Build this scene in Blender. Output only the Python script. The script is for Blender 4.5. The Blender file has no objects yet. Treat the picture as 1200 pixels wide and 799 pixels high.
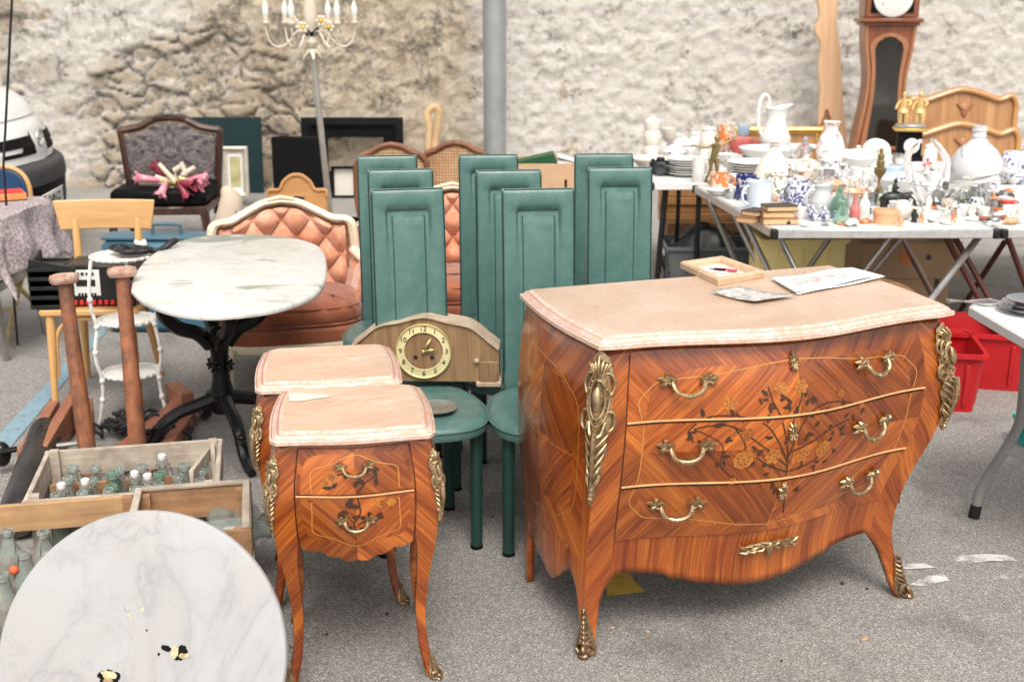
import bpy, bmesh, math, random
from math import sin, cos, pi, radians as R, sqrt, atan2, hypot
from mathutils import Vector as V, Matrix as MX, noise
rnd = random.Random(11)
S = bpy.context.scene
COL = S.collection
# ------------------------------------------------------------------ camera geometry
F, CX, CY, HC = 1400.0, 600.0, 399.5, 1.7
PIT = math.atan(389.5 / 1400.0)
def ray(px, py):
    x = (px - CX) / F; y = -(py - CY) / F
    return V((x, cos(PIT) + y * sin(PIT), -sin(PIT) + y * cos(PIT)))
def G(px, py, z=0.0):
    d = ray(px, py); t = (z - HC) / d.z
    return V((0, 0, HC)) + d * t
def GY(px, py, Y):
    d = ray(px, py); return V((0, 0, HC)) + d * (Y / d.y)
def depth(P): return P.y * cos(PIT) + (HC - P.z) * sin(PIT)
def PR(P):
    Z = depth(P); Yc = P.y * sin(PIT) + (P.z - HC) * cos(PIT)
    return (CX + F * P.x / Z, CY - F * Yc / Z)
# ------------------------------------------------------------------ node helpers
def new_mat(name):
    m = bpy.data.materials.new(name); m.use_nodes = True
    nt = m.node_tree; b = nt.nodes['Principled BSDF']
    return m, nt, b
class NT:
    def __init__(s, nt): s.nt = nt; s._oc = None
    def n(s, t, **k):
        o = s.nt.nodes.new(t)
        for a, b in k.items(): setattr(o, a, b)
        return o
    def l(s, a, b): s.nt.links.new(a, b)
    def oc(s):
        if not s._oc: s._oc = s.n('ShaderNodeTexCoord')
        return s._oc.outputs['Object']
    def uv(s):
        return s.n('ShaderNodeUVMap').outputs[0]
    def val(s, x, sock):
        if isinstance(x, (int, float)): sock.default_value = x
        elif isinstance(x, (tuple, list)): sock.default_value = x
        else: s.l(x, sock)
    def math(s, op, a, b=None, c=None):
        o = s.n('ShaderNodeMath', operation=op)
        s.val(a, o.inputs[0])
        if b is not None: s.val(b, o.inputs[1])
        if c is not None: s.val(c, o.inputs[2])
        return o.outputs[0]
    def noise(s, vec, scale, detail=4, rough=.55, dist=0):
        o = s.n('ShaderNodeTexNoise'); s.l(vec, o.inputs['Vector'])
        o.inputs['Scale'].default_value = scale; o.inputs['Detail'].default_value = detail
        o.inputs['Roughness'].default_value = rough; o.inputs['Distortion'].default_value = dist
        return o.outputs['Fac']
    def vor(s, vec, scale, feat='F1', out='Distance', rand=1):
        o = s.n('ShaderNodeTexVoronoi', feature=feat); s.l(vec, o.inputs['Vector'])
        o.inputs['Scale'].default_value = scale; o.inputs['Randomness'].default_value = rand
        return o.outputs[out]
    def mapv(s, vec, scale=(1, 1, 1), rot=(0, 0, 0), loc=(0, 0, 0)):
        o = s.n('ShaderNodeMapping'); s.l(vec, o.inputs[0])
        o.inputs['Scale'].default_value = scale; o.inputs['Rotation'].default_value = rot; o.inputs['Location'].default_value = loc
        return o.outputs[0]
    def ramp(s, fac, stops, interp='LINEAR'):
        o = s.n('ShaderNodeValToRGB'); s.l(fac, o.inputs[0]); cr = o.color_ramp; cr.interpolation = interp
        while len(cr.elements) < len(stops): cr.elements.new(.5)
        for e, (p, c) in zip(cr.elements, stops):
            e.position = p
            e.color = (c, c, c, 1) if isinstance(c, (int, float)) else (c[0], c[1], c[2], 1)
        return o.outputs[0]
    def mix(s, fac, a, b, mode='MIX'):
        o = s.n('ShaderNodeMix', data_type='RGBA', blend_type=mode)
        s.val(fac, o.inputs[0])
        for x, i in ((a, 6), (b, 7)):
            if isinstance(x, (tuple, list)): o.inputs[i].default_value = (x[0], x[1], x[2], 1)
            else: s.l(x, o.inputs[i])
        return o.outputs[2]
    def xyz(s, vec):
        o = s.n('ShaderNodeSeparateXYZ'); s.l(vec, o.inputs[0]); return o.outputs
    def comb(s, x, y, z=0.0):
        o = s.n('ShaderNodeCombineXYZ'); s.val(x, o.inputs[0]); s.val(y, o.inputs[1]); s.val(z, o.inputs[2]); return o.outputs[0]
    def bump(s, h, strength, dist, b):
        o = s.n('ShaderNodeBump'); s.l(h, o.inputs['Height'])
        o.inputs['Strength'].default_value = strength; o.inputs['Distance'].default_value = dist
        s.l(o.outputs[0], b.inputs['Normal'])
def sc(c, k): return tuple(max(0, min(1, x * k)) for x in c)
def mat(name, col, rough=.5, metal=0.0, var=.18, scale=9, bump=0.0, bscale=60, coat=0.0, trans=0.0, ior=1.45, dirt=None, dirtamt=.5, dscale=5, stretch=(1, 1, 1), sheen=0, rndv=0):
    m, nt, b = new_mat(name); t = NT(nt)
    vec = t.mapv(t.oc(), stretch)
    n = t.noise(vec, scale, 5, .6)
    c = t.ramp(n, [(.25, sc(col, 1 - var)), (.75, sc(col, 1 + var))])
    if dirt:
        d = t.ramp(t.noise(vec, dscale, 6, .7), [(.5 - .1, 0.0), (.5 + .14, dirtamt)])
        c = t.mix(d, c, dirt)
    if rndv:
        oi = t.n('ShaderNodeObjectInfo'); k = t.ramp(oi.outputs['Random'], [(0, 1 - rndv), (1, 1.0)]); c = t.mix(1.0, c, k, 'MULTIPLY')
    t.l(c, b.inputs['Base Color'])
    r = t.ramp(t.noise(vec, scale * 2.3, 3), [(.3, max(0, rough - .08)), (.7, min(1, rough + .08))])
    t.l(r, b.inputs['Roughness'])
    b.inputs['Metallic'].default_value = metal; b.inputs['IOR'].default_value = ior
    b.inputs['Coat Weight'].default_value = coat; b.inputs['Coat Roughness'].default_value = .12
    b.inputs['Transmission Weight'].default_value = trans
    if sheen: b.inputs['Sheen Weight'].default_value = sheen
    if bump: t.bump(t.noise(vec, bscale, 5, .6), 1.0, bump, b)
    return m
def wood(name, c1, c2, axis='Z', scale=18, rough=.5, coat=0.0, bump=.0006, dirt=None, dirtamt=.6):
    m, nt, b = new_mat(name); t = NT(nt)
    st = {'X': (.06, 1, 1), 'Y': (1, .06, 1), 'Z': (1, 1, .06)}[axis]
    v = t.mapv(t.oc(), st)
    g = t.noise(v, scale, 6, .65, 1.2)
    g2 = t.noise(v, scale * 6, 3, .5)
    gg = t.math('ADD', t.math('MULTIPLY', g, .75), t.math('MULTIPLY', g2, .25))
    c = t.ramp(gg, [(.34, c1), (.64, c2)])
    if dirt:
        d = t.ramp(t.noise(t.oc(), 7, 6, .7), [(.42, 0.0), (.62, dirtamt)]); c = t.mix(d, c, dirt)
    t.l(c, b.inputs['Base Color']); b.inputs['Roughness'].default_value = rough
    b.inputs['Coat Weight'].default_value = coat; b.inputs['Coat Roughness'].default_value = .15
    if bump: t.bump(gg, 1.0, bump, b)
    return m
VC = [(.095, .0125, .002), (.275, .060, .008), (.53, .155, .023)]
def veneer(name, mode, cart=(.3, .2), cols=VC):
    m, nt, b = new_mat(name); t = NT(nt)
    u, v, _ = t.xyz(t.uv())
    if mode == 'diamond':
        au = t.math('ABSOLUTE', u); av = t.math('ABSOLUTE', v)
        p = t.math('ADD', au, av); q = t.math('SUBTRACT', au, av)
        wob = t.math('MULTIPLY', t.math('SINE', t.math('MULTIPLY', au, 22)), .10)
        ins = t.math('ADD', t.math('POWER', t.math('DIVIDE', au, cart[0]), 6), t.math('POWER', t.math('DIVIDE', av, cart[1]), 6))
        ins = t.math('LESS_THAN', t.math('ADD', ins, wob), 1.0)
        p, q = (t.math('ADD', t.math('MULTIPLY', p, ins), t.math('MULTIPLY', q, t.math('SUBTRACT', 1.0, ins))),
                t.math('ADD', t.math('MULTIPLY', q, ins), t.math('MULTIPLY', p, t.math('SUBTRACT', 1.0, ins))))
        off = t.math('ADD', t.math('MULTIPLY', ins, 3.7), t.math('ADD', t.math('MULTIPLY', t.math('SIGN', u), 1.3), t.math('MULTIPLY', t.math('SIGN', v), 2.9)))
    elif mode == 'vert':
        p, q, off = u, v, 0.0
    else:
        k = 1.0 if mode == 'diag' else -1.0
        p = t.math('ADD', t.math('MULTIPLY', u, k * 1.1), v); q = t.math('SUBTRACT', v, t.math('MULTIPLY', u, k * 1.1)); off = 5.0
    vec = t.comb(t.math('MULTIPLY', p, 85), t.math('MULTIPLY', q, 2.8), off)
    g1 = t.noise(vec, 1.0, 5, .62, .5)
    vec2 = t.comb(t.math('MULTIPLY', p, 260), t.math('MULTIPLY', q, 9), off)
    g2 = t.noise(vec2, 1.0, 4, .6)
    vec3 = t.comb(t.math('MULTIPLY', p, 13), t.math('MULTIPLY', q, .7), off)
    g3 = t.noise(vec3, 1.0, 2, .5)
    g = t.math('ADD', t.math('MULTIPLY', g1, .42), t.math('ADD', t.math('MULTIPLY', g2, .18), t.math('MULTIPLY', g3, .40)))
    c = t.ramp(g, [(.36, cols[0]), (.49, cols[1]), (.64, cols[2])])
    # darker pore streaks
    st = t.ramp(t.noise(t.comb(t.math('MULTIPLY', p, 150), t.math('MULTIPLY', q, 3), 9.0), 1.0, 2), [(.60, 0.0), (.70, .6)])
    c = t.mix(st, c, sc(cols[0], .7))
    if mode == 'diamond':
        tn = t.math('MULTIPLY_ADD', t.math('MULTIPLY', t.math('SIGN', u), t.math('SIGN', v)), -.17, .93)
        c = t.mix(1.0, c, t.comb(tn, tn, tn), 'MULTIPLY')
    t.l(c, b.inputs['Base Color'])
    t.l(t.ramp(t.noise(t.uv(), 9, 4), [(.3, .24), (.7, .40)]), b.inputs['Roughness'])
    b.inputs['Coat Weight'].default_value = .5; b.inputs['Coat Roughness'].default_value = .10
    t.bump(t.noise(t.oc(), 14, 3), .25, .004, b)
    return m
def marble(name, base, base2, vein, vs=3, vw=.025, vamt=.6, rough=.3, dist=2.0, patch=None, stretch=(1, 1, 1), grad=None):
    m, nt, b = new_mat(name); t = NT(nt)
    o = t.mapv(t.oc(), stretch)
    n = t.noise(o, vs * .8, 6, .6, .6)
    c = t.ramp(n, [(.3, base), (.7, base2)])
    v1 = t.math('ABSOLUTE', t.math('SUBTRACT', t.noise(o, vs, 5, .55, dist), .5))
    v2 = t.math('ABSOLUTE', t.math('SUBTRACT', t.noise(t.mapv(o, (1, 1, 1), (0, 0, 0), (7, 3, 1)), vs * 2.6, 6, .6, dist), .5))
    f1 = t.ramp(v1, [(0, vamt), (vw, vamt * .35), (vw * 3, 0.0)])
    f2 = t.ramp(v2, [(0, vamt * .7), (vw * .8, 0.0)])
    c = t.mix(f1, c, vein)
    if vamt > .2: c = t.mix(f2, c, vein)
    if patch:
        pn = t.noise(t.mapv(o, (1, 1, 1), (0, 0, 0), (3, 9, 2)), patch[1], 5, .6, 1.0)
        if grad is not None: pn = t.math('ADD', pn, t.math('MINIMUM', t.math('MAXIMUM', t.math('MULTIPLY', t.math('SUBTRACT', t.xyz(t.oc())[1], grad), .35), -.25), .075))
        pf = t.ramp(pn, [(.52, 0.0), (.62, patch[2])])
        c = t.mix(pf, c, patch[0])
    t.l(c, b.inputs['Base Color'])
    t.l(t.ramp(t.noise(o, 25, 4), [(.3, rough - .06), (.7, rough + .12)]), b.inputs['Roughness'])
    t.bump(t.noise(o, 40, 2), .2, .0003, b)
    return m
def painted(name, base, paint, scale=30, lo=.56, rough=.25, paint2=None, seed=0):
    # glazed ceramic with a painted decoration
    m, nt, b = new_mat(name); t = NT(nt)
    o = t.mapv(t.oc(), (1, 1, 1), (0, 0, 0), (seed, seed * .7, seed * .3))
    f = t.ramp(t.noise(o, scale, 2, .5, 1.5), [(lo, 0.0), (lo + .03, .9)])
    c = t.mix(f, base, paint)
    if paint2:
        f2 = t.ramp(t.noise(t.mapv(o, (1, 1, 1), (0, 0, 0), (5, 2, 8)), scale * .8, 2, .5, 1.0), [(lo + .02, 0.0), (lo + .05, .9)])
        c = t.mix(f2, c, paint2)
    t.l(c, b.inputs['Base Color']); b.inputs['Roughness'].default_value = rough
    return m
def glassm(name, col, rough=.04, var=.1, thin=.9, ior=1.3):
    m, nt, b = new_mat(name); t = NT(nt)
    n = t.noise(t.oc(), 30, 3)
    t.l(t.ramp(n, [(.3, sc(col, 1 - var)), (.7, sc(col, 1 + var))]), b.inputs['Base Color'])
    b.inputs['Roughness'].default_value = rough; b.inputs['Transmission Weight'].default_value = thin; b.inputs['IOR'].default_value = ior
    t.bump(n, .3, .002, b)
    return m
# ------------------------------------------------------------------ mesh builder
class MB:
    def __init__(s): s.v = []; s.f = []; s.m = []; s.u = []; s.mi = 0
    def mark(s): return len(s.v)
    def xf(s, i, M):
        for k in range(i, len(s.v)): s.v[k] = M @ s.v[k]
        return s
    def add(s, vs, fs, mi=None, uv=None):
        o = len(s.v); s.v += [V(p) for p in vs]
        s.u += (uv if uv else [(0.0, 0.0)] * len(vs))
        mi = s.mi if mi is None else mi
        for k, f in enumerate(fs):
            s.f.append(tuple(o + a for a in f)); s.m.append(mi[k] if isinstance(mi, list) else mi)
        return s
    def box(s, c, d, b=0.0, M=None):
        c = V(c); hx, hy, hz = d[0] / 2, d[1] / 2, d[2] / 2
        b = min(b, hx * .49, hy * .49, hz * .49)
        i = s.mark()
        if b <= 0:
            vs = [(x * hx, y * hy, z * hz) for x in (-1, 1) for y in (-1, 1) for z in (-1, 1)]
            fs = [(0, 1, 3, 2), (4, 6, 7, 5), (0, 4, 5, 1), (2, 3, 7, 6), (0, 2, 6, 4), (1, 5, 7, 3)]
        else:
            vs = []; idx = {}
            for x in (-1, 1):
                for y in (-1, 1):
                    for z in (-1, 1):
                        for k in range(3):
                            p = [x * (hx - b), y * (hy - b), z * (hz - b)]
                            p[k] = (x * hx, y * hy, z * hz)[k]
                            idx[(x, y, z, k)] = len(vs); vs.append(p)
            fs = []
            for k in range(3):
                a, c2 = [j for j in range(3) if j != k]
                for sg in (-1, 1):
                    q = []
                    for (p1, p2) in ((-1, -1), (1, -1), (1, 1), (-1, 1)):
                        t = [0, 0, 0]; t[k] = sg; t[a] = p1; t[c2] = p2; q.append(idx[(*t, k)])
                    fs.append(tuple(q))
            for k in range(3):
                a, c2 = [j for j in range(3) if j != k]
                for p1 in (-1, 1):
                    for p2 in (-1, 1):
                        t0 = [0, 0, 0]; t1 = [0, 0, 0]
                        t0[k] = -1; t1[k] = 1; t0[a] = t1[a] = p1; t0[c2] = t1[c2] = p2
                        fs.append((idx[(*t0, a)], idx[(*t1, a)], idx[(*t1, c2)], idx[(*t0, c2)]))
            for x in (-1, 1):
                for y in (-1, 1):
                    for z in (-1, 1): fs.append(tuple(idx[(x, y, z, k)] for k in range(3)))
        s.add(vs, fs)
        if M is not None: s.xf(i, M)
        s.xf(i, MX.Translation(c)); return s
    def bar(s, p, q, w, h=None, b=0.0, roll=0.0):
        p, q = V(p), V(q); d = q - p; L = d.length
        M = MX.Translation((p + q) / 2) @ d.to_track_quat('Z', 'Y').to_matrix().to_4x4() @ MX.Rotation(roll, 4, 'Z')
        i = s.mark(); s.box((0, 0, 0), (w, h or w, L), b); s.xf(i, M); return s
    def loft(s, rings, cap0=True, cap1=True, closed=True, uv=None):
        n = len(rings[0]); i = 0; vs = [p for r in rings for p in r]; fs = []
        for k in range(len(rings) - 1):
            for j in range(n if closed else n - 1):
                j2 = (j + 1) % n
                fs.append((k * n + j, k * n + j2, (k + 1) * n + j2, (k + 1) * n + j))
        if cap0: fs.append(tuple(range(n))[::-1])
        if cap1: fs.append(tuple((len(rings) - 1) * n + j for j in range(n)))
        return s.add(vs, fs, uv=uv)
    def tube(s, pts, r, n=8, cap=True, flat=1.0, up=None):
        pts = [V(p) for p in pts]
        rs = r if isinstance(r, (list, tuple)) else [r] * len(pts)
        rings = []; prev = None
        for k, p in enumerate(pts):
            a = pts[max(0, k - 1)]; b = pts[min(len(pts) - 1, k + 1)]; d = (b - a)
            if d.length < 1e-9: d = V((0, 0, 1))
            d.normalize()
            if prev is None:
                h = V(up) if up else (V((0, 0, 1)) if abs(d.z) < .9 else V((1, 0, 0)))
                x = h - d * h.dot(d); x.normalize()
            else:
                x = prev - d * prev.dot(d)
                if x.length < 1e-6: x = d.orthogonal()
                x.normalize()
            prev = x; y = d.cross(x)
            rings.append([p + (x * cos(2 * pi * j / n) * flat + y * sin(2 * pi * j / n)) * rs[k] for j in range(n)])
        return s.loft(rings, cap, cap)
    def lathe(s, prof, n=24, c=(0, 0, 0), cap=True):
        c = V(c); rings = [[c + V((max(r, 1e-4) * cos(2 * pi * j / n), max(r, 1e-4) * sin(2 * pi * j / n), z)) for j in range(n)] for r, z in prof]
        return s.loft(rings, cap, cap)
    def ell(s, c, r, n=10, m=7, M=None):
        if isinstance(r, (int, float)): r = (r, r, r)
        i = s.mark()
        s.lathe([(sin(pi * k / m), -cos(pi * k / m)) for k in range(m + 1)], n, (0, 0, 0), True)
        X = MX.Diagonal((r[0], r[1], r[2], 1))
        s.xf(i, MX.Translation(V(c)) @ (M if M is not None else MX.Identity(4)) @ X); return s
    def prism(s, pts, y0, y1):      # outline in XZ, extruded along Y
        n = len(pts)
        return s.loft([[V((x, y0, z)) for x, z in pts], [V((x, y1, z)) for x, z in pts]])
    def plate(s, pts, z0, z1):      # outline in XY
        return s.loft([[V((p[0], p[1], z0)) for p in pts], [V((p[0], p[1], z1)) for p in pts]])
    def grid(s, fn, nu, nv, uvf=None, mif=None):
        vs = [fn(i / nu, j / nv) for j in range(nv + 1) for i in range(nu + 1)]
        uv = [uvf(i / nu, j / nv) for j in range(nv + 1) for i in range(nu + 1)] if uvf else None
        fs = []; mi = []
        for j in range(nv):
            for i in range(nu):
                a = j * (nu + 1) + i
                fs.append((a, a + 1, a + nu + 2, a + nu + 1)); mi.append(mif((i + .5) / nu, (j + .5) / nv) if mif else s.mi)
        return s.add(vs, fs, mi, uv)
    def build(s, name, mats, parent=None, smooth=40, loc=None, recalc=True, mods=()):
        me = bpy.data.meshes.new(name); me.from_pydata([tuple(p) for p in s.v], [], s.f)
        if not isinstance(mats, (list, tuple)): mats = [mats]
        for m in mats: me.materials.append(m)
        me.polygons.foreach_set('material_index', s.m)
        if any(a != (0.0, 0.0) for a in s.u):
            ul = me.uv_layers.new(name='UVMap')
            for lp in me.loops: ul.data[lp.index].uv = s.u[lp.vertex_index]
        if recalc:
            bm = bmesh.new(); bm.from_mesh(me); bmesh.ops.recalc_face_normals(bm, faces=bm.faces[:]); bm.to_mesh(me); bm.free()
        me.update()
        if smooth:
            me.polygons.foreach_set('use_smooth', [True] * len(me.polygons)); me.set_sharp_from_angle(angle=R(smooth))
        o = bpy.data.objects.new(name, me); COL.objects.link(o)
        if parent is not None: o.parent = parent
        if loc is not None: o.location = loc
        for k in mods:
            if k[0] == 'bevel':
                md = o.modifiers.new('Bevel', 'BEVEL'); md.width = k[1]; md.segments = k[2]; md.limit_method = 'ANGLE'; md.angle_limit = R(50)
            elif k[0] == 'solid':
                md = o.modifiers.new('Solidify', 'SOLIDIFY'); md.thickness = k[1]; md.offset = k[2]
            elif k[0] == 'sub':
                md = o.modifiers.new('Subsurf', 'SUBSURF'); md.levels = k[1]; md.render_levels = k[1]
        return o
LABELS = {}
def tag(o, label, cat, group=None):
    if label in LABELS and (not group or LABELS[label] != group): print('DUPLICATE LABEL', label)
    nw = len(label.split())
    if not 4 <= nw <= 16: print('LABEL LENGTH', nw, label)
    LABELS[label] = group
    o['label'] = label; o['category'] = cat
    if group: o['group'] = group
    return o
def thing(name, label, cat, loc, rz=0.0, group=None):
    o = bpy.data.objects.new(name, None); COL.objects.link(o); o.empty_display_size = .1
    o.location = V(loc); o.rotation_euler = (0, 0, rz)
    return tag(o, label, cat, group)
def struct(o): o['kind'] = 'structure'; return o
def dup(root, loc, rz, label, group=None):
    r = root.copy(); COL.objects.link(r); r.location = V(loc); r.rotation_euler = (0, 0, rz); tag(r, label, root['category'], group)
    for ch in list(root.children):
        c = ch.copy(); COL.objects.link(c); c.parent = r
        for g in list(ch.children):
            d = g.copy(); COL.objects.link(d); d.parent = c
    return r
def tab(z, T):
    # smooth (Hermite) interpolation through a table of (z, value)
    if z <= T[0][0]: return T[0][1]
    if z >= T[-1][0]: return T[-1][1]
    for i in range(len(T) - 1):
        if z <= T[i + 1][0]: break
    def sl(k):
        if k == 0: return (T[1][1] - T[0][1]) / (T[1][0] - T[0][0])
        if k == len(T) - 1: return (T[-1][1] - T[-2][1]) / (T[-1][0] - T[-2][0])
        return (T[k + 1][1] - T[k - 1][1]) / (T[k + 1][0] - T[k - 1][0])
    h = T[i + 1][0] - T[i][0]; t = (z - T[i][0]) / h
    return ((2 * t**3 - 3 * t**2 + 1) * T[i][1] + (t**3 - 2 * t**2 + t) * h * sl(i) + (-2 * t**3 + 3 * t**2) * T[i + 1][1] + (t**3 - t**2) * h * sl(i + 1))
def sstep(a, b, x):
    t = max(0, min(1, (x - a) / (b - a))); return t * t * (3 - 2 * t)
def spline(pts, n=6):
    pts = [V(p) for p in pts]; out = []
    for i in range(len(pts) - 1):
        p0 = pts[max(0, i - 1)]; p1 = pts[i]; p2 = pts[i + 1]; p3 = pts[min(len(pts) - 1, i + 2)]
        for k in range(n):
            t = k / n
            out.append(.5 * ((2 * p1) + (p2 - p0) * t + (2 * p0 - 5 * p1 + 4 * p2 - p3) * t * t + (3 * p1 - p0 - 3 * p2 + p3) * t**3))
    out.append(pts[-1]); return out
def spl2(pts, n=5): return [(p.x, p.y) for p in spline([(a, b, 0) for a, b in pts], n)]
def offset2(pts, d):
    n = len(pts); out = []
    area = sum(pts[i][0] * pts[(i + 1) % n][1] - pts[(i + 1) % n][0] * pts[i][1] for i in range(n))
    sg = 1 if area > 0 else -1
    for i in range(n):
        a = V((*pts[i - 1], 0)); p = V((*pts[i], 0)); b = V((*pts[(i + 1) % n], 0))
        d1 = (p - a); d2 = (b - p)
        if d1.length < 1e-9: d1 = d2
        if d2.length < 1e-9: d2 = d1
        d1 = d1.normalized(); d2 = d2.normalized()
        n1 = V((-d1.y, d1.x, 0)); n2 = V((-d2.y, d2.x, 0)); m = n1 + n2
        if m.length < 1e-6: m = n1
        m.normalize(); k = 1 / max(.5, m.dot(n1))
        q = p + m * d * k * sg; out.append((q.x, q.y))
    return out
_tc = {}
def text_geo(txt, size):
    k = (txt, size)
    if k not in _tc:
        cu = bpy.data.curves.new('lettering', 'FONT'); cu.body = txt; cu.size = size; cu.align_x = 'CENTER'; cu.align_y = 'CENTER'; cu.extrude = size * .02
        o = bpy.data.objects.new('lettering', cu); COL.objects.link(o)
        dg = bpy.context.evaluated_depsgraph_get(); me = bpy.data.meshes.new_from_object(o.evaluated_get(dg))
        _tc[k] = ([p.co.copy() for p in me.vertices], [tuple(f.vertices) for f in me.polygons])
        bpy.data.objects.remove(o); bpy.data.curves.remove(cu); bpy.data.meshes.remove(me)
    return _tc[k]
def put_text(mb, txt, size, M, mi):
    vs, fs = text_geo(txt, size); i = mb.mark(); mb.add(vs, fs, mi); mb.xf(i, M)
def rotM(ax, a): return MX.Rotation(a, 4, ax)
def TR(x, y, z): return MX.Translation((x, y, z))
def frame_M(o, X, Z):
    X = V(X).normalized(); Z = V(Z); Z = (Z - X * Z.dot(X)).normalized(); Y = Z.cross(X)
    M = MX((X, Y, Z)).transposed().to_4x4(); M.translation = V(o); return M
# ------------------------------------------------------------------ materials
M = {}
M['ven_front'] = veneer('veneer_front', 'diamond', (.40, .225))
M['ven_side'] = veneer('veneer_side', 'diamond', (.19, .19))
M['ven_ns'] = veneer('veneer_nightstand', 'diamond', (.125, .115))
M['ven_vert'] = veneer('veneer_vertical', 'vert')
M['ven_diag'] = veneer('veneer_diagonal', 'diag')
M['ven_diag2'] = veneer('veneer_diagonal_back', 'diag2')
M['dark_in'] = mat('dark_interior_wood', (.05, .025, .012), .7)
M['string'] = mat('boxwood_string', (.60, .33, .15), .35, coat=.4)
M['line'] = mat('inlay_line', (.50, .22, .05), .35, coat=.4)
M['leaf_in'] = mat('inlay_leaf', (.045, .018, .008), .35, coat=.4, var=.4)
M['petal_in'] = mat('inlay_petal', (.38, .14, .022), .35, coat=.4, var=.35, scale=60)
M['petal_in2'] = mat('inlay_petal_brown', (.25, .07, .013), .35, coat=.4, var=.3, scale=60)
M['brass'] = mat('aged_brass', (.55, .41, .24), .38, .9, var=.3, scale=40, bump=.0012, bscale=120, dirt=(.13, .08, .035), dirtamt=.75, dscale=45)
M['pink_marble'] = marble('pink_marble', (.42, .28, .195), (.56, .445, .35), (.46, .23, .14), 3.5, .06, .16, .30, 2.2)
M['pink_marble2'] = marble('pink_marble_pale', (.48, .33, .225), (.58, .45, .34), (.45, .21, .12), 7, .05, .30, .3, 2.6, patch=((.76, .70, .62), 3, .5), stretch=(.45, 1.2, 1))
M['lip'] = marble('pink_marble_edge', (.57, .46, .39), (.64, .57, .52), (.50, .24, .16), 14, .05, .6, .3, 1.5)
M['groove'] = mat('marble_groove_tone', (.40, .20, .125), .6)  # darker red-brown tone in the grooves of the moulded marble edge
M['white_marble'] = marble('white_marble', (.32, .32, .32), (.375, .373, .366), (.185, .195, .22), 1.5, .014, .40, .38, 1.4, patch=((.36, .37, .39), 2.4, .45), stretch=(1.5, 1, .6))
def oval_marble():
    m, nt, b = new_mat('grey_green_marble'); t = NT(nt); o = t.oc(); X, Y, _ = t.xyz(o)
    c = t.ramp(t.noise(o, 3, 5, .6, .8), [(.35, (.55, .54, .51)), (.6, (.62, .61, .59))])
    w = t.noise(t.mapv(o, (1.0, 2.2, 1), (0, 0, .35)), 2.6, 6, .62, 1.6)
    band = t.ramp(t.math('ADD', Y, t.math('MULTIPLY', X, -.35)), [(.50, 0.0), (.62, 1.0), (.86, 1.0), (.98, .15)])
    pf = t.ramp(t.math('ADD', w, t.math('MULTIPLY', band, .19)), [(.57, 0.0), (.65, .85)])
    c = t.mix(pf, c, (.21, .24, .195))
    v = t.math('ABSOLUTE', t.math('SUBTRACT', t.noise(t.mapv(o, (1, 1.8, 1), (0, 0, .4)), 3.4, 6, .6, 1.8), .5))
    c = t.mix(t.ramp(v, [(0, .5), (.016, .18), (.05, 0.0)]), c, (.30, .32, .27))
    t.l(c, b.inputs['Base Color']); b.inputs['Roughness'].default_value = .3
    return m
M['green_marble'] = oval_marble()
M['leather'] = mat('green_leather', (.070, .152, .138), .30, var=.10, scale=4, bump=.0010, bscale=160, dirt=(.125, .215, .20), dirtamt=.45, dscale=22, rndv=.14)
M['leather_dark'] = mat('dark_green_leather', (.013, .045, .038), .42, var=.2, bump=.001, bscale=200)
M['stitch'] = mat('dark_stitching', (.012, .04, .035), .8)
M['black_iron'] = mat('black_cast_iron', (.008, .008, .009), .33, .3, var=.3, bump=.002, bscale=50)
M['cream_wood'] = mat('cream_painted_wood', (.74, .64, .49), .45, var=.12, dirt=(.50, .36, .2), dirtamt=.4, dscale=10)
M['velvet'] = mat('salmon_velvet', (.54, .185, .085), .75, var=.3, scale=14, bump=.001, bscale=120, dirt=(.70, .42, .29), dirtamt=.75, dscale=8, sheen=.6)
M['velvet_dk'] = mat('rust_velvet', (.23, .055, .018), .75, var=.3, scale=9, bump=.002, bscale=40, dirt=(.36, .12, .05), dirtamt=.6, dscale=7, sheen=.4)
M['nail'] = mat('dark_nails', (.08, .05, .03), .4, .8)
M['beech'] = wood('beech', (.50, .27, .10), (.66, .40, .18), 'X', 10, .45, .2)
M['beech_z'] = wood('beech_upright', (.52, .27, .09), (.66, .39, .16), 'Z', 12, .45, .2)
M['old_crate'] = wood('weathered_crate_wood', (.34, .28, .22), (.56, .49, .41), 'X', 14, .8, 0, .0015, (.15, .11, .08), .55)
M['old_crate_y'] = wood('weathered_crate_wood_side', (.36, .30, .24), (.58, .51, .43), 'Y', 14, .8, 0, .0015, (.16, .12, .09), .5)
M['crate_brown'] = wood('brown_crate_wood', (.13, .065, .03), (.36, .19, .09), 'X', 12, .75, 0, .0015, (.45, .27, .14), .45)
M['post'] = wood('worn_orange_paint_wood', (.17, .055, .022), (.38, .145, .065), 'Z', 16, .6, .1, .0015, (.07, .035, .025), .85)
M['redwood'] = wood('red_brown_wood', (.20, .07, .04), (.38, .16, .09), 'Y', 12, .6, 0, .001)
M['postcap'] = mat('scuffed_red_cap', (.40, .20, .14), .7, var=.4, scale=30, bump=.002, bscale=60, dirt=(.55, .47, .40), dirtamt=.8, dscale=25)
M['black_paint'] = mat('black_paint', (.012, .011, .011), .35, var=.3, bump=.0012, bscale=40, dirt=(.06, .05, .045), dirtamt=.5)
M['bottle'] = glassm('clear_bottle_glass', (.72, .79, .755), .06, .10, .86)
M['bottle_g'] = glassm('green_bottle_glass', (.45, .68, .56), .06, .08, .84)
M['clearglass'] = glassm('clear_glass', (.97, .98, .98), .02, .03, .95)
M['porc'] = mat('white_porcelain', (.70, .70, .685), .16, var=.04)
M['porc_cream'] = mat('cream_porcelain', (.68, .64, .57), .2, var=.06)
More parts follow.
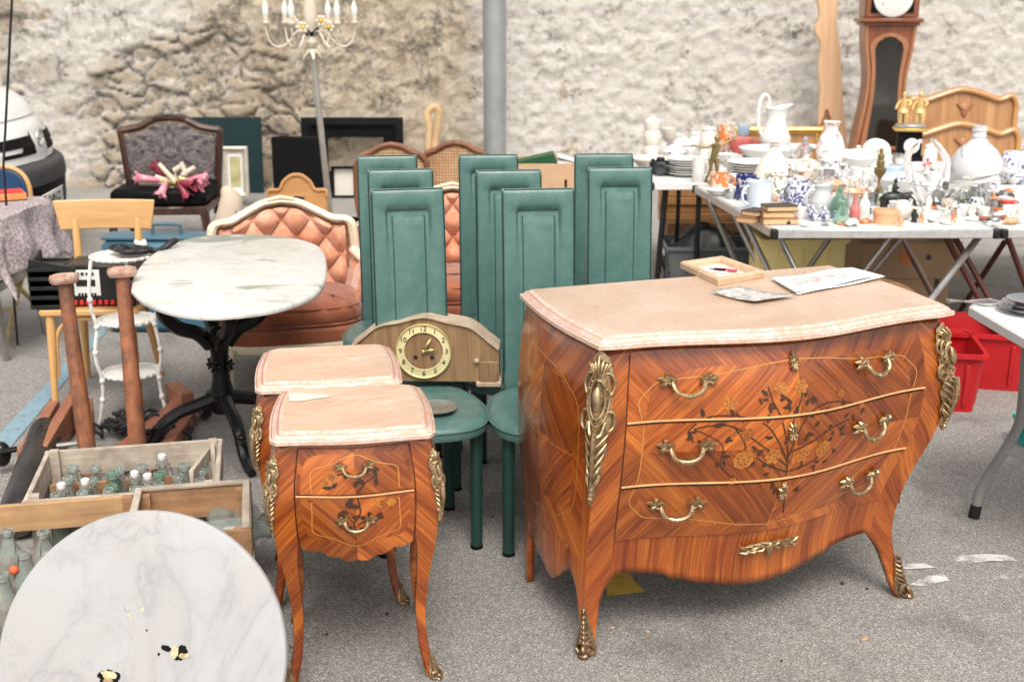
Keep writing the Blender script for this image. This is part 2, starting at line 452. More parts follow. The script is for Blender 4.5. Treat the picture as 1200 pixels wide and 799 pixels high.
M['wire'] = mat('steel_wire', (.35, .33, .30), .4, .9)
M['rubber_red'] = mat('orange_rubber', (.60, .12, .05), .6)
M['alu'] = mat('aluminium', (.62, .62, .62), .35, .7, var=.15, scale=30, bump=.0005)
M['steel_leg'] = mat('steel_tube', (.38, .37, .35), .35, .85, var=.2)
M['brown_leg'] = mat('brown_lacquered_tube', (.13, .055, .045), .4, .3)
M['grey_leg'] = mat('grey_painted_tube', (.22, .22, .215), .45, var=.1)
M['white_plastic'] = mat('white_plastic', (.66, .66, .655), .4, var=.05, bump=.0004, dirt=(.6, .6, .58), dirtamt=.4)
M['red_plastic'] = mat('red_plastic', (.44, .010, .014), .38, var=.1, bump=.0005, dirt=(.42, .02, .025), dirtamt=.5)
M['grey_plastic'] = mat('grey_plastic', (.13, .14, .15), .5, var=.12)
M['yellow_plastic'] = mat('pale_yellow_plastic', (.85, .70, .30), .45, var=.06)
M['orange_plastic'] = mat('orange_plastic', (.68, .11, .03), .45, var=.06)
M['black_plastic'] = mat('black_plastic', (.010, .010, .011), .4, var=.3)
M['card'] = mat('cardboard', (.50, .33, .20), .85, var=.1, scale=5, bump=.0005, bscale=90)
M['blue_case'] = mat('blue_vinyl', (.04, .115, .17), .4, var=.12, bump=.0008, bscale=150)
M['blue_case_top'] = mat('pale_blue_vinyl', (.055, .125, .17), .42, var=.1, bump=.0008, bscale=150)
M['carpaint'] = mat('white_car_paint', (.78, .80, .80), .2, var=.02, coat=.8)
M['bumper'] = mat('grey_bumper_plastic', (.045, .045, .05), .55, var=.1, bump=.0004, bscale=200)
M['black'] = mat('matt_black', (.005, .005, .006), .55, var=.3, ior=1.2)
M['tealboard'] = mat('dark_teal_board', (.009, .026, .028), .55, var=.2, ior=1.25)
M['silverframe'] = mat('silver_grey_frame', (.50, .47, .42), .45, .3, var=.2, dirt=(.3, .27, .22), dirtamt=.5)
M['canewood'] = wood('dark_cane_chair_wood', (.10, .035, .018), (.22, .085, .04), 'Z', 14, .4, .3)
M['walnut'] = wood('carved_walnut', (.022, .009, .006), (.065, .026, .015), 'Z', 14, .4, .3)
M['gilt'] = mat('gilt', (.66, .44, .13), .35, .8, var=.25, bump=.002, bscale=40)
M['gold_fig'] = mat('gilded_figures', (.66, .46, .20), .42, .5, var=.2, bump=.0015, bscale=80)
M['bronze'] = mat('green_gold_bronze', (.30, .23, .10), .42, .8, var=.3)
M['clockcase'] = wood('longcase_clock_wood', (.13, .035, .012), (.25, .075, .028), 'Z', 10, .35, .4)
M['clockcase_lt'] = wood('longcase_clock_trim', (.28, .105, .045), (.38, .17, .08), 'Z', 10, .35, .4)
M['headboard'] = wood('honey_headboard_wood', (.40, .19, .065), (.55, .29, .115), 'X', 8, .4, .3)
M['headpanel'] = wood('figured_headboard_panel', (.24, .10, .035), (.50, .27, .115), 'Z', 6, .4, .3)
M['plank'] = wood('pale_plank', (.60, .36, .20), (.74, .50, .32), 'Z', 7, .5, .1)
M['mantel'] = wood('mantel_clock_oak', (.15, .08, .037), (.31, .195, .10), 'Z', 30, .45, .2)
M['mantel_rim'] = mat('pale_rim', (.46, .37, .28), .5, var=.2, dirt=(.24, .15, .08), dirtamt=.6, dscale=20)
M['dial'] = mat('cream_dial', (.62, .55, .30), .4, var=.06)
M['ink'] = mat('black_ink', (.01, .01, .01), .5)
M['galv'] = mat('galvanised_steel', (.36, .38, .39), .42, .55, var=.12, scale=4, dirt=(.28, .29, .29), dirtamt=.4)
M['pole_dull'] = mat('dull_chrome', (.42, .40, .37), .35, .7, var=.25)
M['paper'] = mat('white_paper', (.68, .675, .65), .8, var=.04)
M['green'] = mat('dark_green_card', (.010, .075, .025), .5, var=.15)
M['red'] = mat('red_paint', (.55, .02, .02), .4)
M['teal'] = mat('teal_plastic', (.02, .38, .36), .4)
M['orange'] = mat('orange_paper', (.70, .25, .09), .6)
M['navy'] = mat('navy_pad', (.012, .05, .13), .5, bump=.001, bscale=150)
M['tulip'] = mat('pink_glass_petal', (.50, .14, .20), .3, var=.4, scale=25, dirt=(.75, .45, .48), dirtamt=.7, dscale=20)
M['tulip_dk'] = mat('plum_glass_petal', (.25, .035, .06), .3, var=.4, scale=25)
M['brass_arm'] = mat('pale_brass_arm', (.62, .48, .22), .35, .7, var=.2)
M['cream_arm'] = mat('cream_enamel', (.58, .52, .42), .4, var=.15)
M['yellow'] = mat('yellow_enamel', (.70, .45, .03), .4)
M['whitewire'] = mat('chipped_white_paint', (.74, .73, .71), .5, var=.1, bump=.002, bscale=40, dirt=(.45, .40, .35), dirtamt=.5, dscale=25)
M['rope'] = mat('black_net_rope', (.018, .018, .020), .8, var=.4, bump=.002)
M['hemp'] = mat('tan_twisted_rope', (.52, .36, .20), .85, var=.25, bump=.003, bscale=60)
M['pewter'] = mat('pewter', (.45, .46, .48), .3, .9, var=.15)
M['white_wire_leg'] = M['white_plastic']
M['delft'] = painted('blue_and_white_glaze', (.78, .78, .78), (.02, .035, .22), 26, .55)
M['delft2'] = painted('blue_and_white_glaze_dense', (.76, .77, .80), (.015, .03, .20), 34, .50, seed=3)
M['floral'] = painted('floral_glaze', (.78, .74, .68), (.62, .22, .08), 30, .58, paint2=(.12, .18, .10), seed=5)
M['greyblue'] = mat('pale_blue_glaze', (.60, .68, .75), .25, var=.04)
M['stoneware'] = mat('grey_stoneware', (.52, .54, .55), .35, var=.08)
M['darkblue'] = painted('cobalt_glaze', (.02, .03, .16), (.62, .58, .52), 22, .56, seed=9)
M['orange_glaze'] = painted('orange_glaze', (.66, .20, .06), (.74, .66, .55), 24, .53, seed=4)
M['pinkglass'] = glassm('pink_pressed_glass', (.90, .34, .32), .1, .1, .5)
M['peach'] = mat('peach_glass', (.70, .36, .20), .25, var=.2)
M['blueglass'] = glassm('pale_blue_glass', (.66, .80, .92), .05, .06, .6)
M['bookedge'] = mat('old_book_pages', (.58, .40, .22), .85, var=.2, stretch=(1, 1, 8), scale=60)
M['bookcover'] = mat('dark_book_cover', (.05, .035, .025), .6)
M['bookcover2'] = mat('brown_book_cover', (.32, .13, .07), .6)
M['bronze_dk'] = mat('dark_bronze', (.045, .05, .045), .4, .6, var=.3)
M['foliage'] = mat('grey_green_plastic_leaves', (.16, .20, .13), .6, var=.4, scale=40)
# ------------------------------------------------------------------ bombe furniture
class Bombe:
    def __init__(s, **k): s.__dict__.update(k)
    def E(s, t): return s.bulge * s.Ef(t)
    def xl(s, z): return -s.a + tab(z, s.XL)
    def xr(s, z): return s.a + tab(z, s.XR)
    def yf(s, z): return -s.d / 2 + tab(z, s.YF)
    def yb(s, z): return s.d / 2 + tab(z, s.YB)
    def front(s, t, z, off=0.0):
        x = s.xl(z) + (s.xr(z) - s.xl(z)) * (t + 1) / 2
        return V((x, s.yf(z) - s.E(t) * tab(z, s.KF) - off, z))
    def side(s, sg, t, z, off=0.0):          # t: 0 at the back, 1 at the front
        xc = s.xr(z) if sg > 0 else s.xl(z)
        xb = sg * (s.a - s.backin) + (tab(z, s.XR) if sg > 0 else tab(z, s.XL)) * .8
        y = s.yb(z) + (s.yf(z) - s.yb(z)) * t
        return V((xb + (xc - xb) * t + sg * (s.sbulge * sin(pi * t) * tab(z, s.KF) + off), y, z))
    def legd(s, z): return s.lw0 + s.lw1 * (z / s.za) + s.lw2 * (z / s.za)**s.lp
    def cols(s, L, zap):
        # columns along one face of length L: list of (fraction, z at the lower edge)
        zl = [0.0, .15, .3, .45, .6, .7, .78, .85, .91, .96, 1.0]
        d = [(s.lw0 * k / 3, 0.0) for k in range(4)] + [(s.legd(s.za * q), s.za * q) for q in zl]
        left = [(a / L, z) for a, z in d]
        f0 = left[-1][0]; n = 36
        mid = [(f0 + (1 - 2 * f0) * k / n, zap(f0 + (1 - 2 * f0) * k / n)) for k in range(1, n)]
        return left + mid + [(1 - f, z) for f, z in reversed(left)]
    def shell(s, root, mats_zone):
        nz = 30; g = MB()
        faces = [('L', s.d, s.zap_side), ('F', 2 * s.a, s.zap_front), ('R', s.d, s.zap_side)]
        for nm, L, zap in faces:
            cl = s.cols(L, zap)
            def P(i, z):
                f = cl[i][0]
                if nm == 'L': return s.side(-1, f, z)
                if nm == 'R': return s.side(1, 1 - f, z)
                return s.front(2 * f - 1, z)
            vs = []; uv = []; fs = []; mi = []
            zt = s.ztop
            for i, (f, zb) in enumerate(cl):
                for j in range(nz + 1):
                    z = zb + (zt - zb) * j / nz
                    vs.append(P(i, z)); uv.append(((f - .5) * L, z - (s.zc if nm == 'F' else s.zcs)))
            for i in range(len(cl) - 1):
                for j in range(nz):
                    a = i * (nz + 1) + j; fs.append((a, a + nz + 1, a + nz + 2, a + 1))
                    zm = cl[i][1] + (zt - cl[i][1]) * (j + .5) / nz
                    mi.append(mats_zone(nm, (cl[i][0] + cl[i + 1][0]) / 2, zm))
            g.add(vs, fs, mi, uv)
        return g
    def pick(s, M4, px, py):
        best = None
        for i in range(81):
            for j in range(81):
                t = -1 + 2 * i / 80; z = s.zap + (s.ztop - s.zap) * j / 80
                q = PR(M4 @ s.front(t, z)); e = (q[0] - px)**2 + (q[1] - py)**2
                if best is None or e < best[0]: best = (e, t, z)
        e, t, z = best; h = .0125; hz = .004
        for _ in range(14):
            for dt in (-h, 0, h):
                for dz in (-hz, 0, hz):
                    q = PR(M4 @ s.front(t + dt, z + dz)); ee = (q[0] - px)**2 + (q[1] - py)**2
                    if ee < e: e, bt, bz = ee, t + dt, z + dz; best = (e, bt, bz)
            if best[1] == t and best[2] == z: h *= .5; hz *= .5
            t, z = best[1], best[2]
        return t, z
    def fframe(s, t, z, off=0.0):
        p = s.front(t, z, off); X = s.front(t + .01, z) - s.front(t - .01, z); Z = s.front(t, z + .01) - s.front(t, z - .01)
        return frame_M(p, X, Z)
    def drawer(s, g, t0, t1, z0, z1, off, mi, nu=40, nv=10, th=.014, zc=None):
        zc = s.zc if zc is None else zc
        ring = []
        L = 2 * s.a
        zf = z0 if callable(z0) else (lambda t: z0)
        def f(u, v):
            t = t0 + (t1 - t0) * u; za = zf(t); return s.front(t, za + (z1 - za) * v, off)
        def uvf(u, v):
            t = t0 + (t1 - t0) * u; za = zf(t); return (t * s.a, za + (z1 - za) * v - zc)
        g.mi = mi; g.grid(f, nu, nv, uvf)
        def edge(us, vs_):
            for k in range(len(us) - 1):
                a = f(us[k], vs_[k]); b = f(us[k + 1], vs_[k + 1]); dd = V((0, th, 0))
                g.add([a, b, b + dd, a + dd], [(0, 1, 2, 3)], mi, [uvf(us[k], vs_[k])] * 4)
        U = [k / nu for k in range(nu + 1)]; W = [k / nv for k in range(nv + 1)]
        edge(U, [0] * (nu + 1)); edge(U, [1] * (nu + 1)); edge([0] * (nv + 1), W); edge([1] * (nv + 1), W)
    def ribbon(s, g, pts, w, off, mi):
        # flat inlaid line through (t, z) points
        n = len(pts); vs = []
        for k, (t, z) in enumerate(pts):
            a = pts[max(0, k - 1)]; b = pts[min(n - 1, k + 1)]
            dx = (b[0] - a[0]) * s.a; dz = b[1] - a[1]; L = hypot(dx, dz) or 1
            ww = w if not isinstance(w, (list, tuple)) else w[k]
            vs += [s.front(t - dz / L * ww / s.a, z + dx / L * ww, off), s.front(t + dz / L * ww / s.a, z - dx / L * ww, off)]
        g.add(vs, [(2 * k, 2 * k + 1, 2 * k + 3, 2 * k + 2) for k in range(n - 1)], mi)
    def patch(s, g, t, z, pts, off, mi):
        vs = [s.front(t, z, off)] + [s.front(t + x / s.a, z + y, off) for x, y in pts]
        n = len(pts); g.add(vs, [(0, k + 1, (k + 1) % n + 1) for k in range(n)], mi)

def leaf_pts(L, w, a):
    P = []
    for k in range(12):
        u = k / 12 * 2 * pi; x = L / 2 * (1 - cos(u)) ; y = w * sin(u) * (1 - .35 * (1 - cos(u)) / 2)
        P.append((x * cos(a) - y * sin(a), x * sin(a) + y * cos(a)))
    return P
def flower_pts(r, n=6, k=.18, ph=0.0):
    return [(r * (1 + k * cos(n * u)) * cos(u + ph), r * (1 + k * cos(n * u)) * sin(u + ph)) for u in [2 * pi * j / 36 for j in range(36)]]

def bail_handle(kx=1.0):
    g = MB()
    for sg in (-1, 1):
        c = V((sg * .055, -.006, .006))
        g.ell(c, (.013, .010, .011)); g.tube([c + V((-.008, -.008, 0)), c + V((.0, -.014, .008)), c + V((.010, -.008, .002))], [.003, .005, .003], 6)
        for k in range(7):
            a = R(20 + k * 50) if sg > 0 else R(160 - k * 50)
            L = (.038 if k in (0, 1, 6) else .023)
            e = c + V((cos(a) * L, -.003, sin(a) * L * .62))
            g.tube([c + V((cos(a) * .006, -.004, sin(a) * .005)), c + V((cos(a) * L * .6, -.008, sin(a) * L * .45 + .003)), e], [.0055, .0082, .0022], 6)
            g.ell(e * .6 + c * .4 + V((0, -.007, 0)), .0058, 6, 4)
    bail = spline([(-.047, -.016, .004), (-.045, -.024, -.010), (-.036, -.029, -.025), (-.018, -.031, -.033), (0, -.032, -.036), (.018, -.031, -.033), (.036, -.029, -.025), (.045, -.024, -.010), (.047, -.016, .004)], 4)
    n = len(bail)
    g.tube(bail, [.0052 + .0022 * abs(sin(k / (n - 1) * 3 * pi)) for k in range(n)], 8)
    for dx in (-.012, 0, .012): g.ell((dx, -.032, -.037 - (.003 if dx == 0 else 0)), (.007, .008, .0075), 8, 5)
    for sg in (-1, 1): g.ell((sg * .03, -.030, -.030), (.006, .006, .006), 8, 5)
    return g
def keyhole_plate(rs):
    r = random.Random(rs); g = MB()
    g.ell((0, -.003, 0), (.009, .005, .014)); g.ell((0, -.0085, .001), (.0035, .002, .006), 8, 5)
    for k in range(10):
        a = 2 * pi * k / 10 + r.uniform(-.15, .15); L = .018 + .011 * abs(sin(a)) * r.uniform(.8, 1.2)
        p = V((cos(a) * L * .62, -.004, sin(a) * L))
        g.tube([V((cos(a) * .005, -.005, sin(a) * .008)), p * .7 + V((0, -.006, 0)), p], [.003, .0048, .0015], 6)
    return g
def rococo(h, w):
    # long rococo corner mount: local x across, z up, -y outwards, folded over a ridge
    g = MB()
    def p(x, z, d): return V((x * w, -(d * .018) + abs(x * w) * .75 - .004, z * h))
    def tb(pts, rr, n=7): g.tube([p(*q) for q in [tuple(v) for v in spline(pts, 4)]], rr if not isinstance(rr, tuple) else [rr[0] + (rr[1] - rr[0]) * k / (4 * (len(pts) - 1)) for k in range(4 * (len(pts) - 1) + 1)], n)
    # backing plate
    sil = [(0, 1.0), (.5, .95), (.75, .86), (.6, .78), (.85, .68), (.8, .58), (.95, .52), (.55, .45), (.75, .36), (.45, .27), (.5, .18), (.25, .12), (.2, .03), (0, 0)]
    lft = [p(-x * .95, z, .15) for x, z in sil]; rgt = [p(x * .95, z, .15) for x, z in sil]; mid = [p(0, z, .35) for x, z in sil]
    n = len(sil)
    g.add(lft + mid + rgt, [(k, k + 1, n + k + 1, n + k) for k in range(n - 1)] + [(n + k, n + k + 1, 2 * n + k + 1, 2 * n + k) for k in range(n - 1)])
    g.ell(p(0, .70, .5), (w * .30, .010, h * .085), 14, 8)                  # cabochon
    for rr, dd, tk in ((.46, .5, .0050), (.66, .3, .0042)):
        ring = [p(rr * cos(a), .70 + .135 * rr / .46 * sin(a) * .9, dd) for a in [2 * pi * k / 24 for k in range(25)]]
        g.tube(ring, tk, 6)
    for k in range(16):
        a = 2 * pi * k / 16; g.ell(p(.56 * cos(a), .70 + .148 * sin(a), .45), .0036, 6, 4)
    for k in range(-3, 4):                                                  # crest
        tb([(k * .08, .84, .3), (k * .20, .91, .9), (k * .25, .965 - abs(k) * .022, .5)], (.0050, .0022))
    for sg in (-1, 1):                                                      # scrolls
        tb([(sg * .25, .86, .3), (sg * .68, .85, .5), (sg * .92, .78, .4), (sg * .72, .72, .5), (sg * .62, .76, .7)], (.0050, .003))
        tb([(sg * .62, .62, .4), (sg * .95, .60, .5), (sg * 1.0, .52, .6), (sg * .70, .49, .8), (sg * .55, .54, .8)], (.0055, .003))
        tb([(sg * .5, .55, .4), (sg * .35, .48, .8), (sg * .1, .46, .9)], (.0045, .005))
        for q in range(5):
            z0 = .44 - q * .07
            tb([(sg * .06, z0 - .05, .6), (sg * (.42 - q * .05), z0 - .01, .9), (sg * (.74 - q * .10), z0 + .035, .3)], (.0058, .0022))
    tb([(0, .50, .9), (0, .35, 1.2), (0, .2, .9), (0, .08, .6)], (.0085, .0045))
    for q, rr in ((.10, .009), (.065, .0075), (.03, .0085), (.005, .006)): g.ell(p(0, q, .6), (rr, rr * .8, rr * 1.1), 8, 5)
    for k in range(-1, 2): tb([(k * .1, .11, .5), (k * .35, .15, .7), (k * .42, .19, .4)], (.004, .0018))
    return g
def sabot(h, w):
    g = MB()
    def p(x, z, d): return V((x * w, -(d * .016) + abs(x * w) * .75 - .003, z * h))
    sil = [(.9, 0), (1.0, .12), (.85, .28), (.7, .42), (.5, .55), (.35, .7), (.18, .85), (0, 1.0)]
    n = len(sil)
    g.add([p(-x, z, .2) for x, z in sil] + [p(0, z, .4) for x, z in sil] + [p(x, z, .2) for x, z in sil],
          [(k, k + 1, n + k + 1, n + k) for k in range(n - 1)] + [(n + k, n + k + 1, 2 * n + k + 1, 2 * n + k) for k in range(n - 1)])
    for k in range(7):
        z = .30 + k * .095; xx = .75 - z * .7
        g.tube([p(0, z - .05, .6), p(0, z, .9), p(0, z + .05, .5)], [.003, .0045, .0025], 6)
        for sg in (-1, 1): g.tube([p(0, z - .04, .7), p(sg * xx * .6, z + .01, .8), p(sg * xx, z + .05, .3)], [.0038, .0045, .0016], 6)
    for sg in (-1, 1):
        g.tube([p(tuple_[0], tuple_[1], tuple_[2]) for tuple_ in [(sg * .1, .30, .8), (sg * .6, .26, .9), (sg * .85, .14, .7), (sg * .5, .06, .8), (sg * .3, .12, 1.0)]], [.004, .005, .0055, .005, .003], 7)
    g.ell(p(0, .05, .7), (w * .55, .011, h * .07), 10, 6); g.ell(p(0, .16, .9), (w * .28, .010, h * .10), 10, 6)
    return g

def marble_top(out, z0, th, mats, step=.030, ins=.022):
    # out: outline of the lower lip; returns a slab with a moulded edge
    g = MB()
    L = [(.010, z0, 1), (0, z0 + th * .12, 1), (0, z0 + th * .42, 1), (.004, z0 + th * .52, 1), (.006, z0 + th * .54, 2), (.0075, z0 + th * .50, 2), (.010, z0 + th * .56, 1), (step * .55, z0 + th * .80, 1), (step * .62, z0 + th * .83, 2), (step * .70, z0 + th * .80, 2), (step * .76, z0 + th * .86, 1), (step, z0 + th, 1), (step + .004, z0 + th, 0)]
    rings = [[V((x, y, z)) for x, y in offset2(out, d)] for d, z, k in L]
    for k in range(len(rings) - 1):
        n = len(out)
        g.add(rings[k] + rings[k + 1], [(j, (j + 1) % n, n + (j + 1) % n, n + j) for j in range(n)], L[k + 1][2])
    g.add(rings[0], [tuple(range(len(out)))[::-1]], 0); g.add(rings[-1], [tuple(range(len(out)))], 0)
    return g
def weld(o, d=1e-5):
    bm = bmesh.new(); bm.from_mesh(o.data); bmesh.ops.remove_doubles(bm, verts=bm.verts[:], dist=d); bmesh.ops.recalc_face_normals(bm, faces=bm.faces[:]); bm.to_mesh(o.data); bm.free()
    o.data.polygons.foreach_set('use_smooth', [True] * len(o.data.polygons)); o.data.set_sharp_from_angle(angle=R(40))

# ------------------------------------------------------------------ the bombe chest of drawers
def build_commode():
    FL = G(706, 397, .895); FR = G(1113, 358, .895)
    dx = FR - FL; W = hypot(dx.x, dx.y); th = atan2(dx.y, dx.x)
    a = W / 2 - .005; D = .60
    ey = V((-sin(th), cos(th), 0)); ctr = (FL + FR) / 2 + ey * (D / 2); ctr.z = 0
    B = Bombe(a=a, d=D - .03, ztop=.862, zap=.15, zc=.575, zcs=.56, bulge=.075, sbulge=.035, backin=-.005, za=.215, lw0=.030, lw1=.016, lw2=.055, lp=5,
        Ef=lambda t: (.5 + .5 * cos(pi * min(1, abs(t) / .86))) - .10 * max(0, (abs(t) - .6) / .4)**2 * 0,
        XL=[(0, -.036), (.18, -.026), (.33, -.022), (.52, -.024), (.73, -.016), (.87, .004)],
        XR=[(0, -.045), (.06, -.066), (.13, -.082), (.23, -.092), (.33, -.078), (.40, -.055), (.54, .006), (.65, .022), (.75, .014), (.83, -.008), (.87, -.014)],
        YF=[(0, -.012), (.08, .004), (.2, .022), (.33, .012), (.5, -.012), (.66, -.022), (.78, -.012), (.87, .008)],
        YB=[(0, -.095), (.2, -.07), (.4, -.02), (.6, .0), (.87, -.02)],
        KF=[(0, .3), (.2, .75), (.45, 1.1), (.65, 1.15), (.87, .9)])
    B.zap_front = lambda f: .215 - .058 * (.5 + .5 * cos(pi * min(1, abs(2 * f - 1) / .85))) - .012 * (1 if abs(abs(2 * f - 1) - .50) < .03 else 0) * (1 - abs(abs(2 * f - 1) - .5) / .03) - .010 * sstep(.55, .35, abs(2 * f - 1))
    B.zap_side = lambda f: .215 - .075 * sin(pi * min(1, max(0, (f - .14) / .72)))**.8 + .012 * sin(6 * pi * f)
    root = thing('chest_of_drawers', 'large bulging marquetry chest of three drawers with brass mounts and pink marble top', 'chest of drawers', ctr, th)
    M4 = MX.Translation(ctr) @ MX.Rotation(th, 4, 'Z')
    mats = [M['ven_side'], M['ven_diag'], M['ven_vert'], M['dark_in'], M['ven_diag2']]
    def zone(nm, f, z):
        if nm == 'F':
            if abs(2 * f - 1) > .855: return 4 if f < .5 else 1
            return 2 if z < .34 else 3 if z < .845 else 1
        ff = f if nm == 'L' else 1 - f
        if z < .27 or ff > .93 or (z < .215): return 2
        return 0
    g = B.shell(root, zone)
    body = g.build('body', mats, root, recalc=False, mods=[('solid', .022, -1)])
    weld(body, 1e-4)
    # inlaid lines on the left side panel
    sl = MB()
    def sline(fn, w=.0013):
        pts = [fn(k / 60) for k in range(61)]; vs = []
        for k in range(61):
            a_ = pts[max(0, k - 1)]; b_ = pts[min(60, k + 1)]; du = (b_[0] - a_[0]) * B.d; dz = b_[1] - a_[1]; L = hypot(du, dz) or 1
            t, z = pts[k]
            for sg in (1, -1): vs.append(B.side(-1, t - sg * dz / L * w / B.d, z + sg * du / L * w, .0012))
        sl.add(vs, [(2 * k, 2 * k + 1, 2 * k + 3, 2 * k + 2) for k in range(60)])
    sline(lambda u: (.5 + .36 * (abs(cos(2 * pi * u))**.45 * (1 if cos(2 * pi * u) > 0 else -1)) * (1 + .06 * cos(8 * pi * u)), .55 + .225 * (abs(sin(2 * pi * u))**.45 * (1 if sin(2 * pi * u) > 0 else -1)) * (1 + .10 * cos(6 * pi * u))))
    sline(lambda u: (.5, .33 + .44 * u)); sline(lambda u: (.16 + .68 * u, .55))
    sl.build('side_inlay', M['line'], root, recalc=False)
    # body core
    c = MB(); c.box((0, .0, .56), (2 * a - .11, D - .12, .56), 0); c.build('carcass', M['dark_in'], root)
    # drawers
    rows = [(.662, .848), (.480, .655), (.318, .473)]
    T0 = .845
    dm = [M['ven_front'], M['string'], M['line'], M['leaf_in'], M['petal_in'], M['petal_in2']]
    gs = []
    for z0, z1 in rows:
        g = MB(); B.drawer(g, -T0, T0, z0, z1, .004, 0); gs.append(g)
    for k, (z0, z1) in enumerate(rows):
        if k < 2:
            pts = [(-T0 + 2 * T0 * i / 50, z0 + .0015) for i in range(51)]
            gs[k].mi = 1; gs[k].tube([B.front(t, z, .0055) for t, z in pts], .0030, 6)
    def row_of(z):
        for k, (z0, z1) in enumerate(rows):
            if z >= z0 + .002 and z <= z1 - .001: return k
        return None
    def line(pts, w, mi, off=.0048):
        dn = []
        for p_, q_ in zip(pts, pts[1:]):
            m_ = max(1, int(abs(q_[0] - p_[0]) / .03)); dn += [(p_[0] + (q_[0] - p_[0]) * i / m_, p_[1] + (q_[1] - p_[1]) * i / m_) for i in range(m_)]
        pts = dn + [pts[-1]]
        # split the line among drawers
        cur = None; seg = []
        for q in pts + [None]:
            r = row_of(q[1]) if q else None
            if r != cur or q is None:
                if cur is not None and len(seg) > 1: B.ribbon(gs[cur], seg, w, off, mi)
                seg = []; cur = r
            if q: seg.append(q)
    # cartouche outline
    A, Bz = .80, .222
    car = []
    for k in range(241):
        u = 2 * pi * k / 240; cx = cos(u); sz = sin(u)
        x = (abs(cx)**.42) * (1 if cx > 0 else -1); z = (abs(sz)**.42) * (1 if sz > 0 else -1)
        car.append((A * x * (1 - .035 * cos(4 * u) - .02 * cos(10 * u)), B.zc + Bz * z * (1 + .08 * cos(5 * x) * .8)))
    line(car, .0014, 2)
    line([(0, .33 + .5 * k / 60) for k in range(61)], .0008, 2)
    PK = lambda x, y: B.pick(M4, x, y)
    # flowering branches in darker and yellow woods
    def stem(pp, w=.0019):
        q = [PK(*p) for p in pp]; sp = spl2(q, 8); line(sp, w, 3, .0050)
        return sp
    def leaves(pts):
        for (x, y, ang, L) in pts:
            t, z = PK(x, y); r = row_of(z)
            if r is None: continue
            B.patch(gs[r], t, z, leaf_pts(L, L * .28, R(ang)), .0053, 3)
    def flower(x, y, r0, mi, n=6, k=.16):
        r0 *= .86
        t, z = PK(x, y); r = row_of(z)
        if r is None: r = 1
        B.patch(gs[r], t, z, flower_pts(r0, n, k), .0055, mi)
        B.patch(gs[r], t, z, flower_pts(r0 * .62, n, .22, .5), .0058, 4 if mi == 5 else 5)
        B.patch(gs[r], t, z, flower_pts(r0 * .5, n, .2, .1), .0061, mi)
        B.patch(gs[r], t, z, flower_pts(r0 * .14, 5, .2), .0064, 5)
    stem([(917, 600), (920, 560), (922, 530), (915, 490), (905, 470), (899, 452)])
    stem([(921, 545), (890, 520), (860, 500), (835, 498), (812, 502)])
    stem([(921, 540), (900, 500), (870, 488), (830, 488), (806, 505), (812, 518)])
    stem([(922, 535), (935, 505), (952, 480), (975, 470), (1000, 472), (1012, 480)])
    stem([(922, 530), (945, 520), (975, 500), (995, 490)])
    stem([(921, 552), (900, 545), (885, 535)]); stem([(921, 552), (950, 540), (962, 528)])
    stem([(918, 520), (930, 490), (938, 465), (940, 452)]); stem([(860, 500), (872, 520), (870, 540)])
    stem([(812, 502), (845, 520), (843, 545), (860, 560)], .0014)
    flower(870, 538, .030, 4, 8, .06); flower(905, 534, .024, 4); flower(940, 532, .024, 4); flower(963, 525, .027, 4, 8, .08)
    flower(874, 508, .019, 5); flower(855, 472, .020, 4); flower(914, 454, .020, 4); flower(938, 452, .021, 4); flower(984, 460, .015, 5)
    flower(857, 563, .012, 4); flower(1008, 474, .012, 5); flower(930, 566, .008, 5)
    r2 = random.Random(5)
    for (x, y) in [(805, 503), (812, 514), (828, 490), (838, 500), (850, 489), (862, 490), (845, 545), (842, 532), (853, 515), (885, 530), (888, 542), (902, 550), (880, 525), (902, 510), (897, 488), (895, 470), (900, 466), (905, 476), (925, 470), (935, 475), (948, 464), (953, 462), (948, 504), (943, 508), (958, 490), (970, 502), (975, 512), (985, 505), (972, 480), (995, 486), (1003, 488), (988, 474), (925, 560), (930, 575), (908, 572), (935, 545), (952, 546), (960, 540), (975, 522), (868, 490), (915, 466), (920, 480)]:
        for q in range(2): leaves([(x + r2.uniform(-5, 5), y + r2.uniform(-4, 4), r2.uniform(0, 360), r2.uniform(.014, .024))])
    drs = []
    for k, g in enumerate(gs):
        drs.append(g.build('drawer', dm, root, recalc=False))
    hp = [[(805, 447), (1022, 424)], [(803, 523), (1018, 497)], [(791, 590), (1003, 560)]]
    kp = [(928, 423), (927, 505), (915, 574)]
    H = None
    for k in range(3):
        for (x, y) in hp[k]:
            t, z = PK(x, y)
            if H is None: H = bail_handle().xf(0, MX.Scale(.90, 4)).build('handle', M['brass'], drs[k])
            else:
                H = H.copy(); COL.objects.link(H); H.parent = drs[k]
            H.matrix_local = B.fframe(t, z, .004)
        t, z = PK(*kp[k])
        e = keyhole_plate(k + 3).build('keyhole_plate', M['brass'], drs[k]); e.matrix_local = B.fframe(t, z, .004)
    # apron mount
    t, z = PK(900, 637); g = MB(); r3 = random.Random(4)
    for sg in (-1, 1):
        for k in range(6):
            x0 = sg * k * .013; 
            g.tube([V((x0, -.005, 0)), V((x0 + sg * .012, -.012, .012 * (-1)**k + .003)), V((x0 + sg * .030, -.006, .014 * (-1)**k * (1 - k * .1)))], [.004, .0055, .002], 6)
        g.tube([tuple(p) for p in spline([(0, -.008, -.006), (sg * .03, -.010, .006), (sg * .06, -.008, -.004), (sg * .095, -.004, .010)], 4)], [.005] * 12 + [.0025], 6)
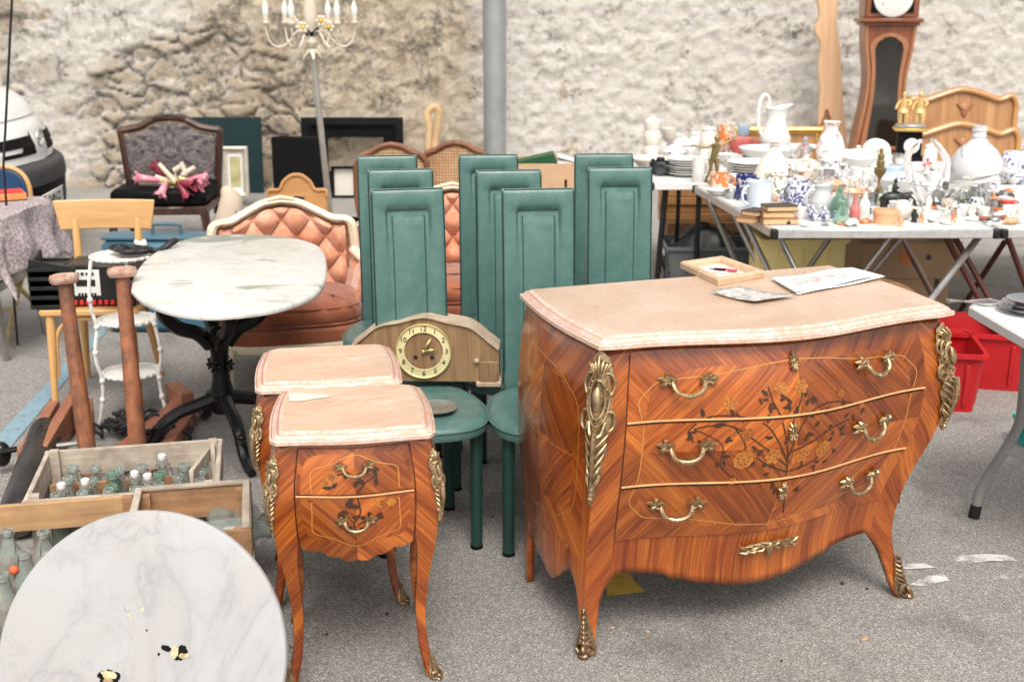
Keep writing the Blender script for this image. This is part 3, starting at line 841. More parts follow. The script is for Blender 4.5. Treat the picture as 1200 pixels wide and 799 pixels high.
    g.ell((0, -.008, -.004), (.014, .010, .017)); g.tube([(0, -.010, -.012), (.002, -.010, -.028), (-.004, -.005, -.040)], [.006, .005, .002], 6)
    o = g.build('apron_mount', M['brass'], root); o.matrix_local = B.fframe(t, z, .001)
    # corner mounts and foot mounts
    for sg in (-1, 1):
        def ridge(z): return B.front(sg, z)
        z0, z1 = (.45, .862) if sg < 0 else (.53, .845)
        base = rococo(z1 - z0, .043)
        lst = base.v
        out = V((sg * .62, -.78, 0)).normalized(); tx = V((-out.y, out.x, 0))
        for i, p in enumerate(lst):
            c = ridge(z0 + p.z); lst[i] = c + tx * p.x - out * p.y + out * .002
        base.build('corner_mount', M['brass'], root)
        sb = sabot(.145, .030); lst = sb.v
        for i, p in enumerate(lst):
            c = ridge(max(0, p.z)); lst[i] = c + tx * p.x - out * p.y + V((0, 0, max(0, -p.z) * 0))
            lst[i].z = max(.001, p.z)
        sb.build('foot_mount', M['bronze_mount'], root)
    # marble top
    def outline():
        P = []
        z = .865; fx = .018
        n = 48
        for k in range(n + 1):
            t = -1 + 2 * k / n; P.append((t * (a + fx), -D / 2 - .02 - B.E(t) * .95 + .012 * max(0, (abs(t) - .85) / .15)**2))
        for k in range(1, 17):
            u = k / 16; P.append((a + fx + .025 * sin(pi * u) * (1 - .2 * u) - .004 * u, -D / 2 - .02 + .012 + (D + .005) * u))
        for k in range(1, 24): P.append((a + fx - 2 * (a + fx) * k / 24, D / 2 - .003))
        for k in range(0, 16):
            u = 1 - k / 16; P.append((-(a + fx + .025 * sin(pi * u) * (1 - .2 * u) - .004 * u), -D / 2 - .02 + .012 + (D + .005) * u))
        return P
    g = marble_top(outline(), .864, .034, None); g.build('marble_top', [M['pink_marble'], M['lip'], M['groove']], root, smooth=50)
    return root, M4, B
# ------------------------------------------------------------------ the pair of nightstands
def build_nightstand():
    W, D, ZT = .395, .385, .672
    a = W / 2 - .006
    B = Bombe(a=a, d=D - .02, ztop=ZT, zap=.36, zc=.535, zcs=.53, bulge=.022, sbulge=.012, backin=.0, za=.405, lw0=.018, lw1=.020, lw2=.012, lp=8,
        Ef=lambda t: .5 + .5 * cos(pi * min(1, abs(t) / .9)),
        XL=[(0, -.004), (.06, .012), (.16, .022), (.28, .012), (.42, -.010), (.55, -.016), (.63, -.004), (.68, .006)],
        XR=[(0, .004), (.06, -.012), (.16, -.022), (.28, -.012), (.42, .010), (.55, .016), (.63, .004), (.68, -.006)],
        YF=[(0, -.006), (.06, .008), (.16, .016), (.28, .008), (.42, -.012), (.55, -.014), (.68, .006)],
        YB=[(0, .0), (.1, -.012), (.25, -.018), (.42, .0), (.68, .0)],
        KF=[(0, .0), (.2, .2), (.42, 1.1), (.6, 1.0), (.68, .8)])
    B.zap_front = lambda f: .405
    B.zap_side = lambda f: .405 - .030 * sin(pi * min(1, max(0, (f - .1) / .8)))
    root = thing('nightstand', 'slender two drawer marquetry nightstand in front with pink marble top and white corner patch', 'nightstand', (0, 0, 0), 0, 'matching marquetry nightstands')
    mats = [M['ven_ns'], M['ven_diag'], M['ven_vert'], M['dark_in'], M['ven_diag2']]
    def zone(nm, f, z):
        if nm == 'F': return (4 if f < .5 else 1)
        return 0 if .42 < z < .63 and .12 < f < .88 else (1 if nm == 'L' else 4)
    g = B.shell(root, zone)
    body = g.build('body', mats, root, recalc=False, mods=[('solid', .024, -1)]); weld(body, 1e-4)
    c = MB(); c.box((0, .006, .545), (2 * a - .07, D - .09, .23)); c.box((0, D / 2 - .022, .53), (2 * a - .06, .012, .27)); c.build('carcass', M['dark_in'], root)
    T0 = .70
    scal = lambda t: .402 - .034 * (.5 + .5 * cos(pi * min(1, abs(t) / T0 / .98))) - .008 * abs(sin(3 * pi * t / T0)) 
    dm = [M['ven_ns'], M['string'], M['line'], M['leaf_in'], M['petal_in'], M['petal_in2']]
    gu = MB(); B.drawer(gu, -T0, T0, .548, .660, .006, 0, 24, 8)
    gl = MB(); B.drawer(gl, -T0, T0, scal, .541, .006, 0, 30, 10)
    gl.mi = 1; gl.tube([B.front(-T0 + 2 * T0 * i / 24, .5425, .0075) for i in range(25)], .0026, 6)
    for sg in (-1, 1):
        fr = MB(); fr.tube([B.front(sg * (T0 + .02), .41 + .25 * i / 12, .0015) for i in range(13)], .0016, 5); fr.build('dark_edging', M['leaf_in'], root)
    gs = (gu, gl); rows = ((.549, .660), (.38, .541))
    def ln(pts, w, mi, off=.0068):
        dn = []
        for p_, q_ in zip(pts, pts[1:]):
            m_ = max(1, int(abs(q_[0] - p_[0]) / .05)); dn += [(p_[0] + (q_[0] - p_[0]) * i / m_, p_[1] + (q_[1] - p_[1]) * i / m_) for i in range(m_)]
        pts = dn + [pts[-1]]
        for k in (0, 1):
            seg = [q for q in pts if rows[k][0] < q[1] < rows[k][1]]
            if len(seg) > 1: B.ribbon(gs[k], seg, w, off, mi)
    def cur(lo, hi): return [(x, z) for x, z in car if lo <= z <= hi]
    car = []
    for k in range(161):
        u = 2 * pi * k / 160; cx, sz = cos(u), sin(u)
        x = abs(cx)**.55 * (1 if cx > 0 else -1); z = abs(sz)**.55 * (1 if sz > 0 else -1)
        car.append((.56 * x * (1 - .07 * cos(4 * u)), .527 + .108 * z * (1 + .10 * cos(5 * x))))
    h = 81
    for part in (car[:h], car[80:]): ln(part, .0011, 2)
    ln(spl2([(.02, .44), (-.03, .47), (.05, .50), (.02, .54)], 6), .002, 3); ln(spl2([(.02, .55), (.10, .58), (-.15, .60), (-.25, .588)], 6), .002, 3)
    ln(spl2([(.02, .55), (.12, .575), (.24, .590)], 6), .0016, 3); ln(spl2([(-.02, .47), (-.14, .50), (-.2, .49)], 6), .0016, 3); ln(spl2([(.02, .47), (.18, .48)], 6), .0016, 3)
    r2 = random.Random(8)
    for (t, z) in [(-.18, .505), (-.1, .515), (.04, .515), (-.16, .483), (.16, .485), (.24, .483), (.08, .46), (-.06, .465), (.10, .60), (.22, .61), (.26, .585), (-.12, .605), (.02, .58), (-.27, .566), (.05, .49), (-.05, .53)]:
        for q in range(2):
            k = 0 if z > .545 else 1; B.patch(gs[k], t, z, leaf_pts(r2.uniform(.016, .024), .006, r2.uniform(0, 6.28)), .0072, 3)
    for (t, z, r0, mi) in [(-.28, .592, .015, 4), (-.34, .578, .008, 4)]:
        B.patch(gu, t, z, flower_pts(r0, 6, .15), .0075, mi); B.patch(gu, t, z, flower_pts(r0 * .55, 5, .2), .0078, 5)
    B.patch(gl, .30, .521, flower_pts(.013, 7, .16), .0075, 4); B.patch(gl, .42, .519, flower_pts(.011, 6, .15), .0075, 4); B.patch(gl, .32, .52, flower_pts(.008, 6, .2), .0078, 5)
    for g, hz in ((gu, .615), (gl, .478)):
        d = g.build('drawer', dm, root, recalc=False)
        hh = bail_handle(); hh.xf(0, MX.Scale(.58, 4)); h_ = hh.build('handle', M['brass'], d); h_.matrix_local = B.fframe(0.0, hz, .006)
    for sg in (-1, 1):
        out = V((sg * .62, -.78, 0)).normalized(); tx = V((-out.y, out.x, 0))
        base = rococo(.19, .019)
        for i, p in enumerate(base.v): base.v[i] = B.front(sg, .455 + p.z) + tx * p.x - out * p.y * .6 + out * .001
        base.build('corner_mount', M['brass'], root)
        sb = sabot(.070, .018)
        for i, p in enumerate(sb.v):
            q = B.front(sg, max(0, p.z)) + tx * p.x - out * p.y * .7; q.z = max(.001, p.z); sb.v[i] = q
        sb.build('foot_mount', M['bronze_mount'], root)
    P = []; a2 = W / 2 + .006; cc = .030
    n = 24
    for k in range(n + 1):
        t = -1 + 2 * k / n; P.append((t * (a2 - cc * .55), -D / 2 - .014 - .014 * (.5 + .5 * cos(pi * t))))
    for k in range(0, 13):
        u = k / 12; P.append((a2 + .006 * sin(pi * u) - .012 * u**3, -D / 2 + cc * .25 + (D - .022) * u))
    for k in range(1, 12): P.append((a2 - .03 - 2 * (a2 - .03) * k / 12, D / 2 + .006))
    for k in range(0, 13):
        u = 1 - k / 12; P.append((-(a2 + .006 * sin(pi * u) - .012 * u**3), -D / 2 + cc * .25 + (D - .022) * u))
    g = marble_top(P, ZT + .001, .030, None, .034)
    top = g.build('marble_top', [M['pink_marble2'], M['lip'], M['groove']], root, smooth=50)
    # pale natural patch in the stone
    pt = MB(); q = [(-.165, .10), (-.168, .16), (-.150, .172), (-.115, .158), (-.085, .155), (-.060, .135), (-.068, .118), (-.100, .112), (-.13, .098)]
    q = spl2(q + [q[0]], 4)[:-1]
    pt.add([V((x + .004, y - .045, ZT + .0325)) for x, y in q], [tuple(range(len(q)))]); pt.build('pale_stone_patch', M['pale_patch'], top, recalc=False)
    return root
M['bronze_mount'] = mat('dull_bronze_mount', (.36, .25, .15), .42, .9, var=.35, scale=50, bump=.0015, bscale=120, dirt=(.07, .04, .02), dirtamt=.8, dscale=40)
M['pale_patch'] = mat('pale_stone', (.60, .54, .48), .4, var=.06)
com, comM, comB = build_commode()
ns = build_nightstand()
def place_ns(o, FLp, FRp):
    FL = G(*FLp, .70); FR = G(*FRp, .70); th = atan2(FR.y - FL.y, FR.x - FL.x); c = (FL + FR) / 2 + V((-sin(th), cos(th), 0)) * .226
    o.location = (c.x, c.y, 0); o.rotation_euler = (0, 0, th); return c, th
c1, th1 = place_ns(ns, (313, 516), (513, 506))
th2 = th1 + R(1.0); c2 = V((c1.x - .122, c1.y + .406, 0))
ns2 = dup(ns, c2, th2, 'second marquetry nightstand half hidden directly behind the front one', 'matching marquetry nightstands')
for ch in list(ns2.children):
    if ch.name.startswith('marble_top'):
        for g_ in list(ch.children): bpy.data.objects.remove(g_)
# ------------------------------------------------------------------ green leather chairs
def build_chair():
    root = thing('leather_chair', 'placeholder chair label to be replaced soon', 'chair', (0, 0, 0), 0, 'green leather high back dining chairs')
    LABELS.pop('placeholder chair label to be replaced soon')
    W2, Z0, Z1 = .121, .36, 1.12
    # backrest: front face as a relief, the seat side looks towards -y
    us = [-W2, -W2 + .004, -W2 + .012, -.078, -.068, -.060, -.050, -.0, .050, .060, .068, .078, W2 - .012, W2 - .004, W2]
    zs = [Z0, .44, .47, .48, .50, .6, .7, .8, .9, 1.0, 1.028, 1.036, 1.046, 1.058, 1.076, 1.108, 1.116, 1.12]
    def dep(x, z):
        ax = abs(x)
        d = .0
        e = min(W2 - ax, Z1 - z)
        if e < .012: d += .006 * (1 - e / .012)**2
        inn = min(.060 - ax, 1.036 - z)          # >0 inside the raised panel
        out = min(.078 - ax, 1.062 - z)          # >0 inside the groove outline
        if out > 0 and inn <= .012:
            q = sstep(.95, 1.05, z)
            d += (.005 + .015 * q) * min(1, out / .010) * (1 - max(0, min(1, inn / .012)))
        return d
    g = MB()
    P = lambda x, z, y: V((x * (1.0 + .0 * z), y - .045 * ((z - .45) / .67)**2 * -1, z))
    nu, nz = len(us), len(zs)
    vs = [P(x, z, -.018 + dep(x, z)) for z in zs for x in us]
    fs = [(j * nu + i, j * nu + i + 1, (j + 1) * nu + i + 1, (j + 1) * nu + i) for j in range(nz - 1) for i in range(nu - 1)]
    g.add(vs, fs)
    vb = [P(x, z, .018) for z in zs for x in us]; g.add(vb, [f[::-1] for f in fs])
    rim = [(i, 0) for i in range(nu)] + [(nu - 1, j) for j in range(1, nz)] + [(i, nz - 1) for i in range(nu - 2, -1, -1)] + [(0, j) for j in range(nz - 2, 0, -1)]
    A = [vs[j * nu + i] for i, j in rim]; Bk = [vb[j * nu + i] for i, j in rim]; n = len(rim)
    g.add(A + Bk, [(k, (k + 1) % n, n + (k + 1) % n, n + k) for k in range(n)])
    g.mi = 1
    for sx in (-.0535, .0535, -W2 + .002, W2 - .002):
        zt = 1.03 if abs(sx) < .1 else 1.11
        for k in range(int((zt - .5) / .0095)):
            z = zt - k * .0095; g.box(P(sx, z, -.0190 + dep(sx, z)), (.0030, .003, .0058))
    pp = [(-W2, z_) for z_ in (.40, .6, .8, 1.0, 1.10)] + [(-W2 + .006, Z1 - .001), (0, Z1), (W2 - .006, Z1 - .001)] + [(W2, z_) for z_ in (1.10, 1.0, .8, .6, .40)]
    g.tube([P(x, z, -.0165 + (.004 if abs(x) < W2 else .003)) for x, z in pp], .0022, 6)
    back = g.build('backrest', [M['leather'], M['stitch']], root, smooth=35)
    # seat
    out = []
    for k in range(56):
        a = 2 * pi * k / 56; c, s_ = cos(a), sin(a)
        e = .62 if s_ < 0 else .50
        x = .205 * abs(c)**e * (1 if c > 0 else -1); y = .235 * abs(s_)**(.80 if s_ < 0 else .55) * (1 if s_ > 0 else -1)
        x *= 1 - .16 * max(0, y / .235)
        out.append((x, y - .255))
    lv = [(.012, .408), (.002, .412), (0, .420), (0, .432), (.004, .444), (.014, .453), (.032, .457), (.07, .459)]
    g = MB(); g.loft([[V((x, y, z)) for x, y in offset2(out, d)] for d, z in lv])
    rim = [V((x, y, .440)) for x, y in offset2(out, -.0005)]
    g.tube(rim + [rim[0]], .0035, 6, cap=False)
    g.build('seat', M['leather'], root, smooth=45)
    for sx in (-1, 1):
        for yy, xx in ((-.385, .150), (-.055, .112)):
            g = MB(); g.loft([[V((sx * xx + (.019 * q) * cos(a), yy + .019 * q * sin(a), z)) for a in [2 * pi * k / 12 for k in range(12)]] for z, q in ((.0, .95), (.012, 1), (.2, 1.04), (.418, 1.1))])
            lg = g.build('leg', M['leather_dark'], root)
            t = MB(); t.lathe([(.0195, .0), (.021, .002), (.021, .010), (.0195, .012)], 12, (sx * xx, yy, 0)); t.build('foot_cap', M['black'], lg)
    return root
ch = build_chair()
spots = [  # pixel of the top centre, height, rotation, label
    ((480, 222), 12, 'front chair of the left row in green leather, right behind the mantel clock'),
    ((632, 222), 7, 'green leather chair nearest the chest, front one of the middle row'),
    ((471, 199), 9, 'second green leather chair from the front in the left row'),
    ((455, 183), 8, 'rear green leather chair of the left row before a cane chair'),
    ((597, 200), 5, 'second green leather chair from the front in the middle row'),
    ((573, 182), 4, 'rear green leather chair of the middle row under the metal post'),
    ((727, 197), 3, 'nearer of the two green leather chairs behind the big chest'),
    ((708, 181), 3, 'farther of the two green leather chairs behind the big chest')]
chairs = []
for k, ((px, py), rz, lab) in enumerate(spots):
    P = G(px, py, 1.118)
    if k == 0:
        o = ch; tag(o, lab, 'chair', 'green leather high back dining chairs')
    else: o = dup(ch, P, 0, lab, 'green leather high back dining chairs')
    o.location = (P.x, P.y - .045, 0); o.rotation_euler = (0, 0, R(rz)); chairs.append(o)
# ------------------------------------------------------------------ setting
def asphalt():
    m, nt, b = new_mat('asphalt'); t = NT(nt); o = t.oc()
    n1 = t.ramp(t.noise(o, 1.1, 6, .6), [(.3, (.275, .262, .245)), (.7, (.345, .332, .313))])
    n2 = t.ramp(t.noise(o, 330, 3, .75), [(.36, .62), (.64, 1.28)])
    c = t.mix(1.0, n1, n2, 'MULTIPLY')
    v0 = t.n('ShaderNodeTexVoronoi'); t.l(o, v0.inputs['Vector']); v0.inputs['Scale'].default_value = 215
    c = t.mix(1.0, c, t.ramp(t.xyz(v0.outputs['Color'])[2], [(.0, .60), (.35, .87), (.7, 1.07), (.9, 1.32), (1.0, 1.75)]), 'MULTIPLY')
    v = t.n('ShaderNodeTexVoronoi'); t.l(o, v.inputs['Vector']); v.inputs['Scale'].default_value = 210
    chip = t.ramp(t.xyz(v.outputs['Color'])[0], [(.80, 0.0), (.95, .65)])
    near = t.ramp(v.outputs['Distance'], [(.25, 1.0), (.55, 0.0)])
    c = t.mix(t.math('MULTIPLY', chip, near), c, (.40, .39, .37))
    dchip = t.ramp(t.xyz(v.outputs['Color'])[1], [(.82, 0.0), (.95, .8)])
    c = t.mix(t.math('MULTIPLY', dchip, near), c, (.045, .043, .040))
    st = t.ramp(t.noise(t.mapv(o, (1, 1, 1), (0, 0, 0), (4, 1, 0)), 2.6, 6, .65), [(.56, 0.0), (.72, .5)])
    c = t.mix(st, c, (.07, .066, .06))
    t.l(c, b.inputs['Base Color']); b.inputs['Roughness'].default_value = .82
    h = t.math('ADD', t.noise(o, 170, 4, .7), t.math('MULTIPLY', t.noise(o, 14, 4), .6))
    t.bump(h, 1.0, .008, b)
    return m
g = MB(); g.add([(-60, -30, 0), (60, -30, 0), (60, 90, 0), (-60, 90, 0)], [(0, 1, 2, 3)])
struct(g.build('ground', asphalt(), smooth=0))
def road_paint(name, col, amt, scale=30):
    m, nt, b = new_mat(name); t = NT(nt); o = t.oc()
    c = t.ramp(t.noise(o, 300, 3), [(.3, sc(col, .8)), (.7, sc(col, 1.15))]); t.l(c, b.inputs['Base Color']); b.inputs['Roughness'].default_value = .7
    a = t.math('ADD', t.math('MULTIPLY', t.noise(o, scale, 5, .7), .55), t.math('MULTIPLY', t.noise(o, 260, 3, .7), .45))
    t.l(t.ramp(a, [(amt, 0.0), (amt + .05, 1.0)]), b.inputs['Alpha'])
    t.bump(t.noise(o, 170, 4, .7), .6, .005, b)
    return m
g = MB(); a0, a1 = G(-34, 545), G(-4, 545); b0, b1 = G(157, 340), G(165, 340)
for p in (a0, a1, b0, b1): p.z = .004
g.add([a0, a1, b1, b0], [(0, 1, 2, 3)]); struct(g.build('blue_parking_line', road_paint('blue_road_paint', (.22, .33, .40), .40), smooth=0))
g = MB()
for q in ([(1118, 653), (1150, 650), (1178, 651), (1197, 659), (1160, 658), (1122, 663)], [(1066, 686), (1085, 676), (1108, 674), (1112, 681), (1080, 688)], [(1148, 678), (1200, 672), (1230, 671), (1230, 676), (1150, 681)], [(1050, 662), (1082, 661), (1098, 666), (1060, 668)]):
    g.add([V((*G(x, y).xy, .004)) for x, y in q], [tuple(range(len(q)))[::-1]])
struct(g.build('white_road_marking', road_paint('white_road_paint', (.60, .60, .59), .455, 12), smooth=0))
g = MB(); q = [(706, 662), (735, 660), (742, 680), (756, 694), (712, 700)]
g.add([V((*G(x, y).xy, .004)) for x, y in q], [tuple(range(5))[::-1]]); struct(g.build('yellow_road_marking', road_paint('yellow_road_paint', (.80, .52, .07), .40, 16), smooth=0))
# litter: small pebbles
r1 = random.Random(3)
g = MB(); P = G(1013, 750); g.box((P.x, P.y, .004), (.022, .008, .006), .002, rotM('Z', .5)); tag(g.build('wood_chip', M['beech']), 'tiny pale wood chip lying on the asphalt in front', 'wood chip')

for k in range(16):
    P = G(r1.uniform(330, 1150), r1.uniform(600, 790)); g = MB(); s_ = r1.uniform(.003, .007); g.ell((0, 0, s_ * .6), (s_, s_ * .8, s_ * .65), 7, 5); o = g.build('pebble', M['dark_in'] if k % 3 else M['card']); o.location = (P.x, P.y, 0); o.rotation_euler = (0, 0, k)
    tag(o, 'tiny loose pebble lying on the asphalt near the furniture', 'pebble', 'loose pebbles on the asphalt')
# wall -------------------------------------------------------------
YW = 11.75
def wallmat():
    m, nt, b = new_mat('limewashed_rubble_wall'); t = NT(nt); o = t.oc()
    X, _, Z = t.xyz(o)
    at = t.n('ShaderNodeAttribute', attribute_name='stone'); s_ = t.xyz(at.outputs['Color'])
    n = t.noise(o, 2.2, 7, .65)
    right = t.ramp(t.math('MULTIPLY_ADD', X, 1 / 12, .5), [(.08, .72), (.22, .70), (.31, .28), (.44, .22), (.50, .85), (.6, 1.0)])
    plaster = t.ramp(t.noise(o, 7, 8, .7), [(.30, (.64, .58, .50)), (.42, (.83, .785, .72)), (.7, (.89, .87, .835))])
    warm = t.ramp(t.noise(o, 5, 7, .7), [(.30, (.36, .28, .19)), (.46, (.64, .54, .41)), (.72, (.82, .73, .60))])
    f = t.math('ADD', t.math('MULTIPLY', n, .9), t.math('SUBTRACT', right, .5))
    c = t.mix(t.ramp(f, [(.33, 0.0), (.55, 1.0)]), warm, plaster)
    # individual stones
    stone = t.ramp(s_[1], [(.0, (.50, .40, .28)), (.35, (.66, .56, .43)), (.6, (.74, .66, .55)), (.8, (.60, .45, .28)), (1.0, (.72, .64, .53))])
    stone = t.mix(t.ramp(t.noise(o, 26, 6, .7), [(.35, 0.0), (.7, .5)]), stone, (.36, .29, .21))
    c = t.mix(s_[0], c, stone)
    c = t.mix(t.math('MULTIPLY', s_[2], .8), c, (.12, .09, .065))
    # grey-black lichen and soot
    reg = t.math('MULTIPLY', t.ramp(Z, [(.0, 0.0), (.12, 0.0), (.22, .55), (.5, 1.0)]) if False else t.ramp(t.math('MULTIPLY', Z, .5), [(.25, .12), (.62, 1.0)]),
                 t.ramp(t.math('MULTIPLY_ADD', X, .1, .5), [(.10, .55), (.26, 1.0), (.40, .8), (.54, .15), (.62, .22)]))
    d = t.math('ADD', t.math('MULTIPLY', t.noise(o, 3.2, 4, .6), .5), t.math('MULTIPLY', t.noise(o, 19, 6, .75), .5))
    d = t.math('ADD', d, t.math('MULTIPLY', reg, .085))
    c = t.mix(t.math('MULTIPLY', t.ramp(d, [(.56, 0.0), (.66, .9)]), 1.0), c, (.17, .155, .13))
    # ochre bare spots
    oc_ = t.ramp(t.math('ADD', t.noise(t.mapv(o, (1, 1, 1.3), (0, 0, 0), (3, 5, 1)), 2.4, 5, .6), t.math('MULTIPLY', t.noise(o, 21, 3), .12)), [(.70, 0.0), (.74, .7)])
    c = t.mix(oc_, c, (.50, .36, .20))
    pit = t.ramp(t.noise(o, 30, 6, .8), [(.55, 0.0), (.66, .85)])
    c = t.mix(t.math('MULTIPLY', pit, t.math('MULTIPLY_ADD', right, -.55, 1.0)), c, (.27, .22, .165))
    t.l(c, b.inputs['Base Color']); b.inputs['Roughness'].default_value = .92
    h = t.math('ADD', t.noise(o, 16, 8, .72), t.math('MULTIPLY', t.noise(o, 55, 6, .8), .7))
    t.bump(h, 1.0, .045, b)
    return m
def build_wall():
    xs = [-14 + k * .5 for k in range(17)]; xs = [x for x in xs if x < -5.6]
    x = -5.6
    while x < 5.6: xs.append(x); x += .024
    xs += [5.6 + k * .5 for k in range(18)]
    zs = []; z = -.05
    while z < 2.3: zs.append(z); z += .024
    zs += [2.4, 2.7, 3.0, 3.4, 3.8]
    vs = []; col = []
    for z in zs:
        for x in xs:
            q = V((x, 0, z))
            w = V((noise.noise(q * 3.1), 0, noise.noise(q * 3.1 + V((9, 0, 4)))))
            ex = noise.noise(V((x * .55, 3, z * .8))) + .55 - .34 * z - .20 * (x + 2.0) + .75 * math.exp(-((x + 3.3) / .6)**2 - ((z - .95) / .30)**2) + .25 * sstep(2.2, 4.5, x) * sstep(1, .4, z)
            ex += .22 * noise.noise(V((x * 2.3, 1, z * 2.9))); sm = sstep(.30, .62, ex)
            dd, pp = noise.voronoi(V((x / .27 + w.x * .55, 0.0, z / .15 + w.z * .55)), distance_metric='DISTANCE', exponent=2.5)
            edge = dd[1] - dd[0]
            hv = noise.cell(V((pp[0].x * 7.1, 1.0, pp[0].z * 5.3)))
            st = sstep(.0, .13, edge) * (.046 + .03 * hv) + noise.fractal(q * 9, 1, 2, 4) * .010
            pl = noise.fractal(q * 3.4, 1.0, 2.0, 4) * .012 + noise.fractal(q * 9, .7, 2, 3) * .022 + abs(noise.noise(q * 17)) * .020 + .045
            h = pl * (1 - sm) + st * sm
            vs.append((x, YW - h, z)); col.append((sm * sstep(.02, .16, edge) * .85, hv % 1.0, sm * (1 - sstep(.0, .085, edge)), 1))
    nx = len(xs)
    fs = [(j * nx + i, j * nx + i + 1, (j + 1) * nx + i + 1, (j + 1) * nx + i) for j in range(len(zs) - 1) for i in range(nx - 1)]
    # top and back so the wall has a thickness
    T = len(vs); top = (len(zs) - 1) * nx
    vs += [(x, YW + .5, zs[-1]) for x in xs]; col += [(0, .5, 0, 1)] * nx
    fs += [(top + i, top + i + 1, T + i + 1, T + i) for i in range(nx - 1)]
    T2 = len(vs); vs += [(xs[0], YW + .5, -.05), (xs[-1], YW + .5, -.05)]; col += [(0, .5, 0, 1)] * 2
    fs.append((T, T2, T2 + 1) + tuple(T + i for i in range(nx - 1, 0, -1)))
    me = bpy.data.meshes.new('stone_wall'); me.from_pydata(vs, [], fs); me.materials.append(wallmat())
    ca = me.color_attributes.new('stone', 'FLOAT_COLOR', 'POINT')
    ca.data.foreach_set('color', [c for q in col for c in q])
    me.polygons.foreach_set('use_smooth', [True] * len(me.polygons)); me.update()
    o = bpy.data.objects.new('stone_wall', me); COL.objects.link(o)
    tag(o, 'old rubble stone wall with flaking pale limewash closing the yard behind everything', 'wall')
build_wall()
# metal post in front of the wall
P = GY(580, 120, 10.9); g = MB(); g.lathe([(.105, 0), (.105, 3.6)], 28, (P.x, 10.9, 0)); po = g.build('metal_post', M['galv'])
tag(po, 'tall round galvanised steel post standing in front of the wall', 'post')

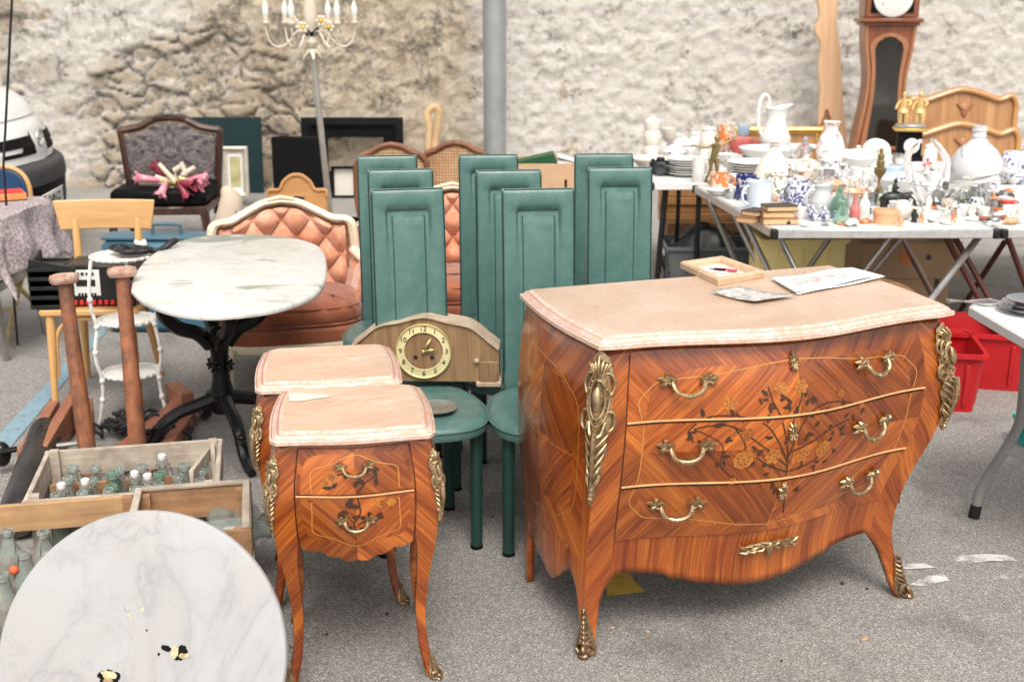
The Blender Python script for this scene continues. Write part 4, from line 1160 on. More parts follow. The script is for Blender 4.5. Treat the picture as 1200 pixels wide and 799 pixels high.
# ------------------------------------------------------------------ left side
# white van --------------------------------------------------------
def van():
    prof = [(-.10, .22), (.02, .26), (.05, .36), (.055, .46), (.06, .58), (.045, .66), (.0, .685), (-.01, .72), (-.02, .80), (-.06, .90), (-.12, .98), (-.20, 1.09), (-.38, 1.19), (-.68, 1.27), (-1.05, 1.32)]
    prof = [(p.x, p.y) for p in spline([(a, b, 0) for a, b in prof], 3)]
    HWd = .86
    root = thing('van', 'white van parked at left with dark bumper and number plate', 'van', (-3.27, 8.40, 0), R(6))
    def pt(y, k, off=0):
        x, z = prof[k]; q = abs(y) / HWd
        return V((x - .20 * q**2.2 - .10 * q**8 + off, y, z - .05 * q**3 * sstep(.7, 1.1, z)))
    ys = [-HWd + 2 * HWd * i / 48 for i in range(49)]
    def strip(k0, k1, name, m, off=0.0, yl=None):
        g = MB(); yy = [y for y in ys if yl is None or yl[0] <= y <= yl[1]]
        vs = [pt(y, k, off) for k in range(k0, k1 + 1) for y in yy]; n = len(yy)
        g.add(vs, [(j * n + i, j * n + i + 1, (j + 1) * n + i + 1, (j + 1) * n + i) for j in range(k1 - k0) for i in range(n - 1)])
        return g.build(name, m, root)
    kz = lambda z: min(range(len(prof)), key=lambda k: abs(prof[k][1] - z))
    strip(0, kz(.53), 'lower_bumper', M['black'], .002)
    strip(kz(.53), kz(.69), 'bumper', M['bumper'], .010)
    strip(kz(.69), kz(.985), 'front_panel', M['carpaint'])
    strip(kz(.985), len(prof) - 1, 'bonnet', M['carpaint'], .012)
    body = MB()
    side = [(-.30, .25), (-.28, 1.05), (-1.05, 1.24), (-1.75, 1.95), (-4.2, 2.0), (-4.6, 1.7), (-4.6, .3)]
    body.loft([[V((x, y, z)) for x, z in side] for y in (-HWd + .02, HWd - .02)]); body.build('body', M['carpaint'], root, mods=[('bevel', .04, 2)])
    ws = MB(); ws.add([(-1.10, -.70, 1.30), (-1.10, .70, 1.30), (-1.72, .64, 1.92), (-1.72, -.64, 1.92)], [(0, 1, 2, 3)]); ws.xf(0, TR(.03, 0, .01)); ws.build('windscreen', M['black'], root)
    # grille openings with white slats, near and far half
    for sg in (-1, 1):
        g = MB()
        for z0, z1 in ((.735, .795), (.815, .885)):
            yy = [sg * (.14 + .46 * i / 14) for i in range(15)]; vs = []
            for y in yy:
                f = 1 - .35 * ((abs(y) - .14) / .46)
                k0, k1 = kz(z0), kz(z0 + (z1 - z0) * f)
                vs += [pt(y, k0, .006), pt(y, k1, .006)]
            g.add(vs, [(2 * i, 2 * i + 1, 2 * i + 3, 2 * i + 2) for i in range(14)])
        g.build('grille', M['black'], root)
        hl = MB(); yy = [sg * (.62 + .22 * i / 8) for i in range(9)]; vs = []
        for y in yy: vs += [pt(y, kz(.74), .008), pt(y, kz(.93), .008)]
        hl.add(vs, [(2 * i, 2 * i + 1, 2 * i + 3, 2 * i + 2) for i in range(8)]); hl.build('headlight', M['alu'], root)
    # emblem: ring with two arcs
    e = MB(); c = pt(0, kz(.84)); 
    rg = [c + V((.012, .075 * cos(a), .058 * sin(a))) for a in [2 * pi * k / 28 for k in range(29)]]; e.tube(rg, .007, 6)
    e.tube([c + V((.012, .03 * cos(a), .055 * sin(a))) for a in [2 * pi * k / 24 for k in range(25)]], .006, 6)
    e.tube([c + V((.012, .062 * cos(a), .02 + .02 * sin(a))) for a in [2 * pi * k / 24 for k in range(25)]], .006, 6)
    e.build('emblem', M['alu'], root)
    # lower dark intake and plate
    pl = MB(); c = V((.068, -.13, .43)); pl.box(c, (.012, .52, .11), .004); pl.mi = 2; pl.box(c + V((.006, -.24, 0)), (.004, .04, .105)); pl.box(c + V((.006, .24, 0)), (.004, .04, .105))
    MM = frame_M(c + V((.0075, .0, 0)), (0, 1, 0), (1, 0, 0)); MMt = MX.Translation(c + V((.0075, 0, 0))) @ MX(((0, 0, 1, 0), (1, 0, 0, 0), (0, 1, 0, 0), (0, 0, 0, 1)))
    put_text(pl, '12·85·CZ', .085, MMt, 1)
    pl.build('number_plate', [M['paper'], M['ink'], M['navy']], root)
    for yy in (-.80, .80):
        w = MB(); w.lathe([(.20, -.1), (.31, -.1), (.33, -.06), (.33, .06), (.31, .1), (.20, .1), (.12, .06), (0, .05)], 28); w.xf(0, TR(-.95, yy, .33) @ rotM('X', R(90))); w.build('wheel', M['black'], root)
van()
# thin black cord hanging from above
a = GY(14, 0, 6.0); b = GY(4, 196, 6.0); top = a + (a - b) * 2.2
P0 = G(-6, 400); 
g = MB(); g.tube([top, a, b, (b.x - .04, 6.02, 0.004)], .0065, 6); tag(g.build('cord', M['black_plastic']), 'thin black guy cord hanging taut in front of the white van', 'cord')
# cloth covered table ------------------------------------------------
def cloth_table():
    C1 = G(50, 231, .735); X1 = C1.x; Yb = C1.y; Xl = X1 - 1.2; Yf = Yb - .62
    root = thing('folding_table', 'grey metal legged table under the mottled mauve cloth', 'table', ((Xl + X1) / 2, (Yb + Yf) / 2, 0))
    o = root.location
    g = MB(); g.box((0, 0, .715), (1.16, .58, .03), .005); g.build('tabletop', M['white_plastic'], root)
    for sx in (-1, 1):
        for sy in (-1, 1):
            lg = MB(); lg.bar((sx * .50, sy * .22, .70), (sx * .56, sy * .26, .0), .032, .032, .003); lg.build('leg', M['steel_leg'], root)
        lg = MB(); lg.bar((sx * .53, -.24, .36), (sx * .53, .24, .36), .022, .045, .002); lg.build('stretcher', M['steel_leg'], root)
    # cloth: heightfield with drape at the edges
    g = MB(); hw, hd, dr = .60, .31, .30
    us = [-1 + 2 * k / 60 for k in range(61)]
    def P(u, v):
        L = hw + dr; x = u * L; y = v * (hd + dr)
        ex = max(0, abs(x) - hw); ey = max(0, abs(y) - hd)
        sx = 1 if x > 0 else -1; sy = 1 if y > 0 else -1
        X = max(-hw, min(hw, x)); Y = max(-hd, min(hd, y)); e = hypot(ex, ey)
        wv = .028 * sin(y * 17 + x * 6) + .022 * sin(x * 15 + 1 - y * 9)
        k = min(1, e / .22)
        z = .738 + .004 * noise.noise(V((x * 9, y * 9, 1))) - e * .93
        if e > 0:
            X += sx * (ex / e) * (.03 + .20 * e + wv * k); Y += sy * (ey / e) * (.03 + .20 * e + wv * k)
        return V((X, Y, z - .02 * k * sin(u * 13)))
    g.grid(lambda a, b: P(-1 + 2 * a, -1 + 2 * b), 90, 60)
    m = mat('mottled_mauve_cloth', (.20, .155, .17), .9, var=.2, dirt=(.52, .47, .47), dirtamt=1.0, dscale=70, bump=.001, bscale=200)
    c = g.build('tablecloth', m, recalc=False, mods=[('solid', .003, 0)]); c.location = o
    tag(c, 'mottled mauve grey cloth draped over the table at the left edge', 'tablecloth')
    t = MB(); t.box((0, 0, 0), (.24, .17, .035), .004); P_ = G(-4, 232, .76)
    t.mi = 1; t.box((0, 0, .02), (.22, .15, .006), .001)
    ob = t.build('cardboard_tray', [M['orange'], M['red']]); ob.location = (X1 - .17, Yb - .13, .762); ob.rotation_euler = (0, 0, .5)
    tag(ob, 'small orange tray lying on the mauve tablecloth', 'tray')
cloth_table()
# blue padded folding chair behind the cloth table
def blue_chair():
    P = GY(-4, 292, 6.5)
    root = thing('folding_chair', 'gold framed folding chair with round navy blue padded back', 'chair', (P.x, 6.55, 0), R(-8))
    g = MB(); Z0 = .62
    out = [(.215 * (abs(cos(a))**.6) * (1 if cos(a) > 0 else -1), .70 + .17 * (abs(sin(a))**.7) * (1 if sin(a) > 0 else -1)) for a in [2 * pi * k / 40 for k in range(40)]]
    g.prism(offset2(out, .015), -.012, .012); g.build('backrest', M['navy'], root, mods=[('bevel', .008, 2)])
    g = MB(); ring = [V((x, 0, z)) for x, z in out]; g.tube(ring + [ring[0]], .013, 8, cap=False)
    g.build('frame', M['beech'], root)
    for sx in (-1, 1):
        g = MB(); g.tube([(sx * .20, 0, .60), (sx * .21, -.05, .45), (sx * .23, -.42, .0)], .013, 8); g.build('leg', M['brass_arm'], root)
        g = MB(); g.tube([(sx * .19, -.40, .44), (sx * .215, .06, .0)], .013, 8); g.build('leg', M['brass_arm'], root)
    g = MB(); g.tube([(-.21, -.30, .14), (.21, -.30, .14)], .010, 8); g.build('stretcher', M['brass_arm'], root)
    g = MB(); g.box((0, -.2, .45), (.40, .38, .04), .015); g.build('seat', M['navy'], root)
blue_chair()
# light wooden chair ----------------------------------------------
def beech_chair():
    A = GY(60, 236, 5.35); Bq = GY(183, 233, 5.42); c = (A + Bq) / 2
    root = thing('wooden_chair', 'light beech chair with a wide plain back board', 'chair', (c.x, 5.38, 0), atan2(.05, Bq.x - A.x) * .5)
    w = (Bq.x - A.x) / 2; zt = A.z
    g = MB(); zb = GY(70, 269, 5.38).z
    pr_ = [(-w, zt - .0), (-w + .03, zb), (w - .015, zb), (w, zt)]
    vs = []
    n = 16
    for k in range(n + 1):
        t = -1 + 2 * k / n; yb = .035 * (1 - t * t)
        for (zz, ww) in ((zb, w - .022), (zt, w)):
            for th in (-.011, .011): vs.append(V((t * ww, yb + th, zz)))
    rings = [[vs[4 * k], vs[4 * k + 1], vs[4 * k + 3], vs[4 * k + 2]] for k in range(n + 1)]
    g.loft(rings); g.build('backrest', M['beech'], root, mods=[('bevel', .005, 2)])
    for sx in (-1, 1):
        g = MB(); g.tube([(sx * (w - .085), .02, zb + .05), (sx * (w - .095), -.02, .43), (sx * (w - .07), .04, .22), (sx * (w - .05), .09, 0)], [.017, .020, .019, .014], 10); g.build('leg', M['beech_z'], root)
        g = MB(); g.tube([(sx * .17, -.36, .43), (sx * .185, -.375, 0)], [.021, .014], 10); g.build('leg', M['beech_z'], root)
    g = MB(); g.box((0, -.18, .435), (.42, .42, .03), .01); g.build('seat', M['beech'], root)
    g = MB(); g.tube(spline([(-.165, -.355, .14), (-.15, -.355, .33), (-.08, -.355, .395), (.08, -.355, .395), (.15, -.355, .33), (.165, -.355, .14)], 5), .010, 8); g.build('bentwood_brace', M['beech'], root)
    return root
bc = beech_chair()
def on_chair():
    # black stereo with red keys standing on the seat, black bin beside it
    C0 = G(130, 345, .46)
    bx = bc.location
    root = thing('stereo', 'black and silver cassette stereo with a row of red keys on the beech chair', 'stereo', (bx.x + .055, bx.y - .22, .452), R(3)); root.scale = (.80, .9, .95)
    g = MB(); g.box((0, 0, .095), (.37, .24, .19), .006); g.build('case', M['black_plastic'], root)
    g = MB(); g.box((-.065, -.121, .11), (.14, .006, .12), .001); g.mi = 1; g.box((-.07, -.125, .11), (.10, .004, .03)); 
    for k in range(6): g.box((-.11 + k * .017, -.126, .055), (.011, .005, .016))
    for k in range(4): g.box((-.11 + k * .026, -.126, .152), (.016, .005, .012))
    g.build('control_panel', [M['porc'], M['black_plastic']], root)
    for k in range(11):
        g = MB(); g.box((-.165 + k * .033, -.128, .020), (.020, .014, .022), .002); g.build('red_key', M['red'], root)
    b_ = thing('slatted_bin', 'black slatted plastic letter tray at the left end of the beech chair', 'tray', (bx.x - .160, bx.y - .28, .452), R(4)); b_.scale = (.80, .9, .82)
    g = MB()
    for k in range(5): g.box((0, 0, .004 + k * .05), (.17, .25, .006), .001); g.box((0, -.122, .012 + k * .05), (.17, .006, .022), .001)
    for sx in (-1, 1): g.box((sx * .082, .0, .11), (.006, .24, .22)); 
    g.box((0, .122, .11), (.17, .006, .22)); g.build('tray_stack', M['black_plastic'], b_)
    g = MB(); g.bar((-.08, -.10, .245), (.17, -.13, .205), .012, .04, .002); g.bar((-.08, -.10, .21), (-.08, .10, .25), .012, .05, .002); g.build('front_bar', M['black_plastic'], b_)
on_chair()
# white plant stand ----------------------------------------------------
def etagere():
    A = G(113, 503); Bq = G(188, 489); c = (A + Bq) / 2 + V((.0, .10, 0))
    root = thing('plant_stand', 'chipped white metal plant stand with round tiers in front of the beech chair', 'plant stand', c, R(12))
    rr = .135
    for z, r in ((.195, .120), (.425, .120), (.70, .125)):
        g = MB(); g.lathe([(0, z - .002), (r * .97, z - .002), (r, z + .002), (r, z + .012), (r - .006, z + .012), (r - .008, z + .004), (0, z + .003)], 32)
        for k in range(24):
            a = 2 * pi * k / 24; g.ell((r * cos(a), r * sin(a), z + .005), (.009, .009, .008), 6, 4)
        g.build('tier', M['whitewire'], root)
    for k in range(3):
        a = R(-150 + 120 * k)
        pts = []
        for z, q in ((0, 1.25), (.03, 1.16), (.12, 1.02), (.20, 1.0), (.27, 1.12), (.34, 1.10), (.42, 1.0), (.50, 1.12), (.60, 1.12), (.68, 1.02), (.702, 1.0)):
            pts.append((rr * q * cos(a), rr * q * sin(a), z))
        sp = spline(pts, 5); g = MB(); g.tube(sp, [.0075 + .003 * abs(noise.noise(p * 40)) for p in sp], 8)
        for z in (.19, .42, .1, .31, .55): 
            q = min(sp, key=lambda p: abs(p.z - z)); g.ell(q, (.013, .013, .016), 8, 5)
        g.build('leg', M['whitewire'], root)
    # things on the top tier
    tp = root.location
    g = MB()
    for (x, y, r, k) in ((.03, .0, .055, 0), (.085, -.01, .035, 0), (-.03, .04, .035, 0)):
        g.tube([(x + r * cos(a), y + r * .9 * sin(a), .020) for a in [2 * pi * i / 24 for i in range(25)]], .010, 8)
        g.lathe([(0, .001), (r - .012, .001), (r - .016, .014), (0, .016)], 18, (x, y, .002))
    g.box((.11, .0, .012), (.12, .028, .018), .004); g.bar((.15, .01, .01), (.21, .06, .05), .035, .02, .004)
    o = g.build('headphones', M['black_plastic']); o.location = (tp.x + .01, tp.y - .01, .715); tag(o, 'tangled black headphones lying on top of the white plant stand', 'headphones')
    g = MB(); g.ell((0, 0, .02), (.018, .014, .022)); g.ell((.018, .004, .032), (.012, .01, .018)); g.ell((-.014, .0, .035), (.010, .01, .014))
    o = g.build('china_bird', M['porc']); o.location = (tp.x + .06, tp.y + .06, .714); tag(o, 'tiny white china bird behind the black headphones', 'figurine')
etagere()
# wooden mangle with two upright posts ----------------------------------
def mangle():
    c = G(120, 545); 
    root = thing('wooden_press', 'worn red brown wooden press with two upright round capped posts and black roller', 'press', (c.x, c.y, 0), 0)
    o = root.location
    def loc(v): return V(v) - V(o)
    for (hx, hy, bx, by, Y0, Y1, rr) in ((75, 326, 104, 540, 4.30, 4.18, .040), (143, 318, 163, 540, 4.30, 4.18, .041)):
        top = GY(hx, hy, Y0); bot = GY(bx, by, Y1)
        d = (top - bot).normalized(); base = bot - d * (bot.z / d.z)
        g = MB(); sp = [loc(base + (top - base) * k / 8) for k in range(9)]
        g.tube(sp, [rr * (.84 - .22 * k / 8) for k in range(9)], 16); p_ = g.build('post', M['post'], root, mods=[])
        g = MB(); q = d.to_track_quat('Z', 'Y').to_matrix().to_4x4(); q.translation = loc(top)
        g.lathe([(0, -.022), (.044, -.022), (.052, -.012), (.054, .002), (.049, .014), (.03, .019), (0, .020)], 22); g.xf(0, q); g.build('post_cap', M['postcap'], p_)
    # beams at ground level
    for (a, b, w, h) in ((G(135, 560), G(215, 492), .06, .09), (G(170, 570), G(222, 500), .05, .05), (G(30, 560), G(66, 498), .045, .10), (G(52, 560), G(92, 490), .045, .12), (G(90, 510), G(112, 508), .05, .14), (G(205, 486), G(222, 500), .06, .14)):
        a = V((a.x, a.y, h / 2 + .01)); b = V((b.x, b.y, h / 2 + .01))
        g = MB(); g.bar(loc(a), loc(b), w, h, .004, roll=R(90) if False else 0); g.build('beam', M['redwood'], root)
    a = G(18, 612, .07); b = G(55, 505, .07)
    g = MB(); dd = (b - a).normalized()
    g.tube([loc(a), loc(a + dd * .02), loc(b - dd * .02), loc(b)], [.055, .066, .066, .055], 22); rl = g.build('roller', M['black_paint'], root)
    g = MB(); e1 = G(66, 522, .10); e2 = G(108, 517, .10); g.tube([loc(e1), loc(e2)], .010, 8); g.tube([loc(e2) + V((-.03, 0, 0)), loc(e2) + V((-.012, 0, 0))], .034, 14); g.build('axle', M['steel_leg'], root)
    g = MB(); e1 = G(-4, 530, .10); e2 = G(20, 526, .10); g.tube([loc(e1), loc(e2)], .012, 8); g.ell(loc(G(2, 532, .08)), (.035, .035, .05)); g.build('crank', M['black_iron'], root)
mangle()
# black net heap behind the posts
P = G(165, 512); g = MB(); r4 = random.Random(2)
for k in range(46):
    a = r4.uniform(0, 6.28); rr = r4.uniform(.02, .16); c = V((rr * 1.2 * cos(a), rr * .8 * sin(a), .012 + .085 * (1 - rr / .17) * r4.random()))
    pts = [c + V((.05 * cos(u * 1.3 + a) * r4.uniform(.6, 1.3), .035 * sin(u + a), .02 * sin(u * 2) + .015)) for u in [i * .8 for i in range(8)]]
    g.tube([V((p.x, p.y, max(.008, p.z))) for p in spline(pts, 3)], .007, 5)
o = g.build('net', M['rope']); o.location = (P.x, P.y, 0); tag(o, 'heap of black netting on the ground under the white plant stand', 'net')
# blue suitcase
def suitcase():
    A = G(124, 392); Bq = G(258, 390); c = (A + Bq) / 2
    W = Bq.x - A.x; root = thing('suitcase', 'blue vinyl suitcase standing behind the oval marble table', 'suitcase', (c.x, c.y + .11, 0), 0)
    g = MB(); g.box((0, 0, .255), (W, .22, .51), .035); g.build('shell', M['blue_case'], root, mods=[('bevel', .012, 2)])
    g = MB(); g.box((0, 0, .518), (W * .98, .19, .016), .006); g.build('lid_edge', M['blue_case_top'], root)
    g = MB(); g.tube(spline([(-.075, 0, .52), (-.075, 0, .565), (-.06, 0, .58), (.06, 0, .58), (.075, 0, .565), (.075, 0, .52)], 4), .010, 8); h = g.build('handle', M['blue_case_top'], root); h.location = (.03, 0, 0)
    for sx in (-1, 1):
        g = MB(); g.box((sx * .2, -.112, .45), (.05, .01, .04), .003); g.build('clasp', M['steel_leg'], root)
suitcase()
# oval marble table -----------------------------------------------------
def bistro():
    px = [(153, 338), (156, 324), (165, 309), (180, 296), (203, 284), (240, 276), (290, 274), (335, 277), (366, 284), (379, 293), (383, 306), (382, 325), (372, 341), (350, 352), (318, 361), (280, 366), (240, 368), (200, 363), (168, 351)]
    P = [G(x, y, .73) for x, y in px]; c = sum(P, V()) / len(P)
    gc = (G(306, 572) + G(230, 478)) / 2
    root = thing('marble_table', 'oval white and grey veined marble table on a black cast iron base', 'table', (gc.x, gc.y, 0))
    out = spl2([(p.x - gc.x, p.y - gc.y) for p in P] + [(P[0].x - gc.x, P[0].y - gc.y)], 5)[:-1]
    lv = [(.010, .705), (.002, .708), (0, .714), (.001, .722), (.006, .728), (.012, .730)]
    g = MB(); g.loft([[V((x, y, z)) for x, y in offset2(out, d)] for d, z in lv]); g.build('tabletop', M['green_marble'], root, smooth=50)
    d0 = G(306, 572) - gc; a0 = atan2(d0.y, d0.x)
    for k in range(4):
        a = a0 + k * pi / 2
        g = MB(); T = .016
        foot = spline([(.035, 0, .20), (.09, 0, .185), (.17, 0, .165), (.24, 0, .125), (.27, 0, .075), (.31, 0, .035), (.37, 0, .018), (.40, 0, .018)], 5)
        n = len(foot); g.tube(foot, [.030 - .013 * i / (n - 1) for i in range(n)], 8, flat=1.0)
        g.ell((.255, 0, .115), (.028, .020, .018), 10, 6); g.ell((.30, 0, .105), (.020, .016, .012), 8, 5); g.tube(spline([(.26, 0, .10), (.245, 0, .075), (.255, 0, .06)], 3), [.012, .011, .010, .009, .008, .007, .006], 6)
        arm = spline([(.03, 0, .42), (.08, 0, .475), (.15, 0, .505), (.20, 0, .56), (.215, 0, .62), (.24, 0, .67), (.30, 0, .695)], 5); n = len(arm)
        g.tube(arm, [.030 - .006 * i / (n - 1) for i in range(n)], 8)
        g.tube(spline([(.215, 0, .58), (.18, 0, .65), (.155, 0, .695)], 4), .018, 8)
        g.bar((.03, 0, .692), (.34, 0, .696), .040, .018, .003)
        o = g.build('leg', M['black_iron'], root); o.rotation_euler = (0, 0, a)
    g = MB(); g.lathe([(.0, .13), (.040, .14), (.052, .17), (.050, .22), (.036, .28), (.034, .36), (.040, .42), (.052, .46), (.03, .49), (0, .50)], 12)
    for z in (.20, .34):
        for k in range(4):
            a = a0 + pi / 4 + k * pi / 2; q = V((.045 * cos(a), .045 * sin(a), z))
            g.ell(q, (.012, .012, .012), 8, 5)
            for j in range(6):
                b_ = 2 * pi * j / 6; g.ell(q + V((-sin(a) * .02 * cos(b_), cos(a) * .02 * cos(b_), .02 * sin(b_))), .007, 6, 4)
    g.build('column', M['black_iron'], root)
    return root
bistro()
# tufted bergere armchairs --------------------------------------------------
def bergere():
    root = thing('armchair', 'salmon velvet button tufted armchair with rust seat cushion beside the oval marble table', 'armchair', (0, 0, 0), 0, 'tufted salmon armchairs')
    HWb = .34
    def topz(x): q = abs(x) / HWb; return .845 + .055 * cos(min(1, q / .72) * pi / 1.0) * (1 if q < .72 else 1) if q < .72 else .79 + .012 * cos((q - .72) / .28 * pi * .5)
    def topz(x):
        q = abs(x) / HWb
        return tab(q, [(0, .905), (.25, .89), (.5, .845), (.72, .805), (.9, .80), (1.0, .785)])
    def yb(x): return .33 - .10 * (abs(x) / HWb)**2.5
    # tufted back
    buttons = [(x, z) for j, z in enumerate((.49, .59, .69, .79)) for x in ([-.28, -.14, .0, .14, .28] if j % 2 else [-.21, -.07, .07, .21])]
    def tuft(x, z):
        j_ = (z - .49) / .2; k_ = x / .14 + (0 if True else 0) + .5
        h = .062 * (abs(sin(pi * (k_ + j_))) * abs(sin(pi * (k_ - j_))))**.5
        return h
    def bp(u, v):
        x = (-1 + 2 * u) * (HWb - .035); z = .42 + v * (topz(x) - .045 - .42)
        ed = min(1, min(u, 1 - u) / .05, (1 - v) / .06)
        return V((x, yb(x) - .012 - tuft(x, z) * (.35 + .65 * ed), z))
    g = MB(); g.grid(bp, 130, 84)
    for x, z in buttons:
        if abs(x) < HWb - .05 and z < topz(x) - .06: g.ell((x, yb(x) - .016, z), (.009, .007, .009), 8, 5)
    g.build('backrest', M['velvet'], root, recalc=False, smooth=60)
    g = MB(); g.grid(lambda u, v: V(((-1 + 2 * u) * HWb, yb((-1 + 2 * u) * HWb) + .015, .25 + v * (topz((-1 + 2 * u) * HWb) - .02 - .25))), 30, 8); g.build('back_panel', M['velvet'], root, recalc=False)
    # cream frame round the back
    pts = [(-HWb - .005, yb(HWb), .40), (-HWb - .01, yb(HWb), .60), (-HWb + .0, yb(HWb), .74)]
    xs = [-HWb + .012 + (2 * HWb - .024) * k / 24 for k in range(25)]
    pts += [(x, yb(x), topz(x) - .012) for x in xs]
    pts += [(HWb, yb(HWb), .74), (HWb + .01, yb(HWb), .60), (HWb + .005, yb(HWb), .40)]
    sp = spline(pts, 3); g = MB(); g.tube(sp, .026, 10, flat=.9); g.tube([p + V((0, -.022, 0)) for p in sp], .009, 6)
    for k in range(-3, 4): g.ell((k * .018, yb(0) - .02, .915 - abs(k) * .004), (.013, .014, .014), 8, 5)
    g.mi = 1
    for k in range(0, len(sp)):
        p = sp[k]; q = V((p.x * .905, p.y - .022, p.z - (.030 if abs(p.x) < HWb - .02 else 0))); g.ell(q, .0042, 6, 4)
    g.build('frame', [M['cream_wood'], M['nail']], root)
    # arms
    for sx in (-1, 1):
        arm = [(sx * (HWb + .0), .22, .62), (sx * (HWb + .035), .12, .585), (sx * (HWb + .05), -.02, .57), (sx * (HWb + .05), -.12, .555), (sx * (HWb + .035), -.15, .50), (sx * (HWb + .02), -.16, .40), (sx * (HWb + .01), -.20, .30)]
        g = MB(); g.tube(spline(arm, 5), .026, 10); g.ell((sx * (HWb + .05), -.13, .565), (.034, .036, .032)); g.build('arm', M['cream_wood'], root)
        g = MB(); g.grid(lambda u, v: V((sx * (HWb + .0 - .045 * v + .04 * sin(pi * v) * 0 + .03 * u * (1 - u) * 4), .24 - .38 * u, .56 - .2 * v + .012 * sin(u * 22) * (1 - v))), 24, 8)
        g.build('arm_panel', M['velvet'], root, recalc=False, mods=[('solid', .03, 0)])
    # seat cushion with gathered border
    def rr(w, d, n=64): return [(w * (abs(cos(a))**.55) * (1 if cos(a) > 0 else -1), d * (abs(sin(a))**.55) * (1 if sin(a) > 0 else -1) - .03) for a in [2 * pi * k / n for k in range(n)]]
    o_ = rr(.335, .285); lv = [(.03, .335), (.008, .345), (0, .37), (.0, .40), (.012, .425), (.03, .437), (.07, .452), (.12, .462), (.2, .468)]
    g = MB(); rings = []
    for d, z in lv: rings.append([V((x * (1 + .018 * sin(k * 1.9) * (1 - d * 3)), y * (1 + .018 * sin(k * 1.9) * (1 - d * 3)), z + .008 * sin(k * 2.3 + d * 40) * (d > .005) + .006 * noise.noise(V((x * 9, y * 9, z * 9))))) for k, (x, y) in enumerate(offset2(o_, d))])
    g.loft(rings)
    for d, z in ((.006, .345), (.016, .428)): 
        q = [V((x, y, z)) for x, y in offset2(o_, d)]; g.tube(q + [q[0]], .007, 6, cap=False)
    g.build('seat_cushion', M['velvet_dk'], root, smooth=60)
    g = MB(); q = rr(.345, .295); g.loft([[V((x, y, z)) for x, y in offset2(q, d)] for d, z in ((.0, .255), (-.004, .285), (0, .32), (.02, .335))]); g.build('seat_base', M['velvet_dk'], root)
    g = MB(); q2 = rr(.352, .302); g.loft([[V((x, y, z)) for x, y in offset2(q2, d)] for d, z in ((.01, .205), (0, .215), (0, .245), (.008, .256))]); g.build('seat_rail', M['cream_wood'], root)
    for sx in (-1, 1):
        g = MB(); g.tube(spline([(sx * .29, -.28, .235), (sx * .305, -.305, .17), (sx * .295, -.295, .09), (sx * .30, -.31, .02), (sx * .305, -.325, .012)], 4), [.034, .034, .033, .031, .028, .024, .021, .018, .016, .015, .015, .016, .018, .018, .018, .016, .014][:17], 10); g.build('leg', M['cream_wood'], root)
        g = MB(); g.tube([(sx * .27, .22, .23), (sx * .28, .27, 0)], [.028, .016], 10); g.build('leg', M['cream_wood'], root)
    return root
br = bergere()
fl = G(271, 466); fr_ = GY(410, 390, 5.55)
br.scale = (1, 1, .88); br.location = (-1.065, fl.y + .40, 0); br.rotation_euler = (0, 0, R(14))
# scale check is done by eye against the photograph
b2 = dup(br, (-.285, 6.02, 0), R(6), 'second salmon tufted armchair mostly hidden behind the green leather chairs', 'tufted salmon armchairs')
